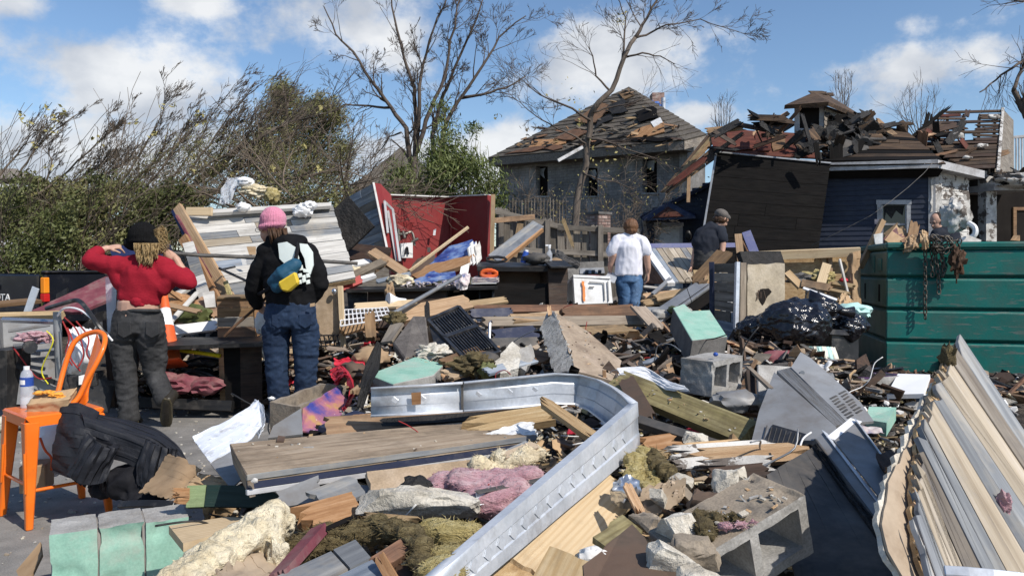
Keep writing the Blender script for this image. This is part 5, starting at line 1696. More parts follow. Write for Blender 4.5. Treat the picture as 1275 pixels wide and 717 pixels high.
for pth in([(494,292,12.3),(505,291,12.3),(512,289,12.35),(515,296,12.35),(516,306,12.35)],[(496,285,12.3),(497,300,12.3)],[(502,288,12.3),(504,296,12.25)],[(512,302,12.3),(521,297,12.3)]):
 rod(None,pth,.022,'pipe','pipe',parent=rr,curve=len(pth)>2)
fx=sheet(None,[(499,303,12.2),(514,302,12.28),(514,321,12.28),(500,321,12.2)],.08,'paper','wall_fixture',parent=rr)
mb=MB()
pf=Plane((499,303,12.18),(514,302,12.26),(500,321,12.18))
for(x0,y0,x1,y1)in((504.5,317,506,308),(508.5,317,507.5,308)):
 mb.tube([pf(x0,y0,.005),pf(x1,y1,.005)],.012,6)
mb.tube([pf(505.2,313,.005),pf(508.2,313,.005)],.010,6)
mb.tube([pf(505.8,308,.005),pf(507.7,308,.005)],.012,6)
build('black_mark',mb,'black_plastic',fx)
sheet(None,[(540,286,12.6),(543,285,12.6),(542,293,12.6),(539,293,12.6)],.02,'white_clean','switch_plate',parent=rr)
sheet(None,[(532,308,12.55),(536,308,12.55),(536,314,12.55),(532,314,12.55)],.02,'steel_dark','outlet',parent=rr)
board(None,(561.5,246,12.84),(561.5,345,12.84),.02,.02,'red_paint',n=(0,-1,0),name='corner_bead',parent=rr)
dw=empty('leaning_wall_end',P(475,335,11.4),'leaning wall end with barn planks outside, red paint inside and white door casing','wall section')
slats(dw,((434,245,11.6),(465,228,11.2),(484,318,11.0),(446,330,11.4)),9,['barn_grey','barn_brown','barn_grey','barn_blue'],.02,.006,'plank',1,jit=.004)
sheet(None,[(466,228,11.15),(474,229,11.3),(487,243,11.4),(496,325,11.2),(484,320,11.0)],.04,'red_wall','red_face',parent=dw)
board(None,(465,227,11.12),(484,320,10.96),.03,.04,'gypsum',n=(.3,-1,0),name='torn_edge',parent=dw)
for A,B in(((478,250,11.15),(489,261,11.2)),((489,260,11.18),(498,325,11.0)),((479,251,11.13),(483,290,11.05)),((483,262,11.2),(494,325,11.05))):
 board(None,A,B,.034,.04,'trim_white',n=(.2,-1,0),name='door_casing',parent=dw)
board('raw pine post standing right of the red wall corner',(614,242,11.9),(612,335,11.8),.065,.06,'pine',n=(0,-1,0),name='post',cat='post')
dk=empty('deck_rail',P(612,318,11),'diagonal grey boards with orange edge propped in front of the wooden fence','boards')
board(None,(612,320,10.8),(668,277,11.2),.14,.03,'barn_grey',n=(-.4,-.8,.4),name='board',parent=dk)
board(None,(618,324,10.7),(674,280,11.1),.10,.03,'steel_dull',n=(-.4,-.8,.4),name='board',parent=dk)
board(None,(621,328,10.65),(675,284,11.05),.05,.06,'wood_orange',n=(-.4,-.8,.4),name='edge_board',parent=dk)
rod('long pale wood stick standing up out of the heap before the red wall',[(509,338,9.6),(583,283,9.9)],.022,'pine_pale','wood_stick','stick',n=5)
sheet('brown bent board leaning below the red wall corner',[(505,341,10),(520,322,10.4),(541,315,10.5),(544,330,10.1),(526,342,9.8)],.03,'brown_sheet',torn=.02,step=.15)
pb=empty('printed_panel',P(560,338,9.6),'broken blue printed advertising panel tilted before the dark red wall','panel')
pp=Plane((530,332,9.4),(590,298,9.9),(596,325,9.2))
sheet(None,[(531,332),(560,306),(588,298),(594,312),(575,322),(556,330)],.02,'blue_print','printed_face',parent=pb,plane=pp,torn=.02,step=.12)
sheet(None,[(512,342,9.35),(530,331,9.4),(576,320,9.3),(590,316,9.3),(583,326,9.1),(540,343,9.1),(520,347,9.2)],.05,'wood_orange','broken_core',parent=pb,torn=.05,step=.1)
for k in range(3):
 sheet(None,[(583+k*4,308-k,9.3+k*.05),(589+k*4,300,9.6),(592+k*4,322,9.3),(586+k*4,330,9.2)],.02,('paper','white_paint','barn_white')[k],'layer',parent=pb,torn=.02,step=.1)
pb2=sheet('lower blue printed sheet with violet tones under the broken panel',[(512,350,9.0),(536,338,9.2),(566,334,9.2),(568,344,8.9),(530,353,8.8)],.015,'blue_print',torn=.03,step=.12)
CB=[('pine plank of the T-shaped pair left of the brown bent board',(462,311,9.5),(506,340,9.1),.13,.05,'pine',(0,-.6,.8)),('short pine block crossing the T-shaped pair',(480,322,9.3),(463,334,9.1),.11,.06,'pine_dirty',(0,-.6,.8)),('grey-brown plank sliding down toward the red painted beam',(478,324,9.2),(418,352,8.8),.12,.04,'wood_weathered',(0,-.6,.8)),('red painted beam end right of the tan cabinet',(416,361,8.6),(452,346,8.8),.10,.06,'red_paint',(0,-1,.4)),('white trim board left of the T-shaped planks',(400,334,9.2),(462,324,9.5),.12,.03,'white_paint',(0,-.5,.8)),('pale grey board under the white trim board',(402,346,9.0),(440,334,9.3),.18,.03,'barn_white',(0,-.5,.8)),('dark blue board behind the white trim board',(396,322,9.6),(442,330,9.4),.12,.03,'blue_navy',(0,-.5,.8)),('dark brown slab heaped behind the T-shaped planks',(432,312,9.9),(482,318,9.7),.40,.08,'wood_dark',(0,-.5,.8)),('white pipe piece beside the T-shaped planks',(449,346,8.9),(467,341,9.0),.06,.06,'white_clean',(0,-.5,.8)),('bluish grey strip above the dark cabinet',(468,350,8.9),(512,340,9.1),.07,.03,'barn_blue',(0,-.6,.8)),]
for lab,A,B,w,t,m,n in CB:
 board(lab,A,B,w,t,m,n=n,r=(.02,.05))
lump('yellowish torn foam heaped left of the blue printed sheet',(497,349,8.9),.14,.1,.07,'foam_cream',21,'foam_piece','foam',amp=.5,sub=3)
lump('cream foam scrap beside the white trim board',(437,338,9.1),.12,.08,.07,'foam_cream',22,'foam_piece','foam',amp=.5,sub=3)
dk2=empty('desk',P(530,384,8.7),'long dark shelf unit with open compartments in front of the printed panels','shelf unit')
sheet(None,[(432,357,8.9),(614,353,9.0),(620,357,8.6),(430,361,8.5)],.03,'black_wood','top',parent=dk2)
sheet(None,[(458,361,8.65),(556,359,8.65),(556,384,8.6),(458,386,8.6)],.03,'wood_dark','front_panel',parent=dk2)
sheet(None,[(556,361,9.05),(618,359,9.05),(618,382,9.0),(556,384,9.0)],.03,'shade_fill','back_panel',parent=dk2)
for x in(556,578,614):
 board(None,(x,360,8.7),(x,384,8.65),.03,.3,'black_wood',n=(0,-1,0),name='divider',parent=dk2)
sheet(None,[(432,364,8.7),(457,364,8.7),(457,386,8.65),(434,386,8.65)],.03,'black_wood','side_panel',parent=dk2)
bc=empty('black_cabinet',P(640,380,8.8),'black cabinet carcass with a brown back panel left of the dark bookcase','cabinet')
sheet(None,[(596,326,9.3),(688,327,9.3),(690,333,8.8),(594,332,8.8)],.05,'black_wood','top',parent=bc)
sheet(None,[(612,334,9.2),(683,334,9.2),(683,353,9.2),(612,353,9.2)],.03,'brown_sheet','back_panel',parent=bc)
sheet(None,[(598,352,8.8),(684,353,8.8),(684,380,8.75),(598,380,8.75)],.05,'burnt','front_panel',parent=bc)
board(None,(598,333,8.85),(599,380,8.75),.05,.4,'black_wood',n=(0,-1,0),name='side_panel',parent=bc)
bk=empty('bookcase',P(694,380,8.7),'tall dark brown bookcase end with chipped paint beside the white appliance','bookcase')
sheet(None,[(682,329,8.8),(707,328,8.85),(706,380,8.75),(684,381,8.7)],.35,'wood_dark','side_panel',parent=bk)
board(None,(681,328,8.8),(708,328,8.85),.38,.02,'black_wood',n=(0,-.2,1),name='top',parent=bk)
can=empty('spray_can',P(654,326,9),'blue spray can standing on the black cabinet','can')
pa,pb_=P(651,327,9),P(656,311,9)
mb=MB()
mb.tube([pa,pa.lerp(pb_,.82),pa.lerp(pb_,.86)],[.033,.033,.03],14)
build('can_body',mb,'blue_bright',can,smooth=50)
mb=MB()
mb.tube([pa.lerp(pb_,.86),pa.lerp(pb_,1)],[.024,.022],12)
build('cap',mb,'white_clean',can,smooth=50)
lump('grey-violet folded cloth beside the blue spray can',(668,322,9.0),.12,.08,.05,'steel_dark',23,'cloth_bundle','cloth',amp=.35,sub=3,ridged=True)
sb=empty('spray_bottle',P(684,326,9),'clear trigger spray bottle on the bookcase top','bottle')
mb=MB()
c=P(684,326,9)
mb.tube([c,c+ZA*.10,c+ZA*.135,c+ZA*.16],[.035,.035,.014,.014],12)
build('bottle_body',mb,'poly_clear',sb,smooth=40)
mb=MB()
mb.tube([c+ZA*.16,c+ZA*.20],.016,8)
mb.tube([c+ZA*.19-XA*.045,c+ZA*.19+XA*.02],.012,6)
build('trigger_head',mb,'white_clean',sb,smooth=40)
rod('black cable coil on the cabinet top left of the spray can',[P(618+13*math.cos(a*.7),323+3.2*math.sin(a*.7),9.0)for a in range(26)],.016,'black_plastic','cable_coil','cable')
rod('red flexible hose coil beside the magazine stack',[P(609+10*math.cos(a*.6),341-a*.05+4.0*math.sin(a*.6),8.8)for a in range(20)],.022,'cone_orange','hose_coil','hose')
for k in range(5):
 sheet(('bottom','second','middle','fourth','top')[k]+' magazine of the stack on the dark shelf unit',[(588,352.5-k*1.5,8.7),(618+k%2*3,352-k*1.5,8.72),(622,349-k*1.5,8.95),(592,349.5-k*1.5,8.95)],.010,pick(['magazine','paper','magazine']),'magazine','magazine',group='magazine stack')
cloth('open crumpled magazine with pictures hanging over the dark shelf edge',[[(568,346,8.6),(578,340,8.65),(586,342,8.7)],[(566,354,8.5),(576,350,8.45),(584,352,8.5)],[(569,360,8.5),(576,361,8.45),(581,359,8.5)]],'magazine',amp=.02,seed=6,name='magazine',cat='magazine',t=.004)
sheet('white folded sheet standing right of the crumpled magazine',[(574,332,8.9),(585,327,8.95),(582,345,8.8),(571,349,8.7)],.01,'paper','paper_sheet','paper')
for i in range(9):
 x,y=random.uniform(505,575),random.uniform(347,356)
mb=MB()
for k in range(60):
 p=P(random.uniform(498,570),random.uniform(350,357),8.75+random.uniform(-.1,.1))
 mb.box(frame(p,Vector((random.gauss(0,1),random.gauss(0,1),.2)),Vector((random.gauss(0,.4),random.gauss(0,.4),1))),.05,.025,.008)
build('scattered_photos',mb,'magazine',label='scattered small prints and scraps on the dark shelf unit',cat='scraps',kind='stuff')
ls=empty('lamp_shade',P(494,380,8.0),'toppled white bell-shaped lamp shade in front of the dark shelf unit','lamp')
a,b=P(483,373,8.0),P(505,375,8.1)
mb=MB()
mb.tube([a.lerp(b,t)for t in(0,.1,.35,.6,1)],[.075,.07,.045,.030,.028],16)
build('shade',mb,'white_clean',ls,smooth=50)
mb=MB()
mb.tube([a.lerp(b,.98),a.lerp(b,1.3)],[.018,.014],8)
build('socket',mb,'chrome',ls,smooth=50)
lump('brown leather glove lying behind the white lamp shade',(485,364,8.2),.05,.05,.09,'cardboard',25,'glove','glove',amp=.5,sub=3)
rod('long grey metal pole slanting over the planks before the shelf unit',[(490,390,7.2),(573,343,8.3)],.022,'steel_dull','metal_pole','pole',n=8)
MB2=[('thick pine plank lying before the dark shelf unit',(498,391,7.4),(586,374,8.0),.20,.05,'pine',(0,-.75,.65)),('split pine board right of the thick pine plank',(584,378,8.1),(632,372,8.3),.10,.04,'pine',(0,-.6,.8)),('pale board lying behind the wire grid',(440,381,7.9),(520,376,8.0),.12,.03,'pine_pale',(0,-.5,.9)),('long dark red-brown beam in front of the black cabinet',(590,384,7.9),(762,383,8.2),.10,.10,'wood_brown',(0,-.7,.7)),('long pale splintered board below the white appliance',(636,397,7.4),(768,384,8.0),.12,.03,'board_tan',(0,-.6,.8)),('broken brown timber ends under the white appliance',(700,392,7.5),(792,386,7.9),.16,.06,'wood_brown',(0,-.8,.6)),('grey-brown board across the middle of the heap',(600,400,7.2),(806,398,7.6),.12,.05,'wood_weathered',(0,-.7,.7)),('navy painted rail lying behind the black crate',(585,390,7.5),(640,388,7.7),.10,.04,'navy_paint',(0,-.8,.5)),('tan board resting right of the navy rail',(636,395,7.3),(700,394,7.5),.16,.03,'pine_dirty',(0,-.4,.9)),('short upright board scrap right of the grey-brown board',(794,380,7.6),(820,408,7.2),.16,.03,'wood_weathered',(.3,-.9,.2)),('pinkish flat board on the yellow rubble',(726,411,6.9),(786,407,7.2),.18,.03,'pine_dirty',(0,-.3,.9)),('dark beam left of the wire grid',(424,405,7.3),(520,402,7.4),.08,.06,'wood_dark',(0,-.8,.5)),('blue painted beam below the navy rail',(614,418,6.7),(670,412,6.9),.14,.05,'navy_paint',(0,-.7,.6)),('dark grey beam under the blue painted beam',(610,428,6.4),(672,426,6.6),.12,.05,'steel_dark',(0,-.7,.6)),('long low dark timber at the foot of the shelf unit',(430,398,7.6),(560,392,7.8),.1,.06,'wood_dark',(0,-.8,.5)),('brown board end poking from below the tan cabinet',(424,412,7.0),(470,398,7.3),.1,.04,'wood_brown',(0,-.7,.6)),]
for lab,A,B,w,t,m,n in MB2:
 board(lab,A,B,w,t,m,n=n,r=(.05,.05))
rod('small bright chrome bracket behind the white plaster chunk',[(609,425,6.5),(610,402,6.6),(613,400,6.6)],.014,'chrome','bracket','bracket')
wg=empty('wire_grid',P(452,404,7.2),'white wire shelf grid lying right of the tan cabinet','wire shelf')
g0,g1,g2,g3=P(424,386,7.6),P(482,383,7.6),P(488,396,7.0),P(424,406,6.9)
for k in range(13):
 f=k/12
 rod(None,[g0.lerp(g1,f),g3.lerp(g2,f)],.006,'white_clean','wire',parent=wg,n=5)
for k in range(4):
 f=k/3
 rod(None,[g0.lerp(g3,f),g1.lerp(g2,f)],.007,'white_clean','wire',parent=wg,n=5)
fa=empty('white_appliance',P(735,380,9.3),'white metal appliance door box with an orange spray mark behind the planks','appliance')
sheet(None,[(714,346,9.2),(760,348,9.3),(763,377,9.25),(716,379,9.15)],.06,'white_paint','front_panel',parent=fa)
sheet(None,[(703,358,9.7),(714,345.5,9.22),(716,379,9.17),(705,375,9.6)],.03,'sheet_grey','side_panel',parent=fa)
sheet(None,[(703,357,9.72),(714,345,9.2),(760,347,9.28),(756,352,9.9)],.03,'white_paint','top_panel',parent=fa)
fp=Plane((714,346,9.185),(760,348,9.285),(716,379,9.135))
sheet(None,[fp(724.5,350,.01),fp(727.5,350,.01),fp(728.5,362,.01),fp(729,375,.01),fp(726.5,375,.01),fp(725.5,360,.01)],.004,'spray_orange','spray_mark',parent=fa,torn=.008,step=.03)
for(x0,y0,x1,y1)in((734,351,752,352),(752,352,753,374),(757,350,758,375),(734,357,740,357.3)):
 board(None,fp(x0,y0,.012),fp(x1,y1,.012),.012,.012,'sheet_grey',n=fp.n,name='panel_seam',parent=fa)
bd=empty('dishwasher',P(735,346,10.2),'dark open dishwasher shell with grey controls behind the white appliance','appliance')
sheet(None,[(706,327,10.3),(752,325,10.4),(752,348,10.3),(708,350,10.2)],.3,'black_plastic','shell',parent=bd)
sheet(None,[(722,334,10.1),(752,333,10.2),(753,340,10.1),(722,341,10.0)],.05,'steel_dull','control_panel',parent=bd)
for x in(729,737,745):
 sheet(None,[(x,336,10.02),(x+4,336,10.05),(x+4,339,10.0),(x,339,9.98)],.02,'black_plastic','button',parent=bd)
cloth('dark curved sheet bent up behind the bookcase',[[(690,326,9.6),(694,311,9.7)],[(704,331,9.4),(706,320,9.6)],[(720,332,9.3),(722,328,9.4)]],'steel_dark',amp=.02,name='bent_sheet',cat='sheet',t=.02)
lump('reddish basket lid lying on the white appliance',(737,345,9.6),.15,.15,.03,'burgundy',27,'basket_lid','lid',amp=.1,sub=3)
sheet('pale blue plastic sheet right of the white appliance',[(750,347,9.5),(758,337,9.7),(768,341,9.6),(765,352,9.4)],.01,'poly_clear','plastic_sheet','plastic',torn=.02,step=.1)
lump('round wicker cushion half hidden behind the bookcase',(692,327,9.4),.1,.1,.06,'cardboard',28,'cushion','cushion',amp=.1,sub=3)
bpn=empty('plank_panel',P(845,352,9.6),'leaning panel of diagonal barn planks right of the man in the white shirt','wall section')
slats(bpn,((809,309,10.9),(838,351,9.7),(914,350,9.7),(884,308,10.9)),10,['barn_tan','barn_white','barn_tan','barn_grey','barn_tan','barn_blue'],.02,.008,'plank',0,jit=.004)
board(None,(805,309,10.88),(836,352,9.65),.10,.05,'white_paint',n=(0,-.5,.8),name='edge_board',parent=bpn)
board(None,(806,306,10.95),(925,305,10.95),.07,.05,'violet_paint',n=(0,-1,.3),name='top_rail',parent=bpn)
sheet(None,[(806,312,10.95),(834,353,9.75),(800,352,10.6),(797,330,10.9)],.03,'wood_brown','side_board',parent=bpn)
rod('thin dry branch in the gap behind the man in white',[(802,350,10.2),(806,335,10.3),(801,322,10.4),(806,314,10.4)],.012,'twig_brown','branch','branch')
board('violet painted board leaning right of the man in the dark shirt',(929,288,10.6),(940,316,10.4),.12,.03,'violet_paint',n=(-.2,-1,0))
board('upright pine stud end rising over the barn box',(919,291,9.3),(923,328,9.1),.085,.045,'pine',n=(-.2,-1,0),name='stud',cat='stud')
rod('thin brown branch beside the upright pine stud',[(924,300,9.4),(930,312,9.3),(934,318,9.3)],.012,'wood_brown','branch','branch')
board('short pine stud standing before the leaning plank panel',(866,336,9.5),(868,352,9.4),.06,.04,'pine',n=(0,-1,0),name='stud',cat='stud')
board('orange-brown splintered plank sloping down behind the grey box beam',(903,312,9.2),(866,352,8.7),.20,.04,'wood_brown',n=(-.4,-.7,.6),r=(.03,.1))
bbm=empty('box_beam',P(840,390,8.3),'large grey box beam sloping down with a splintered upper end','beam')
A,B=P(878,352,8.7),P(806,402,7.9)
board(None,A,B,.20,.03,'steel_dull',n=(-.35,-.6,.7),name='top_board',parent=bbm)
board(None,A+Vector((.06,-.05,-.10)),B+Vector((.06,-.05,-.10)),.18,.03,'burnt',n=(.5,-.8,.1),name='side_board',parent=bbm)
for k in range(5):
 board(None,A+Vector((random.uniform(-.05,.1),0,random.uniform(-.12,.04))),A+Vector((random.uniform(.0,.16),.05,random.uniform(.02,.14))),.05,.02,'pine_dirty',n=(0,-1,.2),name='splinter',parent=bbm,r=(0,.05))
WMs=[((801,368,9.5),(846,363,9.6),.1,'pine','long pine strip right of the legs of the man in white'),((799,377,9.2),(856,368,9.4),.12,'pine_dirty','tan board on the planks beside the man in white'),((800,356,9.9),(856,362,9.6),.05,'barn_white','thin white strip under the leaning plank panel'),((815,371,9.2),(872,358,9.4),.12,'pine','short pine board under the box beam top'),((764,386,8.8),(828,385,8.8),.10,'barn_grey','grey board crossing before the man in white'),((836,345,9.8),(812,366,9.4),.05,'steel_dull','slim steel strip slanting under the plank panel')]
for A,B,w,m,lab in WMs:
 board(lab,A,B,w,.03,m,n=(0,-.5,.8),r=(.04,.04))
for i,(x,y,rx,m,lab)in enumerate(((838,386,.06,'leaf_dark','mossy clod under the lower box beam'),(820,392,.09,'concrete','grey stone below the box beam'),(808,398,.07,'plaster','pale stone left of the box beam foot'),(852,388,.08,'concrete','second grey stone right of the mossy clod'))):
 lump(lab,(x,y,8.0),rx,.08,rx*.7,m,60+i,'stone','stone',amp=.3,sub=3)
wc=empty('wall_chunk',P(925,424,7.3),'standing wall chunk with dark planks on one face and pitted tan concrete on the other','wall section')
slats(wc,((889,328,7.55),(918,327,7.3),(917,428,7.2),(890,420,7.5)),8,['barn_brown','fence_wood','barn_blue','fence_wood'],.03,.006,'plank',1,jit=.006)
board(None,(886,326,7.6),(887,420,7.55),.05,.05,'navy_paint',n=(-.3,-1,0),name='corner_trim',parent=wc)
board(None,(919.5,326,7.24),(917,426,7.15),.035,.05,'galv',n=(.1,-1,0),name='metal_corner',parent=wc)
board(None,(926,327,7.26),(925,425,7.18),.06,.05,'wood_weathered',n=(.2,-1,0),name='edge_stud',parent=wc)
cp=Plane((932,329,7.3),(977,328,7.55),(932,418,7.2))
hole=[(943,366),(947,360),(957,359),(961,363),(954,372),(950,380),(946,374)]
w_=[cp(x,y)for x,y in((931,329),(977,328),(977,416),(931,420))]
mb=MB()
mb.prism(rag(w_,.008,.06,3),-cp.n*.14)
build('concrete_face',mb,'foam_cream',wc,M=frame(w_[0],w_[1]-w_[0],cp.n)).data.materials[0]=mat('tan_concrete',[(.30,.25,.18),(.40,.34,.25),(.47,.41,.32)],4,vary=.02,dirt=((.20,.17,.13),.45,3),bump=.8,bdist=.008,fine=(60,.12))
sheet(None,[cp(x,y,.006)for x,y in hole],.006,'shade_fill','hole',parent=wc,torn=.006,step=.03)  # dark sheet on the face, painting the shade inside the hole
for k in range(4):
 board(None,cp(943+k*2+random.uniform(-2,2),360+random.uniform(0,4),.012),cp(944+k*2+random.uniform(-4,4),370+random.uniform(0,6),.012),.008,.006,'brown_sheet',n=cp.n,name='fibre',parent=wc)
board('charred black board lying on top of the wall chunk',(924,322,7.8),(975,321,8.1),.16,.06,'tarpaper',n=(0,-.9,.3))
wf=empty('framed_wall',P(1000,380,9.4),'low framed wall of pine plates and plywood before the blue house','wall section')
board(None,(922,314,9.5),(1071,308,9.3),.045,.11,'pine_pale',n=(0,-.2,1),name='top_plate',parent=wf)
sheet(None,[(925,315,9.6),(1071,309,9.42),(1072,385,9.4),(925,390,9.55)],.02,'osb','sheathing',parent=wf)
for x0 in(1026,1034):
 board(None,(x0,313,9.42),(x0+1,385,9.4),.05,.09,'plywood' if x0==1026 else 'pine',n=(0,-1,0),name='stud',parent=wf)
for k,(A,B,w,m,lab)in enumerate((((980,338,8.6),(999,357,8.5),.09,'pine','pine offcut tilted on the rubble above the trash bags'),((1030,328,8.7),(1022,354,8.6),.10,'pine_pale','pale upright offcut above the trash bags'),((998,352,8.5),(1034,358,8.4),.11,'pine_dirty','dirty board lying under the two pine offcuts'),((1036,351,8.8),(1064,356,8.6),.07,'pine','upper pine board by the cardboard at the dumpster'),((1034,360,8.7),(1058,365,8.5),.05,'pine','lower pine board by the cardboard at the dumpster'),((1046,322,8.9),(1058,372,8.5),.02,'barn_white','thin lath upright before the cardboard'))):
 board(lab,A,B,w,.035,m,n=(0,-.7,.6),r=(.0,.03))
cloth('tall folded cardboard sheet standing left of the dumpster',[[(1056,318,9.0),(1055,345,8.9),(1058,382,8.7)],[(1062,314,8.9),(1062,345,8.8),(1064,384,8.6)],[(1071,312,9.0),(1071,345,8.9),(1071,384,8.7)]],'cardboard',amp=.02,name='cardboard',cat='cardboard')
cloth('torn cardboard flap lying above the right trash bag',[[(1043,371,8.2),(1052,366,8.3),(1062,378,8.2)],[(1046,382,8.0),(1056,380,8.0),(1066,388,8.0)]],'kraft',amp=.03,name='cardboard',cat='cardboard',tear=.02)
lump('yellow insulation clump above the trash bags',(1018,345,8.8),.18,.12,.08,'fiber_yellow',33,'insulation_tuft','insulation',amp=.55,sub=4)
lump('grey rubble clump behind the pine offcuts',(1000,347,8.8),.16,.1,.07,'concrete_dark',34,'rubble_lump','rubble',amp=.6,sub=3)
lump('small pink-red scrap before the cardboard',(1051,349,8.8),.05,.04,.03,'net_red',35,'plastic_scrap','scrap',amp=.4,sub=2)
cloth('curved roofing strip with white edge behind the trash bags',[[(1003,358,8.3),(1002,372,8.1)],[(1022,362,8.2),(1018,378,8.0)],[(1042,374,8.1),(1036,386,7.9)]],'tarpaper',amp=.02,name='roofing_strip',cat='roofing')
board('white metal edge along the curved roofing strip',(1000,358,8.25),(1042,373,8.05),.03,.02,'white_clean',n=(0,-1,.5),name='metal_strip',cat='strip')
def trash_bag(lab,x,y,Y,rx,ry,rz,seed,knot=None):
 e=empty('trash_bag',P(x,y,Y)-ZA*rz,lab,'trash bag')
 mb=ico_lump(P(x,y,Y),rx,ry,rz,seed,.12,1.6,6)
 o=build('bag_body',mb,'bag_plastic',e,smooth=180)
 ctr=Vector(o.matrix_basis.translation)
 def wr(c_,n_):
  q=c_*4.2+Vector((seed*3,seed,0))
  s_=Vector((q.x,q.y,q.z*.5))
  r1=(1-abs(noise.noise(s_)))**3
  r2=(1-abs(noise.noise(s_*2.6+Vector((9,1,4)))))**4
  r3=(1-abs(noise.noise(s_*6.1)))**4
  return.030*r1+.006*r2+.002*r3-.022
 displace(o.data,wr)
 if knot:
  kp=P(*knot)
  mb=MB()
  top=P(x,y,Y)+ZA*rz*.8
  mb.tube([top,top.lerp(kp,.5)+ZA*.03,kp,kp+(kp-top)*.25+Vector((.03,0,.02))],[.09,.05,.03,.055],12)
  k=build('knot',mb,'bag_plastic',e,smooth=180)
 return e
trash_bag('largest shiny black trash bag in the middle of the bag heap',989,404,6.6,.31,.26,.22,3)
trash_bag('smaller black trash bag left of the largest bag',941,414,6.8,.18,.2,.17,8)
trash_bag('black trash bag squeezed between the largest bag and the dumpster',1050,407,6.9,.20,.2,.14,12)
trash_bag('flat black trash bag lying on top of the largest bag',1006,383,6.75,.30,.18,.09,15,(1048,388,6.7))
bn=empty('black_bin',P(1052,462,6.9),'black plastic bin standing against the dumpster under the right bag','bin')
sheet(None,[(1036,414,6.7),(1069,416,6.8),(1069,468,6.75),(1034,468,6.65)],.3,'black_plastic','bin_body',parent=bn)
board(None,(1033,413,6.66),(1071,415,6.76),.05,.03,'black_plastic',n=(0,-1,.3),name='rim',parent=bn)
st=empty('striped_sack',P(1020,460,6.4),'crumpled cream and teal striped sack below the largest bag','sack')
for k in range(7):
 f0,f1=k/7,(k+1)/7
 g=lambda f,dy:P(999+41*f,432+dy+4*math.sin(f*3)-(5 if dy==0 else 0)*math.sin(f*3.1),6.35-.1*math.sin(f*3.14))
 cloth(None,[[g(f0,0),g(f0,13)-YA*.06,g(f0,26)],[g((f0+f1)/2,0),g((f0+f1)/2,13)-YA*.08,g((f0+f1)/2,26)],[g(f1,0),g(f1,13)-YA*.06,g(f1,26)]],'cloth_stripe' if k%2==0 else 'cloth_teal',amp=.012,seed=k*.1,name='stripe',parent=st,nu=6,nv=12)
lump('pale teal plastic wad between the bags and the dumpster',(1062,388,7.0),.10,.08,.05,'cloth_teal',44,'plastic_wad','plastic',amp=.5,sub=3,ridged=True)
lump('dark red crumpled packaging under the largest bag',(972,448,6.2),.13,.08,.05,'burgundy',45,'packaging','packaging',amp=.5,sub=3,ridged=True)
lump('brown dirt clod under the left trash bag',(938,436,6.5),.10,.08,.06,'brown_sheet',46,'stone','stone',amp=.5,sub=3)
DC=P(1104,400,8.6)
DC.z=0
dx_=Vector((math.cos(R(14)),-math.sin(R(14)),0))
dy_=Vector((math.sin(R(14)),math.cos(R(14)),0))
dp=empty('dumpster',DC,'large ribbed green steel dumpster draped with rusty chains','dumpster')
dztop=1.58
def DPT(u,v,z):
 return DC+dx_*u+dy_*v+Vector((0,0,z))
def dbox(name,u0,u1,v0,v1,z0,z1,m,parent=dp,bev=.012):
 M=frame(DPT((u0+u1)/2,(v0+v1)/2,(z0+z1)/2),dx_,ZA)
 mb=MB()
 mb.box(M,u1-u0,v1-v0,z1-z0)
 return build(name,mb,m,parent,M=M,bevel=bev)
DL,DWd=5.2,1.8
zs=[0.16,0.49,0.53,0.855,.895,1.185,1.235,1.50]
dbox('wall',0.05,DL,0.05,.09,.10,1.50,'dumpster_green')
dbox('wall',0.05,.09,.09,DWd,.10,1.50,'dumpster_end')
dbox('wall',0.05,DL,DWd-.05,DWd,.10,1.50,'dumpster_green')
dbox('floor',0.05,DL,.09,DWd-.05,.10,.16,'dumpster_green')
for i,(a,b,e)in enumerate(((.12,.445,.0),(.50,.80,0),(.855,1.16,0),(1.215,1.475,0))):
 for(name,u0,u1,v0,v1,m)in(('band',.0,DL,.0,.05,'dumpster_green'),('end_band',.0,.05,.05,DWd-.02,'dumpster_end')):
  if name=='band':
   pr=[(v1,a-.03),(v0,a),(v0,b),(v1,b+.03)]
   mb=MB()
   mb.prism([DPT(u0,v,z)for v,z in pr],dx_*(u1-u0))
  else:
   pr=[(u1,a-.03),(u0,a),(u0,b),(u1,b+.03)]
   mb=MB()
   mb.prism([DPT(u,v0,z)for u,z in pr],dy_*(v1-v0))
  build(name,mb,m,dp,M=frame(DPT((u0+u1)/2,v0,(a+b)/2),dx_,ZA),bevel=.008)
dbox('rim',-.02,DL,-.03,.10,1.505,dztop,'dumpster_green',bev=.02)
dbox('end_rim',-.02,.10,.10,DWd,1.503,dztop-.003,'dumpster_end',bev=.02)
dbox('rim',-.02,DL,DWd-.08,DWd+.02,1.505,dztop,'dumpster_green',bev=.02)
dbox('hinge_plate',-.012,.0,.25,.45,1.26,1.40,'dumpster_green',bev=.004)
dbox('hinge_plate',-.010,.0,.62,.72,1.24,1.44,'dumpster_green',bev=.004)
for v in(.35,1.15):
 dbox('lift_slot',-.004,.0,v,v+.07,.90,1.10,'shade_fill',bev=0)
dbox('skid',.05,DL,.1,.25,0,.10,'rust')
dbox('skid',.05,DL,DWd-.25,DWd-.1,0,.10,'rust')
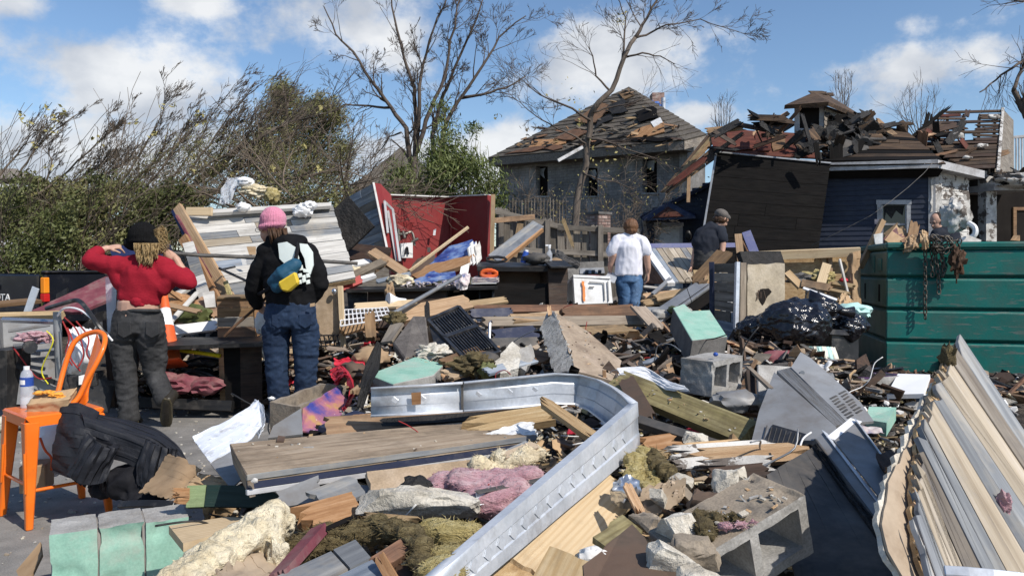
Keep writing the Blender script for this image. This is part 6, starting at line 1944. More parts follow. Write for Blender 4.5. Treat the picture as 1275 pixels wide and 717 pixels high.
def chain(lab,pts,step=.052,sz=.030,wire=.0075,sway=.0,group=None,cat='chain',name='chain'):
 0
 pts=[Vector(p)for p in pts]
 L=[0]
 for i in range(len(pts)-1):
  L.append(L[-1]+(pts[i+1]-pts[i]).length)
 n=max(2,int(L[-1]/step))
 e=empty(name,pts[-1],lab,cat,group)
 me=None
 j=0
 prev=None
 for k in range(n):
  s=(k+.5)*L[-1]/n
  while j<len(L)-2 and s>L[j+1]:
   j+=1
  f=(s-L[j])/max(1e-6,L[j+1]-L[j])
  p=pts[j].lerp(pts[j+1],f)
  d=(pts[j+1]-pts[j]).normalized()
  ref=Vector((0,-1,0))if abs(d.y)<.9 else XA
  M=frame(p,d,ref)@Matrix.Rotation(math.pi/2*(k%2)+random.uniform(-.4,.4),4,'X')
  if me is None:
   mb=MB()
   ring=[]
   for q in range(10):
    a=2*math.pi*q/10
    ring.append(Vector((math.cos(a)*sz*.62+(sz*.42 if math.cos(a)>0 else-sz*.42),math.sin(a)*sz*.62,0)))
   mb.tube(ring,wire,5,cap=False,closed=True)
   o=build('link',mb,'chain_steel',e,M=Matrix.Identity(4),smooth=180)
   me=o.data
   o.matrix_basis=WM[e.name].inverted()@M
   WM[o.name]=M
  else:
   o=bpy.data.objects.new('link',me)
   put(o,M,e)
 return e
fy=-.05
hang=lambda px,z0,z1,v=fy:None
def du(px):
 0
 pl_=Plane(DPT(0,0,0),DPT(1,0,0),DPT(0,0,1))
 return(pl_(px,320)-DC).dot(dx_)
fpl=Plane(DPT(0,fy,0),DPT(1,fy,0),DPT(0,fy,1))
def FP(px,py,off=0):
 return fpl(px,py,off)
CH=[('longest single chain hanging lowest on the dumpster front',[(1152,303,.06),(1152,312,.02),(1152,350,.02),(1152,397,.02)]),('doubled chain hanging in the middle of the dumpster drape',[(1163,298,.06),(1164,312,.03),(1168,340,.03),(1169,366,.03)]),('short chain hanging just right of the longest chain',[(1160,299,.06),(1160,312,.02),(1161,345,.02)]),('chain loop sagging at the left of the drape',[(1165,296,.06),(1172,318,.04),(1176,335,.04),(1173,345,.04)]),('short thick chain right of the doubled chain',[(1172,296,.06),(1173,312,.03),(1174,335,.03)]),('chain hanging beside the rusty clump',[(1183,296,.06),(1186,310,.03),(1189,322,.03)]),('upper chain loop lying along the dumpster rim',[(1157,300,.07),(1168,308,.06),(1180,303,.06),(1192,298,.06)]),('second chain loop sagging from the rim',[(1158,298,.09),(1166,314,.07),(1178,314,.07),(1190,300,.07)]),('chain crossing over the rim beside the cardboard',[(1148,299,.05),(1158,295,.08),(1170,294,.08),(1182,296,.08)]),('tangled chain top heaped over the rim',[(1160,293,.1),(1170,300,.1),(1164,308,.1),(1176,310,.1),(1186,304,.1),(1178,295,.1)]),('chain strand dangling short at the right of the tangle',[(1195,297,.06),(1194,310,.02),(1196,318,.02)])]
for lab,pts in CH:
 chain(lab,[FP(*p)for p in pts],group='chains draped over the dumpster rim')
lump('rusty wet clump hanging from the dumpster rim right of the chains',FP(1192,326,.07),.075,.05,.14,'rust',51,'rag','rag',amp=.6,freq=2.5,sub=4)
rod('thin stringy root dangling under the rusty clump',[FP(1190,330,.05),FP(1191,345,.04),FP(1191,353,.03)],.008,'rust','root','root',n=5)
cloth('crumpled cardboard scrap hanging over the left of the dumpster rim',[[FP(1128,296,-.05),FP(1126,306,.08),FP(1124,315,.07)],[FP(1136,292,-.1),FP(1136,303,.1),FP(1134,313,.1)],[FP(1145,294,-.08),FP(1145,303,.09),FP(1140,311,.08)]],'cardboard',amp=.03,seed=9,name='cardboard',cat='cardboard',tear=.015)
cloth('folded tan cardboard strip over the rim beside the chains',[[FP(1146,287,-.1),FP(1146,298,.08),FP(1148,311,.06)],[FP(1151,287,-.1),FP(1152,297,.11),FP(1153,310,.09)],[FP(1156,289,-.1),FP(1156,298,.09),FP(1157,308,.07)]],'kraft',amp=.02,seed=11,name='cardboard',cat='cardboard',tear=.01)
board('pine stake with navy face standing in the dumpster by the window',DPT(-.1,.9,1.3),P(1101,274,9.6),.07,.05,'pine',n=(.2,-1,0),name='stake',cat='stake')
sheet('navy and white board scrap beside the pine stake',[P(1089,273,9.7),P(1100,273,9.7),P(1100,304,9.6),P(1089,304,9.6)],.02,'navy_paint')
sheet('small white triangle of board at the foot of the pine stake',[P(1088,292,9.5),P(1099,290,9.5),P(1099,304,9.5),P(1090,304,9.5)],.02,'white_paint')
for i,(A,B,w,m,lab)in enumerate((((1110,305,9.6),(1126,284,9.9),.20,'cardboard','brown curved board scrap under the broken window'),((1104,304,9.7),(1122,288,9.8),.15,'burgundy','dark red scrap leaning in the dumpster'),((1135,302,9.7),(1140,276,9.8),.12,'wood_brown','brown plank piece upright right of the window'),((1126,306,9.5),(1142,296,9.6),.16,'wood_brown','short brown scrap before the brown plank piece'))):
 board(lab,A,B,w,.03,m,n=(0,-.8,.4),r=(.05,.08))
lump('white crumpled foam sheet behind the man in the dumpster',P(1190,268,9.9),.17,.12,.22,'peeled',53,'foam_piece','foam',amp=.35,sub=4)
rod('bent white gutter pipe behind the dumpster',[P(1196,300,9.8),P(1212,294,9.7),P(1214,284,9.7),P(1206,278,9.8)],.035,'white_clean','pipe','pipe',curve=True)
sheet('grey tarp hump behind the rim right of the man',[P(1196,303,9.6),P(1204,292,9.7),P(1222,299,9.6),P(1220,305,9.5)],.03,'barn_white','tarp','tarp',torn=.02,step=.1)
sheet('pinkish board end beyond the dumpster rim',[P(1258,299,9.2),P(1262,293,9.3),P(1270,293,9.3),P(1270,300,9.2)],.03,'wood_brown')
sheet('white square board lying at the dumpster foot',[(1037,470,6.0),(1052,466,6.3),(1056,474,6.2),(1040,478,5.9)],.02,'white_clean')
M=frame(P(1087,484,5.2),(1,.35,0),(0,0,1))
cinder('purple painted cinder block below the dumpster',M@Matrix.Rotation(R(0),4,'Z')@Matrix.Rotation(R(90),4,'X'),paint=(1,1,'purple_paint'))
sheet('white tile board propped right of the purple cinder block',[(1104,491,4.9),(1118,465,5.2),(1158,466,5.1),(1150,490,4.8)],.03,'white_clean')
sheet('mint painted block face below the purple cinder block',[(1078,522,4.3),(1082,506,4.5),(1116,507,4.5),(1104,526,4.2)],.08,'mint')
lump('small yellow flower tuft on the ground right of the dumpster',(1256,500,7.0),.12,.1,.08,'leaf_olive',58,'weed','weed',amp=.6,sub=3)
gs=empty('steel_stud',P(640,600,2.8),'long galvanised steel stud bent back on itself across the heap','steel stud')
STN=[((462,482),(462,518),3.55),((520,479),(520,515),3.58),((575,475),(575,512),3.62),((640,469),(640,507),3.72),((690,464),(688,502),3.82),((722,466),(716,503),3.86),((748,473),(738,512),3.78),((768,483),(757,526),3.62),((783,493),(775,544),3.42),((794,501),(797,556),3.20),((784,510),(788,565),3.10),((745,544),(750,598),2.82),((700,582),(705,635),2.55),((650,625),(656,677),2.30),((600,668),(606,719),2.09),((535,724),(542,775),1.86)]
tops=[P(a[0],a[1],y)for a,b,y in STN]
bots=[P(b[0],b[1],y-.01)for a,b,y in STN]
fl=.034
def stud_strip(i0,i1,name):
 mb=MB()
 vs=[]
 for i in range(i0,i1+1):
  a,b=tops[i],bots[i]
  d=(tops[min(i+1,i1)]-tops[max(i-1,i0)])
  d.normalize()
  n=d.cross((b-a).normalized())
  n=d.cross((a-b).normalized()).normalized()
  lip=(b-a).normalized()*.010
  vs+=[a-n*0+n*fl+lip,a+n*fl,a,a.lerp(b,.30),a.lerp(b,.34)+n*.004,a.lerp(b,.66)+n*.004,a.lerp(b,.70),b,b+n*fl,b+n*fl-lip]
 k=10
 fs=[]
 for i in range(i1-i0):
  for j in range(k-1):
   fs.append((i*k+j,(i+1)*k+j,(i+1)*k+j+1,i*k+j+1))
 mb.add(vs,fs)
 o=build(name,mb,'galv',gs,smooth=16)
 s=o.modifiers.new('gauge','SOLIDIFY')
 s.thickness,s.offset=.0022,0
 return o
stud_strip(0,2,'stud_end')
stud_strip(2,9,'bent_web')
sc_=stud_strip(9,15,'long_web')
sheet(None,[P(574,474,3.60),P(577,474,3.60),P(577,513,3.60),P(574,513,3.60)],.004,'steel_dark','lap_joint',parent=gs)
sheet(None,[P(512,489,3.54),P(524,488,3.54),P(524,503,3.54),P(513,504,3.54)],.004,'wood_orange','punched_hole',parent=gs)
for k in range(15):
 f=(k+.7)/15
 seg=10+f*4.6
 i=int(seg)
 t=seg-i
 a,b=tops[i].lerp(tops[i+1],t),bots[i].lerp(bots[i+1],t)
 d=(tops[i+1]-tops[i]).normalized()
 n=d.cross((a-b).normalized()).normalized()
 if n.y>0:
  n=-n
 bx('dimple',gs,a.lerp(b,.5)-n*.0005,d+(b-a).normalized(),n,.034,.034,.003,'galv',0)
for k in range(6):
 f=(k+.5)/6
 seg=.2+f*3.6
 i=int(seg)
 a,b=tops[i].lerp(tops[i+1],seg-i),bots[i].lerp(bots[i+1],seg-i)
 d=(tops[i+1]-tops[i]).normalized()
 if k!=2:
  bx('dimple',gs,a.lerp(b,.5)-YA*.003,d+(b-a).normalized()*.8,-YA,.032,.032,.006,'galv',.003)
pbm=empty('painted_beam',P(470,600,3.0),'long hollow beam with brown top and navy and white edge mouldings in front of the steel stud','beam')
fl_,fr_,bl_,br_=P(308,590,2.72),P(668,541,3.3),P(287,552,3.15),P(645,519,3.85)
sheet(None,[fl_,fr_,br_,bl_],.03,'beam_top','top_board',parent=pbm,torn=.003,step=.12)
bt=(fr_-fl_).normalized()
for(z0,w,off,m)in((-.012,.022,.004,'barn_grey'),(-.040,.032,.0,'navy_paint'),(-.066,.020,.006,'trim_white')):
 board(None,fl_+Vector((0,-off,z0)),fr_+Vector((0,-off,z0)),w,.03,m,n=(.1,-1,.15),name='moulding',parent=pbm)
sheet(None,[fl_+Vector((-.004,0,-.003)),bl_+Vector((-.004,0,-.003)),bl_+Vector((0.01,0,-.085)),fl_+Vector((.008,0,-.085))],.02,'wood_weathered','end_cap',parent=pbm)
mb=MB()
mb.prism([fl_+Vector((.02,.05,-.04)),fr_+Vector((-.02,.05,-.04)),br_+Vector((-.02,0,-.04)),bl_+Vector((.02,0,-.04))],Vector((0,0,-.04)))
build('core',mb,'wood_dark',pbm)
lump('dried caulk lump on the near corner of the painted beam',(317,598,2.70),.012,.004,.010,'gypsum',71,'caulk','caulk',amp=.4,sub=2)
FB=[('split brown timber lying on top of the painted beam',(576,530,3.45),(690,512,3.6),.10,.05,'splinter',(0,-.6,.8),(.18,.05)),('long split splinter standing inside the bend of the steel stud',(672,494,3.3),(744,545,2.95),.05,.03,'splinter',(.3,-.8,.5),(.12,.10)),('second thinner splinter inside the bend of the steel stud',(704,520,3.2),(738,546,2.98),.045,.02,'splinter',(-.2,-.8,.5),(.10,.08)),('short brown plank end under the bend of the steel stud',(600,522,3.7),(680,508,3.85),.08,.04,'wood_orange',(0,-.5,.8),(.06,.02)),('wide pale pine board slanting down under the long steel stud',(776,600,2.92),(664,712,2.30),.165,.03,'pine_pale',(.25,-.35,.9),(0,0)),('particle board strip under the pale pine board',(738,655,2.7),(622,745,2.15),.22,.02,'osb',(.15,-.4,.9),(.02,.02)),('near tan plank end at the bottom edge by the brown board',(716,690,2.0),(690,745,1.78),.14,.025,'pine',(.1,-.45,.85),(0,0)),('mossy yellow-green treated timber sloping right of the fuzzy board',(764,470,4.3),(932,537,3.55),.150,.06,'treated',(-.15,-.65,.75),(.03,.0)),('dark steel channel running out from the stud bend',(790,519,3.7),(912,558,3.3),.055,.04,'steel_dark',(-.1,-.5,.85),(0,0)),('thin light edge of the dark steel channel',(792,516,3.72),(908,552,3.34),.012,.02,'barn_grey',(-.1,-.4,.9),(0,0)),('narrow dark brown board leaning behind the treated timber',(778,470,4.2),(806,520,3.75),.09,.03,'brown_sheet',(-.3,-.7,.6),(.03,.03)),('brown stick leaning on the right end of cinder block',(931,455,4.05),(962,484,3.75),.02,.02,'wood_weathered',(0,-.8,.5),(.02,.02)),('dark upright stub of wood before the right cinder block core',(934,460,4.0),(940,512,3.8),.045,.04,'wood_dark',(0,-1,0),(.03,0)),('reddish brown stick beside the treated timber end',(908,506,3.9),(948,514,3.8),.035,.03,'wood_brown',(0,-.6,.7),(.03,.02)),('short upright brown stub under the treated timber end',(916,542,3.4),(913,560,3.3),.035,.03,'wood_brown',(0,-1,0),(0,.02)),('longest white-painted splintered board right of the yellow fibres',(832,562,3.1),(975,552,3.2),.06,.025,'peeled',(0,-.6,.8),(.12,.1)),('second white-painted splintered board with brown split end',(852,570,3.0),(1012,560,3.0),.09,.03,'splinter',(0,-.6,.8),(.12,.16)),('third splintered board lying lowest of the white group',(866,584,2.9),(968,574,2.9),.08,.025,'peeled',(0,-.6,.8),(.14,.08)),('short white splintered board at the left of the group',(838,578,2.95),(896,572,3.0),.05,.02,'peeled',(.2,-.6,.8),(.05,.05)),('thin splintered lath over the white group',(845,556,3.15),(930,549,3.25),.035,.02,'splinter',(0,-.6,.8),(.1,.1)),('dirty dark board end below the splintered boards',(880,592,2.8),(960,584,2.85),.07,.03,'wood_dark',(0,-.6,.8),(.05,.05)),('small rotted board scrap right of the stud corner',(800,553,3.3),(846,546,3.4),.09,.02,'wood_orange',(0,-.5,.85),(.06,.06)),('small tan board scrap under the stud corner',(800,560,3.2),(832,566,3.1),.05,.02,'pine',(0,-.5,.85),(.03,.03)),('rotted orange timber piece left of the plaster slab',(362,648,2.45),(456,622,2.65),.12,.06,'wood_orange',(0,-.5,.85),(.10,.04)),('grey tile board piece below the painted beam',(342,616,2.75),(400,606,2.8),.12,.015,'sheet_grey',(0,-.6,.8),(.02,.02)),('concrete-grey scrap right of the grey tile board',(396,622,2.65),(452,600,2.85),.13,.02,'barn_grey',(0,-.5,.85),(.02,.03)),('wide tan board lying under the painted beam',(458,614,2.72),(670,588,2.9),.22,.025,'board_tan',(0,-.5,.85),(.03,.03)),('pale plank showing behind the painted beam',(404,532,3.6),(620,520,3.9),.16,.025,'pine_dirty',(0,-.5,.85),(.03,.03)),('dark shingle-like scrap between the steel stud and the painted beam',(470,526,3.7),(640,514,3.9),.06,.02,'tarpaper',(0,-.5,.85),(.05,.05)),('grey board under the J-channel right of the pink insulation',(590,592,2.85),(668,556,3.05),.10,.03,'barn_grey',(0,-.6,.8),(0,.02)),('black metal strip lying on the asphalt beside the cardboard',(147,627,3.35),(216,627,3.25),.03,.02,'black_plastic',(0,-.8,.6),(0,0)),('thin grey trim at the bottom right corner over the plank slab',(1176,709,1.55),(1300,722,1.5),.022,.015,'galv',(0,-.7,.7),(0,0)),('dark rotted beam end under the steel stud corner',(806,590,2.9),(858,610,2.75),.06,.05,'wood_dark',(0,-.6,.8),(.06,.04)),('dark brown timber peeking out below the yellow fiberglass',(470,700,2.05),(520,668,2.2),.05,.04,'wood_brown',(0,-.7,.7),(.04,.06)),('small reddish splinter below the yellow fiberglass',(470,690,2.0),(490,725,1.9),.03,.02,'wood_orange',(0,-.9,.3),(.05,.02)),('bluish slat leaning left of the yellow fiberglass',(345,712,2.0),(398,652,2.35),.05,.03,'burgundy',(-.3,-.7,.6),(0,.02)),('brown splinter lying between pine board and brown board',(780,600,2.6),(800,640,2.45),.03,.02,'splinter',(0,-.6,.8),(.05,.05)),('grey stick slanting under the broken cinder block',(836,592,2.75),(876,636,2.5),.03,.02,'wood_weathered',(0,-.6,.8),(.04,.04)),('dark beam beneath the plank slab corner',(1100,560,2.9),(1160,640,2.4),.08,.06,'wood_dark',(-.4,-.7,.5),(.05,.03)),('reddish spike of wood poking out of the white gypsum layer',(1100,582,2.28),(1124,590,2.24),.022,.02,'wood_brown',(0,-.8,.5),(.03,0)),('tan stick left of the mint slab',(440,486,4.4),(462,470,4.8),.04,.03,'pine_dirty',(0,-.7,.7),(.02,.02)),('cream wood piece behind the mint slab',(520,436,5.6),(562,430,5.8),.10,.04,'pine_pale',(0,-.5,.8),(.06,.04)),('brown plank right of the mint slab',(552,452,5.1),(602,434,5.5),.12,.03,'wood_brown',(0,-.5,.8),(.04,.04)),('tan board beside the mossy clump',(556,466,4.8),(604,452,5.1),.12,.02,'board_tan',(0,-.5,.8),(.03,.03)),('grey blue slat behind the steel stud near the plaster chunk',(604,462,4.7),(668,446,5.1),.07,.02,'barn_blue',(0,-.6,.8),(.02,.04)),('brown board left of the fuzzy-edged slab',(642,438,5.6),(684,446,5.3),.14,.03,'wood_brown',(0,-.6,.8),(.03,.03)),]
for lab,A,B,w,t,m,n,r in FB:
 if 'strip' not in lab and 'channel' not in lab and 'trim' not in lab:
  r=(max(r[0],.012),max(r[1],.012))
 board(lab,A,B,w,t,m,n=n,r=r,bow=random.uniform(-.01,.012)if not(r[0]or r[1])else 0,name='metal_strip' if('channel' in lab or 'metal' in lab or 'trim' in lab)else('splinter' if 'splinter' in lab and 'board' not in lab else 'wood_board'),cat='metal strip' if('channel' in lab or 'metal' in lab or 'trim' in lab)else 'board')
jc=empty('j_channel',P(594,625,2.55),'short dark-lipped steel channel resting on the pink insulation','channel')
board(None,(593,619,2.52),(679,601,2.68),.032,.003,'galv',n=(.1,-1,.1),name='web',parent=jc)
board(None,(593,612,2.52),(679,595,2.68),.03,.003,'steel_dark',n=(0,-.1,1),name='flange',parent=jc)
board(None,(593,626,2.52),(679,607,2.68),.03,.003,'galv',n=(0,-.2,1),name='flange',parent=jc)
e0,e1=Pz(62,667,.31),Pz(237,641,.31)
ed=(e1-e0)/3
bk_=Vector((-ed.y,ed.x,0)).normalized()
for i in range(3):
 A,B=e0+ed*i,e0+ed*(i+.955)
 dn,dp_=Vector((0,0,-.31)),bk_*.20
 ch_=ZA*random.uniform(-.006,.004)
 mb=MB()
 vs=[A+ch_,B+ch_,B+dp_+ch_,A+dp_+ch_]
 mb.add(vs+[v+dn for v in vs],[(0,1,2,3),(4,7,6,5),(0,4,5,1),(1,5,6,2),(2,6,7,3),(3,7,4,0)])
 mb.m[2]=1
 build('concrete_block',mb,['concrete','mint'],label=['leftmost mint painted block of the fallen row at the bottom left','middle mint painted block of the fallen row at the bottom left','last mint painted block of the fallen row, under the pale board'][i],cat='concrete block')
 weather(bpy.data.objects['concrete_block'+('.%03d'%i if i else '')])
mb=MB()
for i in(1,2):
 p=e0+ed*(i-.022)+bk_*.018
 mb.tube([p+bk_*.16-ZA*.016,p-ZA*.016,p-ZA*.1,p-ZA*.2,p-ZA*.3],.010,6)
build('mortar_joint',mb,'mortar',label='mortar left in the joints of the fallen mint block row',cat='mortar',kind='stuff')
sheet('pale plank offcut lying on the mint block row',[(210,654,2.75),(282,643,2.85),(338,646,2.8),(228,676,2.55)],.03,'pine_pale')
gb=empty('green_beam',P(300,640,2.9),'dark green painted beam with a splintered orange end beside the mint blocks','beam')
board(None,(232,618,3.0),(256,617,3.02),.085,.09,'green_pale',n=(0,-1,.35),name='bare_end',parent=gb)
board(None,(255.5,617,3.015),(440,620,3.05),.085,.09,'green_dark',n=(0,-1,.35),name='beam_body',parent=gb)
for k in range(7):
 y=610+k*2.4
 board(None,(213+random.uniform(0,8),y,2.97),(236,y,3.0),.018,.012,'wood_orange',n=(0,-1,.3),name='splinter',parent=gb,r=(.02,0))
def merged(label,blobs,m,name,cat,voxel=.008,amp=.02,freq=9,ridged=False,sm_=2,seed=0,aniso=(1,1,1),parent=None,fib=0,flen=.03):
 mb=MB()
 for b in blobs:
  c,rx,ry,rz=b[:4]
  q=b[4]if len(b)>4 else None
  mb.ell(V(c),rx,ry,rz,q)
 o_=Vector((seed*3.3,seed,seed*2))
 def f(c,n):
  q=Vector((c.x*aniso[0],c.y*aniso[1],c.z*aniso[2]))*freq+o_
  d=noise.noise(q)+.55*noise.noise(q*2.2)+.3*noise.noise(q*4.7)
  return amp*((1-abs(d)*2)if ridged else d)
 o=organic(name,mb,m,voxel=voxel,smooth=sm_,post=f,label=label,cat=None if parent else cat,parent=parent)
 if fib:
  rr=random.Random(seed+5)
  vv=o.data.vertices
  mb=MB()
  for _ in range(fib):
   v=vv[rr.randrange(len(vv))]
   p,n=WM[o.name]@v.co,v.normal
   d=(n*rr.uniform(.0,.5)+Vector((rr.gauss(0,1),rr.gauss(0,1),rr.gauss(0,.6)))).normalized()
   L_=flen*.55*rr.uniform(.3,1.4)
   s_=d.orthogonal()*rr.uniform(.0006,.0018)
   mid=p+d*L_*.5+Vector((rr.gauss(0,.2),rr.gauss(0,.2),-.1))*L_*.4
   mb.add([p-s_,p+s_,mid+s_*.7,mid-s_*.7,p+d*L_],[(0,1,2,3),(3,2,4)])
  build('fibres',mb,m,o,kind='stuff')
 return o
A,B=P(222,728,2.0),P(338,650,2.42)
merged('long lumpy cream foam insulation block lying over the mint blocks',[(A.lerp(B,f),.085,.075,.055,Quaternion((0,0,1),f*9))for f in(0,.1,.2,.3,.4,.5,.6,.7,.8,.9,1)]+[(A.lerp(B,f)+Vector((.02,0,.022)),.06,.06,.05)for f in(.25,.5,.72,.9)],'foam_cream','foam_block','foam',amp=.026,freq=13,sm_=3,fib=500,flen=.018)
cloth('torn brown paper backing hanging from the cream foam block',[[(268,712,1.98),(300,690,2.2),(342,668,2.4)],[(280,730,1.95),(312,705,2.15),(350,686,2.35)],[(300,745,1.9),(330,722,2.1),(360,700,2.3)]],'gyp_paper',amp=.012,freq=3,seed=12,name='paper_backing',cat='paper',tear=.012)
lump('curled cream edge scrap right of the foam block',(346,690,2.25),.03,.03,.06,'foam_cream',73,'foam_piece','foam',amp=.5,sub=3)
cloth('bent brown cardboard sheet standing beside the black jacket',[[(174,612,3.5),(193,592,3.6),(209,566,3.65)],[(198,618,3.4),(216,598,3.45),(228,571,3.55)],[(214,622,3.35),(232,606,3.4),(249,586,3.45)]],'cardboard',amp=.006,freq=2,seed=14,name='cardboard',cat='cardboard',tear=.01)
cloth('flat torn cardboard right of the standing cardboard sheet',[[(222,612,3.3),(250,590,3.45)],[(250,618,3.2),(276,596,3.35)],[(286,612,3.15),(296,600,3.25)]],'kraft',amp=.015,seed=15,name='cardboard',cat='cardboard',tear=.015)
sheet('cardboard box flap standing at the bottom left corner',[(20,710,2.9),(50,674,3.0),(52,690,2.95),(30,735,2.8)],.012,'cardboard','cardboard','cardboard')
cloth('white enamel sheet with chipped black edge left of the painted beam',[[(240,545,3.6),(262,576,3.3)],[(292,517,3.8),(306,551,3.5)],[(322,498,4.0),(326,530,3.7)]],'enamel',amp=.01,seed=16,name='enamel_sheet',cat='sheet',t=.004)
sheet('grey underside flap below the white enamel sheet',[(262,577,3.28),(304,552,3.45),(312,585,3.2),(288,608,3.05)],.005,'sheet_grey','metal_flap','flap')
cloth('bent grey metal curl behind the enamel sheet',[[(306,512,4.0),(318,498,4.1)],[(316,530,3.9),(328,506,4.0)],[(322,545,3.75),(330,528,3.8)]],'galv',amp=.01,seed=17,name='bent_sheet',cat='sheet',t=.004)
tr=empty('concrete_trough',P(372,530,4.3),'broken open grey concrete box behind the enamel sheet','trough')
T0,T1,T2,T3=P(336,500,4.35),P(398,477,5.0),P(431,480,4.95),P(374,506,4.25)
for a,b in((T0,T1),(T1,T2),(T2,T3),(T3,T0)):
 mid=(T0+T2)/2
 inn=(mid-(a+b)/2)
 inn.z=0
 inn.normalize()
 mb=MB()
 pts=rag([a,b,b+Vector((0,0,-.24)),a+Vector((0,0,-.24))],.006,.07,int(a.x*100)%50)
 mb.prism(pts,inn*.028)
 build('wall',mb,'concrete_dirty',tr)
sheet(None,[(377,508,4.2),(420,480,4.8),(433,498,4.65),(432,512,4.5),(398,538,4.1),(375,536,4.05)],.01,'glitter_art','painted_panel',parent=tr,torn=.006,step=.06)
sheet('light grey board leaning on the front of the concrete box',[(340,530,3.95),(375,508,4.15),(377,540,3.95),(334,545,3.85)],.012,'sheet_grey')
lump('white crumb of paper left of the concrete box',(338,496,4.6),.022,.02,.012,'paper',76,'paper_scrap','paper',amp=.5,sub=2)
cloth('red and white printed packet behind the concrete box',[[(416,448,5.4),(418,460,5.3)],[(436,446,5.4),(440,458,5.2)],[(454,450,5.3),(454,456,5.2)]],'net_red',amp=.02,seed=18,name='packet',cat='packet')
cloth('crumpled red ribbon of netting right of the concrete box',[[(412,465,5.0),(420,480,4.8)],[(424,458,5.0),(432,470,4.7)],[(434,474,4.8),(440,490,4.6)],[(436,498,4.55),(428,510,4.45)]],'net_red',amp=.025,seed=19,name='netting',cat='netting',ridged=True)
lump('brown crumpled rag beside the red packet',(440,462,5.1),.07,.06,.04,'brown_sheet',78,'rag','rag',amp=.5,sub=3,ridged=True)
lump('brown paper clump behind the leaf-shaped dark panel',(462,446,5.4),.08,.06,.05,'cardboard',79,'paper_wad','paper',amp=.5,sub=3,ridged=True)
cloth('curved dark olive leaf-shaped panel left of the mint slab',[[(444,506,4.4),(452,508,4.4)],[(448,480,4.5),(462,478,4.5)],[(456,452,4.7),(472,458,4.7)],[(470,424,4.9),(475,430,4.9)]],'tarpaper',amp=.01,seed=20,name='curved_panel',cat='panel',t=.008)
board('navy strip lying right of the painted concrete panel',(404,532,3.9),(448,512,4.3),.07,.03,'navy_paint',n=(0,-.6,.8))
sheet('orange fibreboard scrap before the concrete box',[(399,540,3.65),(440,516,4.0),(484,512,4.0),(486,528,3.8),(450,541,3.6)],.02,'wood_orange',torn=.01,step=.07)
sheet('mint painted concrete slab lying left of the steel stud',[(459,466,4.75),(517,444,5.35),(554,453,5.2),(540,467,4.8),(490,478,4.5)],.11,'mint','concrete_slab','concrete block',side='concrete',bev=.004)
mt=[(838,383),(852,378),(861,387),(884,386),(906,419),(862,424)]
tpn=Plane((838,383,6.4),(906,419,5.7),(862,424,5.5))
o=sheet('mint painted L-shaped block leaning below the box beam',mt,.20,'mint','concrete_block','concrete block',plane=tpn,side='concrete_dark',bev=.004)
ck=empty('plastic_crate',P(578,450,5.4),'overturned black plastic crate with slotted sides behind the mint slab','crate')
kq=[P(533,400,6.0),P(571,383,6.3),P(622,440,5.5),P(580,450,5.2)]
sheet(None,kq,.02,'black_plastic','side_panel',parent=ck)
nk=newell(kq)
nk=nk if nk.y<0 else-nk
for(u0,u1)in((.06,.42),(.52,.90)):
 for k in range(11):
  v=.1+.8*k/10
  pt=lambda u,w:kq[0].lerp(kq[3],u).lerp(kq[1].lerp(kq[2],u),w)
  board(None,pt(u0,v)+nk*.018,pt(u1,v)+nk*.018,.010,.016,'black_plastic',n=nk,name='slat',parent=ck,bev=.001)
for a,b in((0,1),(1,2),(2,3),(3,0)):
 board(None,kq[a]+nk*.02,kq[b]+nk*.02,.03,.05,'black_plastic',n=nk,name='rim',parent=ck)
board(None,kq[0].lerp(kq[3],.47)+nk*.024,kq[1].lerp(kq[2],.47)+nk*.024,.05,.03,'black_plastic',n=nk,name='rib',parent=ck)
sheet(None,[kq[0],kq[3],kq[3]+Vector((-.16,-.05,-.06)),kq[0]+Vector((-.02,-.05,-.22))],.02,'black_plastic','side_panel',parent=ck)
lump('grey rounded bucket bottom right of the black crate',(606,452,5.1),.10,.08,.08,'steel_dark',80,'bucket','bucket',amp=.06,sub=3)
sheet('dusty dark carpet slab leaning left of the black crate',[(489,426,5.6),(514,393,6.0),(530,393,5.95),(535,434,5.5),(504,446,5.3)],.07,'carpet','carpet_slab','carpet',bev=.01)
sheet('grey tile leaning left of the carpet slab',[(474,426,5.9),(488,400,6.2),(502,402,6.1),(488,424,5.8)],.02,'barn_brown','tile','tile')
lump('brown ragged fibre clump above the grey tile',(492,396,6.2),.09,.06,.05,'fiber_brown',81,'insulation_tuft','insulation',amp=.6,sub=4)
board('rotten brown post end left of the carpet slab',(462,420,6.5),(460,386,6.7),.09,.08,'wood_brown',n=(.2,-1,0),name='post',cat='post',r=(.02,.06))
board('slim dark splinter upright over the carpet slab',(532,402,6.1),(531,374,6.3),.04,.03,'tarpaper',n=(0,-1,0),r=(.0,.06),name='splinter',cat='splinter')
lump('cream crumbling plaster behind the mint slab',(540,440,5.4),.13,.08,.06,'plaster',83,'plaster_chunk','plaster',amp=.5,freq=3,sub=4)
lump('mossy brown root clump right of the mint slab',(588,455,4.9),.12,.08,.07,'fiber_brown',84,'root_clump','roots',amp=.7,freq=3,sub=4)
lump('green moss tuft left of the plaster chunk',(606,461,4.8),.05,.05,.05,'leaf_dark',85,'moss','moss',amp=.6,sub=3)
sheet('thick white plaster chunk standing behind the steel stud',[(616,450,4.9),(638,425,5.15),(648,433,5.1),(646,458,4.85),(623,465,4.75)],.07,'plaster','plaster_chunk','plaster',torn=.012,step=.05)
sheet('broken grey plaster chunk right of the thick white one',[(646,434,5.1),(661,428,5.2),(666,444,5.1),(655,462,4.9),(645,455,4.95)],.06,'concrete','plaster_chunk','plaster',torn=.012,step=.05)
fz=empty('fibre_slab',P(715,465,4.9),'big tan board slab with torn fuzzy grey edge in the middle of the heap','slab')
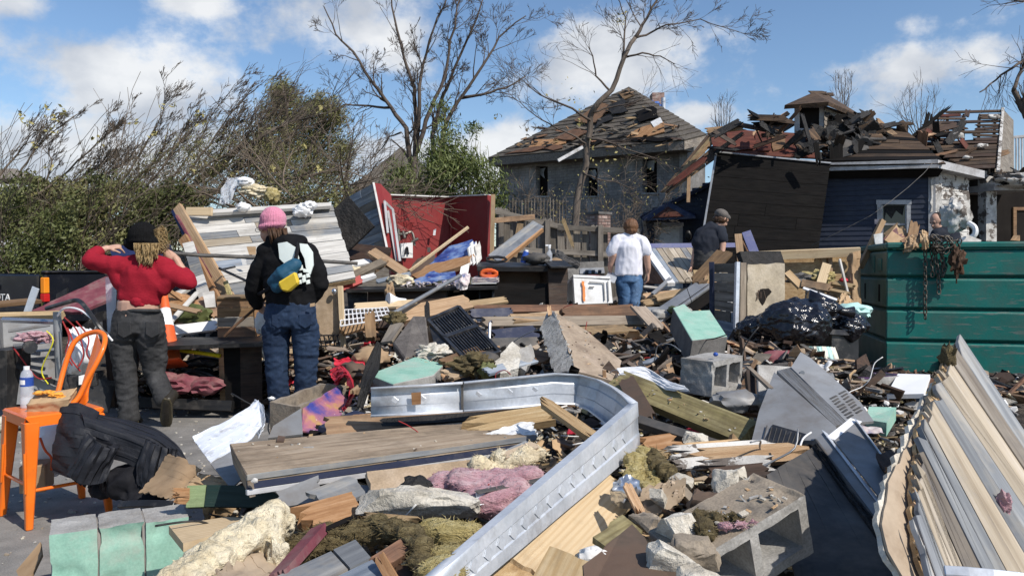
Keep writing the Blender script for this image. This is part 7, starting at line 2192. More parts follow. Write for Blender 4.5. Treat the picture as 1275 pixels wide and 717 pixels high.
F0=[P(690,388,5.6),P(730,411,5.45),P(774,449,5.15),P(762,474,4.8),P(718,462,4.75)]
sheet(None,F0,.03,'brown_sheet','face',parent=fz,torn=.008,step=.09).data.materials[0]=mat('tan_skin',[(.24,.18,.13),(.33,.26,.19),(.39,.31,.24)],5,vary=0,dirt=((.16,.12,.09),.4,6),bump=.5,fine=(50,.12))
E0=[P(690.5,388.5,5.595),P(717.5,462,4.755),P(690,463,4.95),P(672,409,5.6),P(683,385,5.75)]
sheet(None,E0,.05,'fuzz','torn_edge',parent=fz,torn=.012,step=.025)
board('brown splinter tip above the fuzzy-edged slab',(685,392,5.62),(683,379,5.68),.03,.02,'splinter',n=(0,-1,0),name='splinter',cat='splinter',r=(0,.05))
cloth('white curled vinyl sheet lying over the treated timber',[[(768,459,4.45),(772,466,4.3)],[(800,456,4.4),(804,472,4.2)],[(828,472,4.1),(832,484,4.0)],[(852,480,3.95),(858,486,3.9)]],'white_clean',amp=.012,seed=21,name='vinyl_sheet',cat='sheet',t=.005)
a_=P(887,449,4.1)
xd=Vector((math.cos(R(50)),math.sin(R(50)),0))
M=frame(a_+xd*.195+Vector((-xd.y,xd.x,0))*.095-ZA*.097,xd,(.05,0,1))
cinder('grey cinder block with two open cores right of the treated timber',M)
sheet('pale grey concrete block end right of the two-core cinder block',[(943,453,4.3),(986,456,4.4),(974,474,4.1),(964,503,3.9),(943,497,4.0)],.15,'concrete','concrete_block','concrete block',bev=.006)
lump('small blue cap on the two-core cinder block',(891,441,4.2),.014,.014,.012,'blue_bright',87,'bottle_cap','cap',amp=.1,sub=2)
lump('white sheet metal crumple under the two-core cinder block',(918,500,3.9),.10,.06,.04,'sheet_grey',88,'bent_sheet','sheet',amp=.4,sub=3,ridged=True)
a_,b_=P(866,697,2.02),P(1002,616,2.2)
xd=(b_-a_).normalized()
M=frame((a_+b_)/2,xd,(-.30,-.25,.92))
M=M@Matrix.Translation((0,.10,-.095))
cinder('tilted broken cinder block with dark cores at the bottom right of the heap',M,L=(b_-a_).length,D=.2,m='concrete',paint=(2,1,'concrete_dirty'))
merged('clump of brown roots and pink fluff lying on the tilted cinder block',[((880,660,2.12),.035,.03,.02),((900,648,2.17),.04,.03,.022),((918,650,2.15),.03,.03,.02),((876,645,2.2),.03,.03,.02)],'fiber_brown','root_clump','roots',amp=.02,freq=22,voxel=.006,fib=700,flen=.03)
merged('small pink and cream fluff strip on the tilted cinder block',[((905,656,2.10),.02,.015,.012),((922,653,2.10),.02,.015,.012),((938,650,2.1),.015,.012,.01)],'fiber_pink','insulation_tuft','insulation',amp=.012,freq=26,voxel=.005,fib=200,flen=.02)
PL_=[('largest white plaster lump left of the tilted cinder block',846,668,2.15,.055,.05,.06),('second white plaster lump under the largest one',838,700,1.98,.06,.05,.05),('pinkish white plaster lump at the bottom edge under the cinder block',868,722,1.85,.05,.05,.03),('small plaster lump above the tilted cinder block',905,602,2.6,.045,.04,.05),('cream plaster crumb right of the small plaster lump',925,596,2.62,.03,.03,.04),('cream plaster lump left of the splintered boards',850,600,2.75,.04,.04,.03),('grey plaster lump by the brown cardboard scrap',820,620,2.5,.03,.03,.03),('white lump below the stud corner',866,550,3.3,.05,.04,.04)]
for i,(lab,x,y,Y,rx,ry,rz)in enumerate(PL_):
 rock(lab,(x,y,Y),rx*1.15,ry*1.15,rz*1.1,'plaster',40+i,'plaster_lump','plaster',rough=.10,pts=14)
for i,(lab,pts,m)in enumerate((('yellow-green fibre hank hanging below the stud corner',[(800,565,3.0),(806,580,2.95),(812,598,2.85),(808,612,2.8)],'fiber_yellow'),('brown fibre hank right of the yellow-green hank',[(812,568,3.0),(824,580,2.9),(836,590,2.85),(842,604,2.8)],'fiber_brown'),('short pale fibre hank left of the yellow-green hank',[(788,572,2.95),(794,586,2.9),(790,600,2.85)],'fiber_yellow'))):
 merged(lab,[(p,.035,.03,.03)for p in smooth_path([V(q)for q in pts],3)],m,'insulation_tuft','insulation',amp=.022,freq=20,voxel=.006,seed=i,aniso=(1,1,.4),fib=500,flen=.035)
cloth('wrinkled tan paper scrap below the fibre hanks',[[(794,634,2.5),(800,612,2.65)],[(822,632,2.5),(826,604,2.7)],[(848,618,2.55),(852,600,2.7)]],'gyp_paper',amp=.02,seed=23,name='paper_scrap',cat='paper',ridged=True,tear=.01)
lump('crumpled silver foil under the pine board tip',(780,612,2.72),.035,.03,.035,'chrome',90,'foil_scrap','foil',amp=.5,sub=3,ridged=True)
lump('white and yellow crumpled wrapper beside the pine board',(738,694,2.05),.026,.02,.018,'paper',91,'wrapper','wrapper',amp=.5,sub=3,ridged=True)
sheet('dirty brown board lying at the bottom between the pine board and the plaster lumps',[(726,703,1.95),(787,652,2.25),(846,718,1.9),(850,745,1.8),(730,745,1.8)],.025,'brown_sheet',torn=.006,step=.08)
sheet('mossy olive board under the pine board tip',[(738,668,2.25),(775,640,2.4),(800,660,2.3),(768,690,2.15)],.02,'treated',torn=.01,step=.06)
merged('fluffy pink fiberglass insulation in the middle of the near heap',[((556,601,2.76),.085,.06,.030),((585,600,2.72),.10,.07,.045),((620,600,2.72),.11,.07,.05),((652,594,2.74),.08,.06,.04),((612,625,2.58),.09,.07,.055),((636,615,2.62),.07,.06,.05),((598,664,2.38),.045,.05,.025)],'fiber_pink','pink_insulation','insulation',amp=.022,freq=7,voxel=.007,sm_=5,aniso=(1,1,1.8),fib=1500,flen=.026)
merged('cream wool insulation behind the pink insulation',[((606,584,2.9),.10,.06,.03),((640,574,2.94),.10,.06,.045),((660,563,3.0),.06,.05,.03)],'foam_cream','wool_insulation','insulation',amp=.028,freq=12,voxel=.008,fib=900,flen=.028)
rock('long broken white plaster slab lying before the pink insulation',(521,628,2.52),.20,.07,.055,'plaster',31,'plaster_slab','plaster',rough=.10,pts=26,x=(1,.05,-.03),cuts=4)
lump('charred black scrap on top of the white plaster slab',(518,604,2.6),.035,.03,.02,'tarpaper',92,'charred_scrap','scrap',amp=.5,sub=3,ridged=True)
pth=smooth_path([P(356,676,2.35),P(395,668,2.35),P(432,658,2.35),P(470,652,2.35),P(504,660,2.25),P(526,684,2.12),P(534,715,1.98)],4)
merged('drooping band of brown mineral wool below the white plaster slab',[(p,.045,.035,.024)for p in pth]+[(p+Vector((.01,-.02,-.025)),.04,.03,.022)for p in pth[::2]],'fiber_brown','mineral_wool','insulation',amp=.026,freq=13,voxel=.008,sm_=2,aniso=(.7,1,2.2),fib=3200,flen=.035,seed=24)
pth=smooth_path([P(536,660,2.3),P(560,664,2.28),P(584,664,2.3)],4)+smooth_path([P(548,690,2.12),P(572,690,2.12)],3)+smooth_path([P(540,716,1.98),P(562,712,2.0)],3)
merged('drooping yellow fiberglass batt right of the brown mineral wool',[(p,.04,.035,.035)for p in pth],'fiber_yellow','fiberglass_batt','insulation',amp=.020,freq=8,voxel=.008,sm_=4,aniso=(1,1,1.6),fib=1600,flen=.03,seed=25)
tl_=empty('plank_panel',P(410,717,1.95),'grey and tan barn plank panel lying at the bottom edge','wall section')
slats(tl_,((322,726,1.95),(442,671,2.2),(486,722,1.93),(380,775,1.75)),2,['barn_grey','barn_blue'],.02,.008,'plank',1,jit=.003)
cloth('white curling paint flake under the split brown timber',[[(606,540,3.35),(612,548,3.28)],[(632,530,3.4),(636,554,3.25)],[(662,524,3.45),(668,540,3.3)]],'white_paint',amp=.012,seed=26,name='paint_flake',cat='paint flake',tear=.01)
ht=empty('wall_heater',P(1010,545,3.5),'wrecked grey wall heater with bare fins and a punched cover plate','heater')
hp=Plane((985,456,4.0),(1053,526,3.35),(1071,500,3.6))
sheet(None,[(985,457),(997,438),(1010,446),(1071,500),(1088,524),(1056,527)],.012,'sheet_grey','cover_plate',parent=ht,plane=hp)
hq=Plane((968,461,3.95),(1041,530,3.3),(1053,526,3.34))
for k in range(11):
 f=k/10
 A,B=hq(968+16*f,461-4*f,.0),hq(1041+12*f,530-4*f,.0)
 board(None,A,B,.004,.05,'sheet_grey',n=hq.n,name='fin',parent=ht,bev=0)
hl=Plane((964,463,3.93),(1041,531,3.28),(936,545,3.35))
sheet(None,[(964,463),(1041,531),(1042,548),(936,548),(945,512)],.02,'sheet_grey','casing',parent=ht,plane=hl)
sheet(None,[hl(962,528,.006),hl(1004,540,.006),hl(990,560,.006),hl(950,552,.006)],.006,'black_plastic','vent_mesh',parent=ht)
for k in range(8):
 board(None,hl(955+k*6,529+k*1.6,.010),hl(949+k*6,552+k*.5,.010),.003,.004,'steel_dark',n=hl.n,name='mesh_wire',parent=ht,bev=0)
for k in range(8):
 for j in range(2):
  a=hp(1034+k*3.0+j*11,496+k*3.4-j*6,.003)
  b=hp(1042+k*3.0+j*11-(k%3),492+k*3.4-j*6,.003)
  board(None,a,b,.010,.002,'steel_dark',n=hp.n,name='stamped_line',parent=ht,bev=0)
mb=MB()
mb.tube([hp(999,464,-.002),hp(999,464,.006)],.012,10)
build('screw',mb,'steel_dull',ht)
rod('thin wire loop on the heater casing',[hl(995,560,.01),hl(1000,546,.03),hl(1010,538,.03)],.004,'white_clean','wire','wire',curve=True)
mcn=empty('metal_channel',P(1060,620,2.7),'pale grey folded metal channel left of the big plank slab','channel')
sheet(None,[(1016,546,3.15),(1026,537,3.2),(1106,640,2.5),(1098,655,2.45)],.004,'sheet_grey','web',parent=mcn)
board(None,(1027,537,3.2),(1107,640,2.5),.03,.004,'galv',n=(.4,-.6,.6),name='flange',parent=mcn)
board(None,(1016,546,3.14),(1098,656,2.44),.012,.03,'steel_dark',n=(.2,-.8,.5),name='flange',parent=mcn)
mc2=empty('metal_box',P(1075,590,2.8),'second grey folded metal box behind the pale channel','metal box')
sheet(None,[(1039,548,3.1),(1067,524,3.3),(1102,572,2.95),(1100,625,2.6)],.005,'sheet_grey','face',parent=mc2)
board(None,(1067,523,3.3),(1103,572,2.94),.03,.005,'galv',n=(.6,-.5,.5),name='flange',parent=mc2)
board(None,(1036,546,3.12),(1066,522,3.32),.05,.005,'white_clean',n=(0,-.3,1),name='flange',parent=mc2)
cloth('large bent dark steel sheet under the heater and the tilted cinder block',[[(954,592,2.75),(1014,556,3.05)],[(968,640,2.55),(1052,612,2.75)],[(985,700,2.3),(1090,668,2.4)],[(1000,760,2.05),(1118,722,2.15)]],'steel_dark',amp=.006,freq=2,seed=27,name='steel_sheet',cat='sheet',t=.005)
cloth('black torn rubber edge along the dark steel sheet',[[(1012,556,3.03),(1017,553,3.05)],[(1050,610,2.72),(1056,606,2.75)],[(1090,666,2.38),(1096,660,2.42)],[(1116,716,2.15),(1122,708,2.2)]],'tarpaper',amp=.012,seed=28,freq=14,name='rubber_edge',cat='rubber strip')
ps=empty('plank_slab',P(1190,717,1.9),'big near slab of grey and tan barn planks with a torn left edge','wall section')
rpn=Plane((1199,422,2.9),(1150,690,1.75),(1275,520,2.7))
SS=[(1200,422),(1184,447),(1171,474),(1163,498),(1153,522),(1147,550),(1144,580),(1141,612),(1141,650),(1149,692)]
TT=[(1300,572),(1300,618),(1300,668),(1292,715),(1280,760),(1264,790),(1246,810),(1222,815),(1195,800),(1172,770)]
ms_=['barn_grey','barn_tan','barn_grey','barn_tan','barn_grey','barn_brown','barn_tan','barn_grey','barn_white']
for i in range(9):
 off=random.uniform(0,.010)
 for h in range(2):
  f0,f1=h/2,(h+1)/2-.015
  L2=lambda a,b,f:(a[0]+(b[0]-a[0])*f,a[1]+(b[1]-a[1])*f)
  s0,s1,t0,t1=L2(SS[i],SS[i+1],f0),L2(SS[i],SS[i+1],f1),L2(TT[i],TT[i+1],f0),L2(TT[i],TT[i+1],f1)
  js=[random.uniform(-5,7)for _ in range(2)]
  a,b,c,d=rpn(s0[0]+js[0],s0[1]+js[0]*1.5,off),rpn(t0[0],t0[1],off),rpn(t1[0],t1[1],off),rpn(s1[0]+js[1],s1[1]+js[1]*1.5,off)
  m5=rpn((s0[0]+s1[0])/2+random.uniform(-4,9),(s0[1]+s1[1])/2+random.uniform(-4,9),off)
  mb=MB()
  mb.prism([a,b,c,d,m5],-rpn.n*.016)
  build('plank',mb,random.choice([ms_[i],'barn_grey','barn_brown','barn_tan','barn_grey'])if h else ms_[i],ps,M=frame((a+c)/2,b-a,rpn.n),bevel=.002)
core=[rpn(x-7,y+2,-.02)for x,y in SS]+[rpn(*TT[-1],-.02),rpn(*TT[4],-.02),rpn(*TT[0],-.02)]
mb=MB()
mb.prism(rag(core,.007,.025,5),-rpn.n*.012)
build('fibreboard_layer',mb,'osb',ps,M=frame(core[0],core[-1]-core[0],rpn.n))
gy=[(1172,470),(1150,492),(1138,520),(1122,556),(1100,598),(1092,650),(1100,684),(1122,722),(1165,775),(1195,790),(1230,700),(1230,560),(1200,470)]
w_=[rpn(x,y,-.05)for x,y in gy]
mb=MB()
mb.prism(rag(w_,.009,.024,8),-rpn.n*.014)
build('gypsum_layer',mb,'plaster',ps,M=frame(w_[0],w_[1]-w_[0],rpn.n))
w_=[rpn(x+6,y+2,-.040)for x,y in gy]
mb=MB()
mb.prism(rag(w_,.004,.03,9),-rpn.n*.006)
build('paper_layer',mb,'gyp_paper',ps,M=frame(w_[0],w_[1]-w_[0],rpn.n))
for k in range(60):
 f=random.uniform(.05,8.9)
 i=int(f)
 x,y=SS[i][0]+(SS[i+1][0]-SS[i][0])*(f-i),SS[i][1]+(SS[i+1][1]-SS[i][1])*(f-i)
 a=rpn(x-random.uniform(0,6),y,-.012)
 b=rpn(x+random.uniform(4,16),y+random.uniform(6,22),-.004)
 board(None,a,b,random.uniform(.012,.03),.012,random.choice(['splinter','osb','barn_tan','board_tan']),n=rpn.n,name='splinter',parent=ps,r=(.025,.01))
lump(None,rpn(1250,627,.012),.02,.02,.03,'fiber_pink',94,'pink_tuft',parent=ps,amp=.6,sub=3)
lump(None,rpn(1180,446,.0),.02,.03,.05,'fiber_brown',95,'torn_tuft',parent=ps,amp=.6,sub=3)
ch=empty('metal_chair',P(75,650,3.75)*1,'orange metal counter chair with a tall looped back on the asphalt','chair')
WM[ch.name].translation.z=0
ch.matrix_basis=WM[ch.name]
fc=P(34,660,3.70)
fc.z=0
sx=Vector((.66,.75,0)).normalized()
sy=Vector((-.75,.66,0)).normalized()
zS=.56
def CP(u,v,z):
 return fc+sx*u+sy*v+Vector((0,0,z))
S0=.36
for(u,v,du,dv)in((.03,.03,-.02,-.02),(S0-.03,.03,.05,-.03),(.03,S0-.03,-.04,.03),(S0-.03,S0-.03,.05,.05)):
 mb=MB()
 for a in(-1,1):
  pass
 top=CP(u,v,zS-.03)
 bot=CP(u+du,v+dv,0)
 ring=[]
 for p,w in((bot,.016),(bot.lerp(top,.12),.018),(top,.034)):
  ring.append([p+sx*(w*a)+sy*(w*b)for a,b in((-1,-1),(1,-1),(1,1),(-1,1))])
 vs=[q for r_ in ring for q in r_]
 fs=[(3,2,1,0),(8,9,10,11)]+[(4*k+j,4*k+(j+1)%4,4*k+4+(j+1)%4,4*k+4+j)for k in range(2)for j in range(4)]
 mb.add(vs,fs)
 lg=build('leg',mb,'orange_paint',ch,bevel=.006)
 mb=MB()
 c1,c2=bot.lerp(top,.35),bot.lerp(top,.72)
 mb.tube([c1-(sx+sy)*.024,c2-(sx+sy)*.032],[.006,.008],6)
 build('leg_rib',mb,'orange_paint',lg,smooth=60)
mb=MB()
mb.prism([CP(0,0,zS),CP(S0,0,zS),CP(S0,S0,zS),CP(0,S0,zS)],Vector((0,0,-.015)))
build('seat',mb,'orange_paint',ch,bevel=.012)
for(a,b)in((CP(0,0,0),CP(S0,0,0)),(CP(S0,0,0),CP(S0,S0,0)),(CP(S0,S0,0),CP(0,S0,0)),(CP(0,S0,0),CP(0,0,0))):
 mb=MB()
 n_=(b-a).normalized().cross(ZA)
 q=[a+ZA*(zS-.008)+n_*.002,b+ZA*(zS-.008)+n_*.002,b+ZA*(zS-.055)+n_*.002-(b-a)*.10,a+ZA*(zS-.055)+n_*.002+(b-a)*.10]
 mb.prism(q,-n_*.006)
 build('apron',mb,'orange_paint',ch)
for(u0,v0,u1,v1,z)in((.01,.01,S0+.01,.0,.19),(.01,.01,0,S0,.22),(S0+.01,.0,S0+.01,S0+.01,.19)):
 mb=MB()
 mb.tube([CP(u0,v0,z),CP(u1,v1,z)],.009,8)
 build('footrest',mb,'orange_paint',ch,smooth=60)
bpt=[(72,489),(80,458),(90,430),(103,418),(120,413),(130,418),(129,432),(120,452),(108,474),(98,494),(90,503)]
by=[4.0,4.05,4.08,4.1,4.08,4.04,3.98,3.94,3.92,3.9,3.88]
pts=smooth_path([P(x,y,Y)for(x,y),Y in zip(bpt,by)],5)
mb=MB()
mb.tube(pts,.0135,10)
build('back_rail',mb,'orange_paint',ch,smooth=60)
cloth(None,[[P(121,415,4.07),P(127,430,3.99),P(131,420,4.04)],[P(112,448,4.02),P(119,455,3.95),P(125,440,3.98)],[P(98,494,3.95),P(106,492,3.92),P(112,480,3.94)],[P(98,506,3.9),P(106,504,3.88),P(110,498,3.9)]],'orange_paint',parent=ch,name='splat',amp=0,t=.003)
wb=empty('water_bottle',CP(.12,.12,zS),'clear plastic water bottle with blue label standing on the orange chair','bottle')
bc_=P(34,514,3.95)
bc_.z=zS+.002
prof=[(0,.028),(.01,.031),(.05,.031),(.055,.029),(.06,.031),(.11,.031),(.115,.0295),(.15,.0295),(.165,.030),(.185,.024),(.198,.013)]
mb=MB()
mb.tube([bc_+ZA*z for z,r in prof],[r for z,r in prof],20)
build('bottle_body',mb,'water_plastic',wb,smooth=60)
mb=MB()
mb.tube([bc_+ZA*z for z in(.112,.158)],.0312,20)
lb=build('label',mb,'blue_bright',wb,smooth=60)
mb=MB()
mb.tube([bc_+ZA*z for z in(.122,.146)],.0316,20,cap=False)
for f in list(range(len(mb.f)))[::-1]:
 cx_=sum(mb.v[i][0]for i in mb.f[f])/4-bc_.x
 if cx_>.008:
  del mb.f[f]
  del mb.m[f]
build('label_print',mb,'paper',lb)
mb=MB()
mb.tube([bc_+ZA*.197,bc_+ZA*.214],.0145,16)
build('cap',mb,'white_clean',wb,smooth=40)
bgp=empty('paper_bag',CP(.2,.1,zS),'brown paper bag lying open on the orange chair','bag')
p0=P(58,512,3.88)
p0.z=zS+.035
M=frame(p0,(1,.12,.06),(-.2,-.45,1))
mb=MB()
for(x0,x1,w,h0)in((-.10,.12,.055,.045),):
 vs=[M@Vector(v)for v in((-.085,-.05,-.035),(.115,-.06,-.03),(.125,.06,-.03),(-.075,.055,-.035),(-.075,-.045,.03),(.14,-.05,.045),(.145,.05,.055),(-.065,.05,.035))]
 mb.add(vs,[(0,1,2,3)[::-1],(0,4,5,1),(1,5,6,2),(2,6,7,3),(3,7,4,0),(4,7,6,5)])
o=build('bag_body',mb,'kraft',bgp,M=M)
bake(o,[('SUBSURF',dict(levels=4,subdivision_type='SIMPLE')),('SMOOTH',dict(factor=.5,iterations=3))],lambda c,n:.005*(1-2*abs(noise.noise(c*22)))+.003*noise.noise(c*50))
for i,(x,y,r_)in enumerate(((49,489,.022),(60,488,.02),(70,491,.024),(76,494,.018))):
 lump(('pale yellow snack','orange snack in the middle','larger orange snack','smallest orange snack')[i]+' piece on the brown paper bag',(x,y,3.87),r_*1.4,r_,r_*.5,'food_orange',100+i,'snack','food',amp=.4,sub=3)
bx('carton',None,(46,592,4.0),(1,.3,0),(0,0,1),.12,.16,.14,'cardboard',.004,'small cardboard carton under the orange chair','box')
lump('white plastic bag behind the orange chair legs',(66,560,4.2),.08,.06,.10,'white_clean',104,'plastic_bag','bag',amp=.35,sub=3,ridged=True)
rod('orange looped cord by the orange chair legs',[(50,545,4.0),(56,560,3.98),(64,570,3.98),(64,585,3.98)],.006,'cone_orange','cord','cord',curve=True)
jk=empty('jacket',P(140,600,3.75),'black quilted puffer jacket draped over the orange chair back down to the asphalt','jacket')
JP=[('body',[[(76,501,3.86),(70,530,3.78),(66,560,3.75),(64,588,3.74)],[(100,503,3.86),(92,532,3.74),(90,565,3.70),(94,596,3.70)],[(124,512,3.86),(118,536,3.74),(122,566,3.71),(132,590,3.72)]],2),('back_panel',[[(92,503,3.90),(104,522,3.76),(106,552,3.72)],[(128,515,3.92),(132,532,3.76),(134,562,3.74)],[(164,526,3.92),(164,542,3.76),(160,570,3.74)],[(200,538,3.9),(196,556,3.75),(188,586,3.74)],[(226,560,3.86),(218,574,3.76),(206,600,3.74)],[(240,590,3.8),(230,596,3.76),(216,606,3.74)]],3),('sleeve',[[(112,540,3.72),(130,556,3.69),(142,552,3.74)],[(100,566,3.68),(118,574,3.66),(134,574,3.72)],[(88,586,3.68),(106,600,3.66),(132,598,3.70)]],4),('sleeve',[[(186,548,3.73),(202,556,3.71),(216,560,3.75)],[(178,575,3.70),(196,586,3.68),(214,588,3.72)],[(176,600,3.69),(192,612,3.67),(214,610,3.70)]],6)]
for nm,rows_,sd2 in JP:
 cloth(None,rows_,'nylon_black',amp=.020,seed=sd2,freq=2.6,name=nm,parent=jk,t=.035,nu=40,nv=30,aniso=(1.8,.7))
merged('black backpack lying in the shade under the puffer jacket',[((160,600,3.75),.12,.1,.07),((200,605,3.75),.10,.1,.06),((130,606,3.8),.07,.08,.05),((180,618,3.7),.12,.08,.03)],'black_cloth','backpack','bag',amp=.02,freq=8,voxel=.015,ridged=True)
for i,(x,y)in enumerate(((8,545),(118,596),(250,560),(225,545),(140,640))):
 lump(('small pale stone at the left edge of the asphalt','small stone under the puffer jacket','small stone by the enamel sheet','pebble right of the puffer jacket','pebble above the mint block row')[i],(x,y,1216/(y-335)),.02,.02,.012,'concrete',110+i,'stone','stone',amp=.3,sub=2)
lump('cream rubble lump at the left edge behind the chair',(4,528,6.0),.16,.1,.06,'plaster',120,'rubble_lump','rubble',amp=.4,sub=3)
DK_=[('dark board end standing in for a shaded gap below the mineral wool',(486,706,2.1),(524,735,1.95),.07,'wood_dark'),('short grey lath crossing the yellow batt',(520,704,1.98),(580,690,2.08),.02,'wood_weathered'),('narrow burnt stick on the mineral wool',(392,664,2.3),(446,640,2.38),.018,'burnt'),('dusty lath lying along the long plaster slab',(452,640,2.4),(520,646,2.35),.022,'pine_dirty'),('tan board scrap on the cream wool',(628,568,2.9),(668,552,3.0),.04,'gyp_paper')]  # first entry is a dark board added in place of a shaded gap
for lab,A,B,w,m in DK_:
 board(lab,A,B,w,.02,m,n=(random.uniform(-.3,.3),-.5,.8),r=(.03,.04))
for i,(lab,x,y,Y,rx,ry,rz,m)in enumerate((('broken grey mortar chunk at the left end of the tilted cinder block',862,690,2.02,.07,.05,.05,'concrete_dirty'),('tan rubble chunk between the stud corner and the plaster lumps',806,655,2.35,.06,.05,.035,'concrete_dirty'),('dark clod lying above the tilted cinder block',880,628,2.45,.06,.05,.035,'brown_sheet'))):
 rock(lab,(x,y,Y),rx,ry,rz,m,70+i,'rubble_lump','rubble',rough=.14,pts=16)
def wr(a1,f1,a2,f2,st=(1,1,1),seed=0):
 o_=Vector((seed*2.7,seed*1.3,seed))
 def f(c,n):
  q=Vector((c.x*st[0],c.y*st[1],c.z*st[2]))
  return a1*(.5-abs(noise.noise(q*f1+o_)))+a2*(.5-abs(noise.noise(q*f2+o_)))
 return f
def hand(mb,wrist,fwd,up,curl=.5,s=1.0,thumb=1):
 0
 fwd,up=Vector(fwd).normalized(),Vector(up)
 up=(up-fwd*up.dot(fwd)).normalized()
 sd_=fwd.cross(up)
 w=Vector(wrist)
 mb.caps([w-fwd*.02,w+fwd*.03*s,w+fwd*.075*s],[.026*s,.036*s,.038*s],12,flat=(up,.5))
 for k,(o_,L_)in enumerate(((.027,.070),(.009,.078),(-.009,.073),(-.026,.056))):
  p=w+fwd*.082*s+sd_*o_*s
  d=fwd+sd_*o_*2.2
  pts,rr=[w+fwd*.05*s+sd_*o_*.8*s,p],[.0095*s,.0095*s]
  for j in range(3):
   d=(d-up*curl*(.55+.12*k)).normalized()
   p=p+d*L_*s/3
   pts.append(p)
   rr.append((.0088-.0008*j)*s)
  mb.caps(pts,rr,7)
 b=w+fwd*.025*s+sd_*.028*s*thumb
 d=(fwd*.7+sd_*.9*thumb-up*.25).normalized()
 mb.caps([b-sd_*.012*thumb,b+d*.028*s,b+d*.046*s+fwd*.012*s,b+d*.056*s+fwd*.03*s-up*curl*.012],[.014*s,.012*s,.010*s,.0085*s],7)
def head(mb,c,fwd,up,s=1.0):
 fwd=Vector(fwd).normalized()
 up=Vector(up)
 up=(up-fwd*up.dot(fwd)).normalized()
 rt=fwd.cross(up)
 q=Matrix((rt,fwd,up)).transposed().to_quaternion()
 c=Vector(c)
 mb.ell(c+up*.025*s-fwd*.008,.076*s,.094*s,.092*s,q)
 mb.ell(c-up*.045*s+fwd*.030*s,.056*s,.062*s,.068*s,q)
 mb.ell(c-up*.088*s+fwd*.062*s,.026*s,.022*s,.020*s,q)
 mb.caps([c+fwd*.084*s+up*.012,c+fwd*.106*s-up*.028*s],[.011*s,.015*s],8)
 mb.ell(c+fwd*.082*s+up*.026*s,.046*s,.012*s,.010*s,q)
 for z,r_ in((-.052,.0075),(-.062,.0085)):
  mb.caps([c+fwd*.083*s+up*z*s-rt*.020*s,c+fwd*.091*s+up*z*s,c+fwd*.083*s+up*z*s+rt*.020*s],r_*s,6)
 for a in(-1,1):
  mb.ell(c+rt*.078*s*a-up*.010*s-fwd*.006,.010*s,.022*s,.032*s,q)
  mb.ell(c+rt*.030*s*a+fwd*.078*s+up*.006*s,.014,.009,.009,q)
 eyes=[c+rt*.030*s*a+fwd*.083*s+up*.008*s for a in(-1,1)]
 return eyes
def eyeballs(e,eyes):
 for p in eyes:
  mb=MB()
  mb.ell(p,.0085,.0085,.0065)
  build('eye',mb,'glass_dark',e,smooth=180)
def shoe(e,heel,toe,up,m,s=1.0,sole_m='sole',name='boot'):
 heel,toe,up=Vector(heel),Vector(toe),Vector(up).normalized()
 d=(toe-heel).normalized()
 L_=(toe-heel).length
 mb=MB()
 mb.caps([heel+up*.035+d*.03,heel+d*L_*.5+up*.032,toe-d*.04+up*.026],[.040*s,.042*s,.038*s],12)
 mb.caps([heel+up*.04+d*.03,heel+up*.12+d*.02],[.042*s,.045*s],12)
 o=organic(name,mb,m,voxel=.008,smooth=3,parent=e)
 sd_=d.cross(up)
 mb=MB()
 n=9
 ring=[]
 for i in range(n):
  f=i/(n-1)
  w=(.034+.010*math.sin(f*math.pi)+.006*(f>.5))*s*(1 if 0<i<n-1 else.7)
  ring.append((heel+d*(L_*f),w))
 pts=[p+sd_*w for p,w in ring]+[p-sd_*w for p,w in reversed(ring)]
 mb.prism(pts,up*.022)
 build('sole',mb,sole_m,o,bevel=.003)
 return o
FWD=Vector((0,1,0))
Q=lambda px,py,Y,d=0:P(px,py,Y+d)
Y=6.2
w1=empty('person',Vector((P(170,520,Y).x,Y,0)),'person in a knotted red sweater, black knit hat and black jeans, both hands raised')
w1['category']='person'
q=lambda x,y,d=0:P(x,y,Y+d)
mb=MB()
eyes=head(mb,q(181,296,.02),(.15,1,-.1),ZA,1.0)
mb.caps([q(181,312),q(181,332)],[.052,.062],12)
mb.caps([q(180,336,.01),q(177,360,.01),q(174,384,.0)],[.12,.13,.145],18,flat=(FWD,.72))
mb.caps([q(172,376),q(171,400)],[.162,.165],18,flat=(FWD,.75),ce=.3)
mb.caps([q(138,336),q(110,326,.02)],[.05,.045],10)
mb.caps([q(110,326,.02),q(122,314,.12),q(133,309,.16)],[.042,.034,.027],10)
hand(mb,q(133,309,.16),(.8,.45,.15),(-.2,-.6,.8),1.15,1.0,1)
mb.caps([q(220,344),q(236,351,.02)],[.05,.045],10)
mb.caps([q(236,351,.02),q(227,336,.08),q(219,322,.09)],[.042,.034,.027],10)
hand(mb,q(219,322,.09),(-.75,.1,.45),(.2,-.9,.4),.6,1.0,-1)
mb.caps([q(157,420),q(157,468,.01),q(160,514)],[.085,.055,.04],12)
mb.caps([q(190,420),q(194,468,.06),q(206,504,-.06)],[.085,.055,.04],12)
organic('body',mb,'skin',voxel=.0065,smooth=2,parent=w1)
eyeballs(w1,eyes)
mb=MB()
mb.ell(q(178,293,.01),.112,.115,.108)
mb.caps([q(163,303,.0),q(178,305,-.01),q(193,302)],[.055,.06,.055],12)
mb.ell(q(178,300,.01),.118,.118,.045)
hb=organic('knit_hat',mb,'knit_black',voxel=.010,smooth=3,parent=w1,post=lambda c,n:.004*math.sin(math.atan2(c.y,c.x)*34)+.004*noise.noise(c*20))
mb=MB()
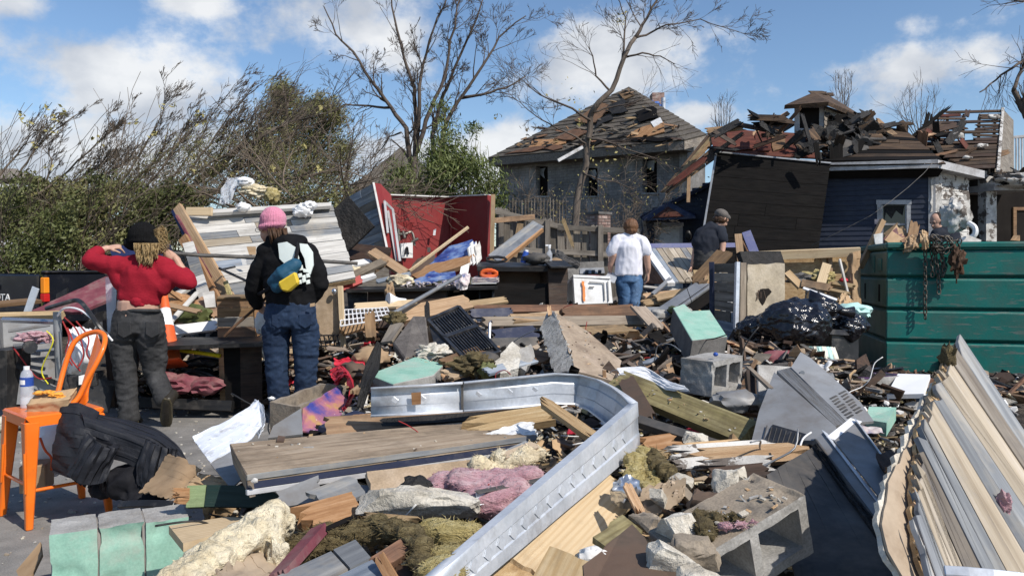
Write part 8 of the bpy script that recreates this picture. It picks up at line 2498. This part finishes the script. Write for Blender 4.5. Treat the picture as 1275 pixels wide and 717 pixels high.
for k in range(230):
 x=random.uniform(166,197)
 wv=random.uniform(-3,3)
 L_=random.uniform(.5,1.05)if x<190 else random.uniform(.3,.7)
 dd=random.uniform(-.09,-.02)
 pts=[]
 for j in range(0,9):
  f=j/8*L_
  pts.append(q(x+(179-x)*.3*f+1.7*math.sin(f*13+wv)*(.3+f)+3*f,303+29*f,dd-.03+.012*math.cos(f*13+wv)))
 mb.tube(pts,[.0055]*6+[.0045,.003,.0015],4)
for k in range(60):
 y0=random.uniform(286,309)
 w5=random.uniform(-1,1)
 pts=[q(191,y0,-.02),q(196,y0+3*w5,-.03),q(200+random.uniform(-3,3),y0+random.uniform(-8,9),-.02),q(203+random.uniform(-5,6),y0+random.uniform(-7,14),0),q(205+random.uniform(-7,8),y0+random.uniform(-4,20),.01)]
 mb.tube(smooth_path(pts,3),[.0035]*10+[.002,.0015,.001],3)
build('hair',mb,'hair_blond',w1,smooth=180)
mb=MB()
mb.caps([q(158,331),q(182,328),q(206,333)],[.075,.085,.075],16,flat=(FWD,.85))
mb.caps([q(181,330),q(180,340),q(179,352),q(174,366),q(172,376)],[.13,.178,.178,.168,.165],22,flat=(FWD,.68),ce=.12)
mb.caps([q(156,369),q(172,371),q(189,370)],[.04,.05,.04],12)
mb.caps([q(158,332),q(132,330),q(113,325,.01)],[.078,.072,.060],14)
mb.caps([q(113,325,.01),q(116,319,.06),q(122,314,.11)],[.060,.054,.046],12)
mb.caps([q(206,337),q(224,346),q(234,351,.01)],[.078,.074,.064],14)
mb.caps([q(234,351,.01),q(232,345,.06),q(228,339,.10)],[.062,.056,.048],12)
mb.caps([q(142,337,-.01),q(152,352)],[.055,.07],12)
mb.caps([q(214,345,-.01),q(203,357)],[.055,.07],12)
organic('sweater',mb,'knit_red',voxel=.011,smooth=7,parent=w1,post=lambda c,n:.018*(.5-abs(noise.noise(Vector((c.x*7+c.z*5,c.y*4,c.z*4-c.x*4)))))+.008*(.5-abs(noise.noise(c*11))))
mb=MB()
mb.ell(q(170,376,-.10),.045,.035,.038)
mb.caps([q(160,371,-.08),q(169,376,-.10),q(178,379,-.09)],[.02,.03,.018],8)
organic('sweater_knot',mb,'knit_red',voxel=.007,smooth=2,parent=w1,post=wr(.012,18,.006,40))
mb=MB()
mb.caps([q(172,387),q(172,398),q(171,412)],[.172,.195,.205],22,flat=(FWD,.7),ce=.12)
mb.ell(q(156,411,-.05),.10,.09,.12)
mb.ell(q(188,411,-.05),.10,.09,.12)
mb.caps([q(155,418),q(155,445,.01),q(157,472),q(159,498),q(161,521)],[.112,.096,.076,.068,.072],16,ce=.4)
mb.caps([q(188,420),q(192,448,.05),q(194,468,.05),q(202,488,-.03),q(206,500,-.08)],[.112,.094,.076,.068,.066],16,ce=.4)
jn=organic('jeans',mb,'denim_black',voxel=.010,smooth=3,parent=w1,post=wr(.020,7,.012,17,(1,1,1.9),2))
mb=MB()
mb.tube([q(172+26.5*math.cos(t),387+.5*math.sin(t),.125*math.sin(t))for t in[i*math.pi/10 for i in range(20)]],.014,6,closed=True,cap=False)
build('waistband',mb,'denim_black',jn,smooth=60)
for x in(154,189):
 cs=[q(x-8,400,-.148),q(x+9,400,-.148),q(x+9,416,-.158),q(x,421,-.158),q(x-8,416,-.158)]
 sheet(None,cs,.03,'denim_black','pocket',parent=jn,bev=.004)
shoe(w1,Vector((q(161,521).x,Y-.03,.0)),Vector((q(157,521).x,Y+.21,.0)),ZA,'leather_boot')
shoe(w1,q(207,497,-.16),q(206,531,-.02),(.0,.95,.25),'leather_boot',1.05)
Y=6.35
w2=empty('person',Vector((P(360,500,Y).x,Y,0)),'person in a pink knit hat and black hoodie with hip bag, holding a crowbar')
w2['category']='person'
q=lambda x,y,d=0:P(x,y,Y+d)
mb=MB()
eyes=head(mb,q(334,284,.02),(-.75,.6,-.28),(.0,0,1),.98)
mb.caps([q(343,294,-.01),q(352,310)],[.055,.065],12)
mb.caps([q(354,318),q(360,350),q(362,385)],[.14,.15,.16],18,flat=(FWD,.75))
mb.caps([q(330,318),q(320,350,.03),q(316,372,.10),q(322,380,.16)],[.06,.05,.04,.028],12)
hand(mb,q(321,378,.14),(.25,.5,-.55),(-.8,.2,.3),1.2,1.0,1)
mb.caps([q(384,322),q(396,348,.02),q(390,370,.10),q(380,376,.16)],[.06,.05,.04,.028],12)
hand(mb,q(381,376,.16),(-.6,.6,-.2),(.3,.2,.9),.9,1.0,-1)
mb.caps([q(344,400),q(345,450),q(349,500)],[.09,.06,.045],12)
mb.caps([q(380,400),q(380,450),q(378,500)],[.09,.06,.045],12)
organic('body',mb,'skin',voxel=.0065,smooth=2,parent=w2)
eyeballs(w2,eyes)
mb=MB()
g0=eyes
for p in g0:
 rt=Vector((.6,.75,0)).normalized()
 mb.tube([p+Vector((-.02,.012,0))+rt*.022*math.cos(t)+ZA*.018*math.sin(t)for t in[i*math.pi/6 for i in range(12)]],.0022,4,closed=True,cap=False)
mb.tube([g0[0]+Vector((-.02,0,.005)),q(343,283,-.08)],.0025,4)
mb.tube([g0[1]+Vector((-.02,.02,.005)),q(330,283,.10)],.0025,4)
build('glasses',mb,'black_plastic',w2,smooth=180)
mb=MB()
mb.ell(q(340,274,.0),.105,.108,.112,Quaternion((0,1,0),.12))
mb.ell(q(339,281,0),.114,.114,.040,Quaternion((0,1,0),-.15))
organic('knit_hat',mb,'knit_pink',voxel=.009,smooth=3,parent=w2,post=lambda c,n:.0045*math.sin(math.atan2(c.y,c.x)*32)+.004*noise.noise(c*18))
mb=MB()
for k in range(70):
 t=random.uniform(0,1)
 p=q(334+22*t,286+random.uniform(-2,3),-.07+random.uniform(-.04,.05))
 mb.tube([p,p+Vector((.01,-.015,-.04)),p+Vector((.02+random.uniform(-.02,.02),-.01,-.085-random.uniform(0,.04)))],[.012,.011,.005],5)
build('hair',mb,'hair_brown',w2,smooth=180)
mb=MB()
mb.caps([q(334,314),q(357,308),q(382,316)],[.09,.095,.09],16,flat=(FWD,.9))
mb.caps([q(358,311),q(359,322),q(360,348),q(362,366),q(362,379)],[.15,.208,.210,.200,.195],22,flat=(FWD,.7),ce=.12)
mb.caps([q(333,318),q(322,340,.02),q(316,358,.05),q(316,370,.10),q(320,378,.13)],[.082,.076,.070,.064,.050],14)
mb.caps([q(384,320),q(394,338),q(398,353,.02),q(391,368,.08),q(384,374,.13)],[.082,.076,.070,.064,.050],14)
mb.caps([q(338,300,-.03),q(358,302,-.10),q(374,300,-.04)],[.05,.065,.05],12)
mb.ell(q(362,305,-.09),.105,.075,.06)
hd2=organic('hoodie',mb,'hoodie_black',voxel=.011,smooth=6,parent=w2,post=wr(.016,6,.012,13,(1,1,1.3),5))
bkp=lambda x,y,o=0:q(x,y,-.168-o+.08*((x-362)/45)**2)
sh=[(349,304),(360,303),(372,306),(371,318),(360,322),(350,330),(347,320)]
def patch(pts,m,name,off,t=.004):
 w=[]
 for i in range(len(pts)):
  a,b=pts[i],pts[(i+1)%len(pts)]
  for j in range(3):
   w.append(bkp(a[0]+(b[0]-a[0])*j/3,a[1]+(b[1]-a[1])*j/3,off))
 c=sum(w,Vector())/len(w)
 mb=MB()
 n=len(w)
 vs=w+[c-YA*.004]+[v+YA*.02 for v in w]
 mb.add(vs,[(i,(i+1)%n,n)for i in range(n)]+[((i+1)%n,i,n+1+i,n+1+(i+1)%n)for i in range(n)])
 return build(name,mb,m,hd2,smooth=40)
patch([(346,303),(357,301),(368,308),(372,322),(366,332),(356,330),(348,322)],'print_white','back_print',.004)
patch([(373,303),(382,304),(389,314),(390,330),(386,342),(381,334),(379,322),(374,312)],'print_white','back_print',.004)
patch([(371,331),(376,330),(377,336),(372,337)],'print_white','back_print',.004)
for k in range(6):
 x,y=371+(k%3)*5,341+(k//3)*6+(k%2)*2
 patch([(x,y),(x+4,y-1),(x+4.5,y+4),(x+.5,y+5)],'print_white','back_print',.004)
patch([(376,334),(385,336),(386,340),(378,339)],'print_white','back_print',.004)
fb=MB()
fb.caps([q(339,351,-.19),q(352,342,-.225),q(367,330,-.20)],[.040,.070,.055],12)
fb.caps([q(345,357,-.20),q(362,346,-.225)],[.05,.06],12)
hip=organic('hip_bag',fb,'bag_teal',voxel=.009,smooth=3,parent=w2,post=wr(.006,14,.004,30))
mb=MB()
cc=[q(345,352,-.302),q(367,338,-.302),q(372,353,-.29),q(359,364,-.278),q(350,362,-.28)]
mb.prism(cc,YA*.06)
build('front_pocket',mb,'bag_yellow',hip,bevel=.014)
mb=MB()
mb.tube(smooth_path([q(366,334,-.19),q(369,318,-.20),q(370,304,-.148),q(362,296,-.08)],5),.016,6,flat=(FWD,.4))
build('strap',mb,'black_cloth',w2,smooth=60)
mb=MB()
mb.tube(smooth_path([q(342,354,-.148),q(330,362,-.10),q(322,366,0)],5),.015,6,flat=(FWD,.4))
build('strap',mb,'black_cloth',w2,smooth=60)
mb=MB()
mb.caps([q(362,377),q(362,392),q(362,404)],[.19,.21,.205],22,flat=(FWD,.7),ce=.12)
mb.ell(q(347,402,-.05),.095,.09,.11)
mb.ell(q(377,402,-.05),.095,.09,.11)
mb.caps([q(344,408),q(344,435),q(345,462),q(349,512)],[.110,.098,.084,.080],16,ce=.4)
mb.caps([q(380,408),q(381,435),q(381,462),q(379,512)],[.110,.098,.084,.080],16,ce=.4)
jn=organic('jeans',mb,'denim_navy',voxel=.010,smooth=3,parent=w2,post=wr(.020,7,.012,17,(1,1,1.9),3))
for x in(346,380):
 sheet(None,[q(x-8,391,-.146),q(x+8,391,-.146),q(x+8,404,-.154),q(x,409,-.154),q(x-8,404,-.154)],.03,'denim_navy','pocket',parent=jn,bev=.004)
sheet(None,[q(386,378,-.155),q(392,377,-.145),q(392,381,-.15),q(386,382,-.158)],.01,'cardboard','waist_patch',parent=jn)
for x in(349,379):
 shoe(w2,Vector((q(x,512).x,Y-.06,0)),Vector((q(x-2,512).x,Y+.20,0)),ZA,'leather_boot')
rod('dark steel crowbar held by the person in the pink hat',[q(334,366,.16),q(330,372,.17),q(322,380,.18),q(306,394,.15),q(290,408,.10),q(279,419,.08)],.012,'rust','crowbar','crowbar',curve=True)
Y=9.6
m1=empty('person',Vector((P(785,430,Y).x,Y,0)),'person with auburn hair in a white t-shirt and blue jeans walking away through the debris')
m1['category']='person'
q=lambda x,y,d=0:P(x,y,Y+d)
mb=MB()
eyes=head(mb,q(785.5,284,.03),(.05,1,-.25),ZA,1.0)
mb.caps([q(785,291),q(784,300)],[.058,.072],12)
mb.caps([q(784,308),q(783,320),q(783,342)],[.11,.12,.12],18,flat=(FWD,.7),ce=.5)
mb.caps([q(767,300),q(764,318,-.02),q(760,330,.02),q(760,336,.06)],[.056,.048,.036,.027],12)
hand(mb,q(760,336,.06),(-.02,.25,-1),(-.9,-.3,0),.5,1.0,1)
mb.caps([q(801,301),q(805,318,-.02),q(807,334,.0),q(807,340,.02)],[.056,.048,.036,.027],12)
hand(mb,q(807,340,.02),(-.02,.15,-1),(.9,-.3,0),.6,1.0,-1)
for(a,b)in(((776,350),(777,380)),((790,350),(791,380))):
 mb.caps([q(*a),q(*b),q(b[0],b[1]+50)],[.085,.055,.042],12)
organic('body',mb,'skin',voxel=.0075,smooth=2,parent=m1)
eyeballs(m1,eyes)
mb=MB()
mb.ell(q(785.5,281.5,.0),.088,.098,.092)
mb.ell(q(785.5,287,-.02),.074,.078,.055)
organic('hair',mb,'hair_auburn',voxel=.009,smooth=2,parent=m1,post=wr(.016,24,.008,50,(1,1,.4)))
mb=MB()
mb.caps([q(770,299),q(784,296),q(799,300)],[.062,.07,.062],16,flat=(FWD,.9))
mb.caps([q(784,297),q(784,302),q(783,308),q(783,322),q(782.5,342)],[.09,.15,.172,.160,.168],22,flat=(FWD,.7),ce=.12)
mb.caps([q(769,300),q(764,309,-.01),q(762,313,-.01)],[.068,.068,.066],14)
mb.caps([q(799,301),q(803.5,310,-.01),q(804.5,314,-.01)],[.068,.068,.066],14)
organic('t_shirt',mb,'tee_white',voxel=.011,smooth=2,parent=m1,post=wr(.022,8,.010,17,(1.3,1,.5),4))
mb=MB()
mb.caps([q(783,340),q(783,350)],[.150,.160],20,flat=(FWD,.7),ce=.2)
mb.caps([q(776,352),q(777,366),q(778,386,.02),q(778,432)],[.092,.082,.07,.066],16)
mb.caps([q(791,352),q(790,366),q(790,386,-.02),q(791,432)],[.092,.082,.07,.066],16)
organic('jeans',mb,'denim_blue',voxel=.012,smooth=3,parent=m1,post=wr(.018,6,.010,15,(1,1,1.6),6))
for x in(778,791):
 shoe(m1,Vector((q(x,430).x,Y-.06,.25)),Vector((q(x,430).x,Y+.2,.25)),ZA,'leather_boot')
Y=10.05
m2_=empty('person',Vector((P(886,400,Y).x,Y,.0)),'person in grey cap and dark t-shirt stooping beside the burnt wall panel')
m2_['category']='person'
q=lambda x,y,d=0:P(x,y,Y+d)
mb=MB()
eyes=head(mb,q(898.5,272,.0),(.75,.3,-.55),(.35,.1,.9),1.0)
mb.caps([q(895,278),q(890,286)],[.058,.07],12)
mb.caps([q(885,296),q(882,304),q(879,318)],[.11,.12,.12],18,flat=(FWD,.75),ce=.5)
mb.caps([q(896,290,-.06),q(900,304,-.08),q(899,316,-.12)],[.056,.046,.034],12)
hand(mb,q(899,316,-.12),(-.1,-.1,-1),(.8,-.4,0),.6,1.0,-1)
mb.caps([q(872,294),q(867,308,.02),q(864,322,.0),q(862,330)],[.056,.046,.036,.027],12)
hand(mb,q(862,330),(-.15,0,-1),(.8,-.4,0),.8,1.0,1)
for x in(874,886):
 mb.caps([q(x,326),q(x,356),q(x,398)],[.085,.055,.042],12)
organic('body',mb,'skin',voxel=.008,smooth=2,parent=m2_)
eyeballs(m2_,eyes)
mb=MB()
mb.ell(q(896.5,273,.0),.090,.09,.07)
organic('hair',mb,'hair_brown',voxel=.009,smooth=2,parent=m2_,post=wr(.014,24,.008,50))
mb=MB()
mb.ell(q(898.5,267.5,.0),.098,.1,.075,Quaternion((0,1,0),.5))
mb.caps([q(902,268,.0),q(905.5,271,.01)],[.05,.045],10,flat=(Vector((-.5,0,.85)),.2))
organic('cap',mb,'carpet',voxel=.009,smooth=2,parent=m2_)
mb=MB()
mb.caps([q(874,292),q(886,285),q(896,288)],[.085,.09,.085],16,flat=(FWD,.9))
mb.caps([q(888,285),q(886,290),q(884,296),q(881,306),q(878,319)],[.10,.15,.178,.168,.160],22,flat=(FWD,.7),ce=.2)
mb.caps([q(896,289,-.04),q(899,297,-.06)],[.085,.078],14)
mb.caps([q(874,294),q(869,302)],[.085,.075],14)
organic('t_shirt',mb,'tee_dark',voxel=.013,smooth=3,parent=m2_,post=wr(.024,6,.012,14,(1,1,.8),8))
mb=MB()
mb.caps([q(879,318),q(880,330)],[.17,.18],20,flat=(FWD,.72))
for x in(874,887):
 mb.caps([q(x,330),q(x,356,.02),q(x,400)],[.105,.085,.075],16)
organic('trousers',mb,'denim_black',voxel=.013,smooth=3,parent=m2_,post=wr(.018,6,.010,15,(1,1,1.6),9))
for x in(874,887):
 shoe(m2_,Vector((q(x,400).x-.02,Y-.05,.34)),Vector((q(x,400).x+.1,Y+.18,.34)),ZA,'leather_boot')
Y=10.6
m3_=empty('person',Vector((P(1170,380,Y).x,Y,0)),'person with short dark hair in a black shirt looking down behind the green dumpster')
m3_['category']='person'
q=lambda x,y,d=0:P(x,y,Y+d)
mb=MB()
eyes=head(mb,q(1166,276,.0),(-.85,-.35,-.35),(-.1,0,1),.98)
mb.caps([q(1169,284),q(1174,290)],[.06,.075],12)
mb.caps([q(1176,296),q(1177,320),q(1177,350)],[.16,.16,.16],18,flat=(FWD,.75))
mb.caps([q(1166,296,-.1),q(1162,312,-.2),q(1150,316,-.3)],[.055,.045,.03],12)
hand(mb,q(1150,316,-.3),(-.8,-.4,-.2),(0,0,1),.7,1.0,1)
mb.caps([q(1186,296,.05),q(1190,316,.0),q(1178,322,-.18)],[.055,.045,.03],12)
hand(mb,q(1178,322,-.18),(-.8,-.4,-.2),(0,0,1),.7,1.0,-1)
for x in(1170,1184):
 mb.caps([q(x,350),q(x,390),q(x,438)],[.085,.06,.045],12)
organic('body',mb,'skin',voxel=.008,smooth=2,parent=m3_)
eyeballs(m3_,eyes)
mb=MB()
mb.ell(q(1167.8,272.2,.02),.090,.096,.090)
mb.ell(q(1171,277,.03),.06,.085,.07)
organic('hair',mb,'hair_dark',voxel=.008,smooth=2,parent=m3_,post=wr(.006,30,.004,60))
mb=MB()
mb.caps([q(1167,293,-.06),q(1177,291),q(1186,294,.04)],[.085,.09,.085],16)
mb.caps([q(1177,298),q(1177,320),q(1177,345)],[.195,.19,.18],22,flat=(FWD,.72))
mb.caps([q(1166,296,-.08),q(1163,306,-.14)],[.08,.072],12)
mb.caps([q(1187,297,.05),q(1190,308,.02)],[.08,.072],12)
organic('t_shirt',mb,'tee_dark',voxel=.013,smooth=3,parent=m3_,post=wr(.022,6,.012,14,(1,1,.8),10))
mb=MB()
mb.caps([q(1177,345),q(1177,356)],[.17,.18],20,flat=(FWD,.72))
for x in(1170,1184):
 mb.caps([q(x,356),q(x,390),q(x,440)],[.105,.085,.075],16)
organic('trousers',mb,'denim_black',voxel=.014,smooth=3,parent=m3_)
def near_clear(x,y):
 0
 return H(x,y)>.03
def scatter(name,label,n,m,area,size,kinds,seed,yb=1.0,flat=.5):
 rr=random.Random(seed)
 mb=MB()
 k=0
 while k<n:
  py=rr.uniform(area[2],area[3])
  px=rr.uniform(area[0],area[1])
  p=G(px,py)
  if p.y>15 or not near_clear(p.x,p.y):
   k+=1
   continue
  k+=1
  kind=rr.choice(kinds)
  s=rr.uniform(*size)*(0.6+.12*p.y)
  d=Vector((rr.gauss(0,1),rr.gauss(0,1),rr.gauss(0,.35)))
  z=Vector((rr.gauss(0,flat),rr.gauss(0,flat),1))
  M=frame(p+ZA*(s*.06+rr.random()*.03),d,z)
  mb.cur=rr.randrange(len(m))
  if kind=='stick':
   L,w,t=s*rr.uniform(1.2,3.2),s*rr.uniform(.10,.35),s*.12
   a,b=rr.uniform(-.4,.4)*w,rr.uniform(-.4,.4)*w
   mb.add([M@Vector(v)for v in((-L/2,-w/2,0),(L/2+a*2,-w/3,0),(L/2,w/2+b,0),(-L/2+a,w/2,0),(-L/2,-w/2,t),(L/2-a,-w/3,t*.7),(L/2+b,w/2,t*.6),(-L/2+b,w/2,t))],[(3,2,1,0),(4,5,6,7),(0,1,5,4),(1,2,6,5),(2,3,7,6),(3,0,4,7)])
  elif kind=='shard':
   k5=rr.randint(4,6)
   pts=[]
   for i in range(k5):
    a=2*math.pi*(i+rr.uniform(-.3,.3))/k5
    r_=s*rr.uniform(.35,.8)
    pts.append(M@Vector((math.cos(a)*r_*1.3,math.sin(a)*r_*.8,rr.uniform(0,.1)*s)))
   mb.prism(pts,M.to_3x3()@Vector((0,0,-.05*s-.006)))
  else:
   vs=[]
   o_=[rr.uniform(.6,1.25)for _ in range(12)]
   t5=(1+5**.5)/2
   raw=[(-1,t5,0),(1,t5,0),(-1,-t5,0),(1,-t5,0),(0,-1,t5),(0,1,t5),(0,-1,-t5),(0,1,-t5),(t5,0,-1),(t5,0,1),(-t5,0,-1),(-t5,0,1)]
   for v,q_ in zip(raw,o_):
    vs.append(M@(Vector((v[0],v[1],v[2]*.65))*(s*.16*q_)))
   mb.add(vs,[(0,11,5),(0,5,1),(0,1,7),(0,7,10),(0,10,11),(1,5,9),(5,11,4),(11,10,2),(10,7,6),(7,1,8),(3,9,4),(3,4,2),(3,2,6),(3,6,8),(3,8,9),(4,9,5),(2,4,11),(6,2,10),(8,6,7),(9,8,1)])
 return build(name,mb,m,kind='stuff',label=label,cat='rubble')
WS=['pine','pine_dirty','wood_dark','wood_brown','wood_weathered','fence_wood','wood_weathered','barn_grey','wood_dark','splinter','board_tan']
DS=['tarpaper','brown_sheet','wood_dark','steel_dark','burnt','carpet','black_plastic','burnt']  # dark scraps, extra ones added to imitate shadowed gaps in the heap
CS=['plaster','concrete','gypsum','paper','foam_cream','gyp_paper','concrete_dark','fiber_yellow']
scatter('wood_splinters','splintered wood scraps strewn over the middle of the debris heap',2300,WS,(160,1275,378,500),(.04,.14),['stick','stick','stick','shard'],1)
scatter('near_splinters','splintered wood scraps strewn over the near debris heap',1700,WS,(240,1180,490,717),(.02,.07),['stick','stick','shard'],11)
scatter('dark_scraps','dark shingle and metal scraps, partly stand-in shade, over the middle of the debris heap',1500,DS,(160,1275,378,500),(.06,.18),['shard','shard','stick','crumb'],2)
scatter('near_scraps','dark scraps strewn over the near debris heap',1200,DS,(240,1180,490,717),(.03,.10),['shard','shard','crumb'],12)
scatter('rubble_crumbs','plaster and masonry crumbs strewn over the debris heap',1900,CS,(160,1275,378,520),(.03,.10),['crumb','crumb','shard'],3)
scatter('near_crumbs','plaster and masonry crumbs strewn over the near debris heap',2600,CS,(230,1180,490,717),(.012,.05),['crumb','crumb','shard'],13)
scatter('back_boards','mixed boards and scraps lying deep in the heap behind',900,['pine','pine_dirty','wood_brown','wood_weathered','barn_grey','barn_white','steel_dark','white_paint','tarpaper'],(0,1080,345,410),(.12,.32),['stick','stick','shard'],4,flat=.7)
mb=MB()
for k in range(900):
 x,y=random.uniform(-4.5,-.6),random.uniform(2.4,7.5)
 if H(x,y)>.02:
  continue
 s=random.uniform(.004,.016)*(2 if random.random()<.06 else 1)
 mb.cur=random.randrange(3)
 mb.box(frame(Vector((x,y,s*.3)),Vector((random.gauss(0,1),random.gauss(0,1),0)),Vector((random.gauss(0,.4),random.gauss(0,.4),1))),s,s*random.uniform(.5,1.6),s*.6)
build('grit',mb,['concrete','plaster','wood_weathered'],kind='stuff',label='fine grit and chips on the asphalt',cat='grit')
def sprinkle(name,label,quads,n,mats,size,seed):
 0
 rr=random.Random(seed)
 mb=MB()
 for q in quads:
  a,b,c,d=[V(p)for p in q]
  nz_=newell([a,b,c,d])
  nz_=nz_ if nz_.z>0 else-nz_
  for _ in range(n):
   u,v=rr.random(),rr.random()
   p=a.lerp(b,u).lerp(d.lerp(c,u),v)+nz_*.003
   s=rr.uniform(*size)*(3 if rr.random()<.08 else 1)
   mb.cur=rr.randrange(len(mats))
   M=frame(p,Vector((rr.gauss(0,1),rr.gauss(0,1),rr.gauss(0,.2))),nz_+Vector((rr.gauss(0,.3),rr.gauss(0,.3),0)))
   mb.box(M,s*rr.uniform(.8,2.8),s*rr.uniform(.4,1.1),s*.45)
 build(name,mb,mats,kind='stuff',label=label,cat='rubble')
sprinkle('dust_chips','small chips and plaster dust lying on the boards and blocks',[(fl_,fr_,br_,bl_),(P(459,466,4.75),P(554,453,5.2),P(517,444,5.35),P(490,446,5.3)),(P(690,388,5.6),P(730,411,5.45),P(762,470,4.85),P(718,460,4.78)),(P(880,668,2.06),P(990,622,2.17),P(944,600,2.33),P(890,640,2.2)),(P(764,464,4.35),P(930,530,3.6),P(930,545,3.52),P(764,474,4.25))],28,['plaster','splinter','brown_sheet','concrete'],(.004,.011),9)
rr=random.Random(77)
mb=MB()
for k in range(75):
 p=G(rr.uniform(240,1080),rr.uniform(385,690),.05)
 if not near_clear(p.x,p.y):
  continue
 pts=[p]
 d=Vector((rr.gauss(0,1),rr.gauss(0,.6),rr.gauss(.2,.4))).normalized()
 L=rr.uniform(.02,.055)*(1+p.y*.25)
 for j in range(7):
  d=(d+Vector((rr.gauss(0,.5),rr.gauss(0,.5),rr.gauss(-.06,.4)))).normalized()
  pts.append(pts[-1]+d*L)
 for v in pts:
  v.z=max(v.z,H(v.x,v.y)+.02)
 mb.cur=rr.randrange(5)
 mb.tube(smooth_path(pts,3),rr.uniform(.0016,.0036)*(1+p.y*.08),4)
build('wires',mb,['black_plastic','paper','wire_red','steel_dull','black_plastic'],kind='stuff',label='loose wires and cords tangled in the debris heap',cat='wires',smooth=180)
mb=MB()
for k in range(130):
 p=G(rr.uniform(230,1090),rr.uniform(385,700),.03)
 if not near_clear(p.x,p.y):
  continue
 s=rr.uniform(.025,.055)*(1+p.y*.16)
 M=frame(p,Vector((rr.gauss(0,1),rr.gauss(0,1),rr.gauss(0,.3))),Vector((rr.gauss(0,.5),rr.gauss(0,.5),1)))
 o_=Vector((k*3.1,k,0))
 n0=len(mb.v)
 mb.cur=rr.randrange(8)
 mb.grid(lambda u,v:M@Vector(((u-.5)*s*2*(1+.3*noise.noise(o_+Vector((0,v*3,0)))),(v-.5)*s*1.3*(1+.3*noise.noise(o_+Vector((u*3,0,5)))),s*.55*noise.noise(o_+Vector((u*2.6,v*2.6,1)))+s*.3)),7,6)
build('rags',mb,['paper','magazine','black_cloth','barn_blue','net_red','kraft','cloth_stripe','tarpaper'],kind='stuff',label='crumpled paper, film and rags caught in the debris heap',cat='rags',smooth=180).modifiers.new('film','SOLIDIFY').thickness=.002
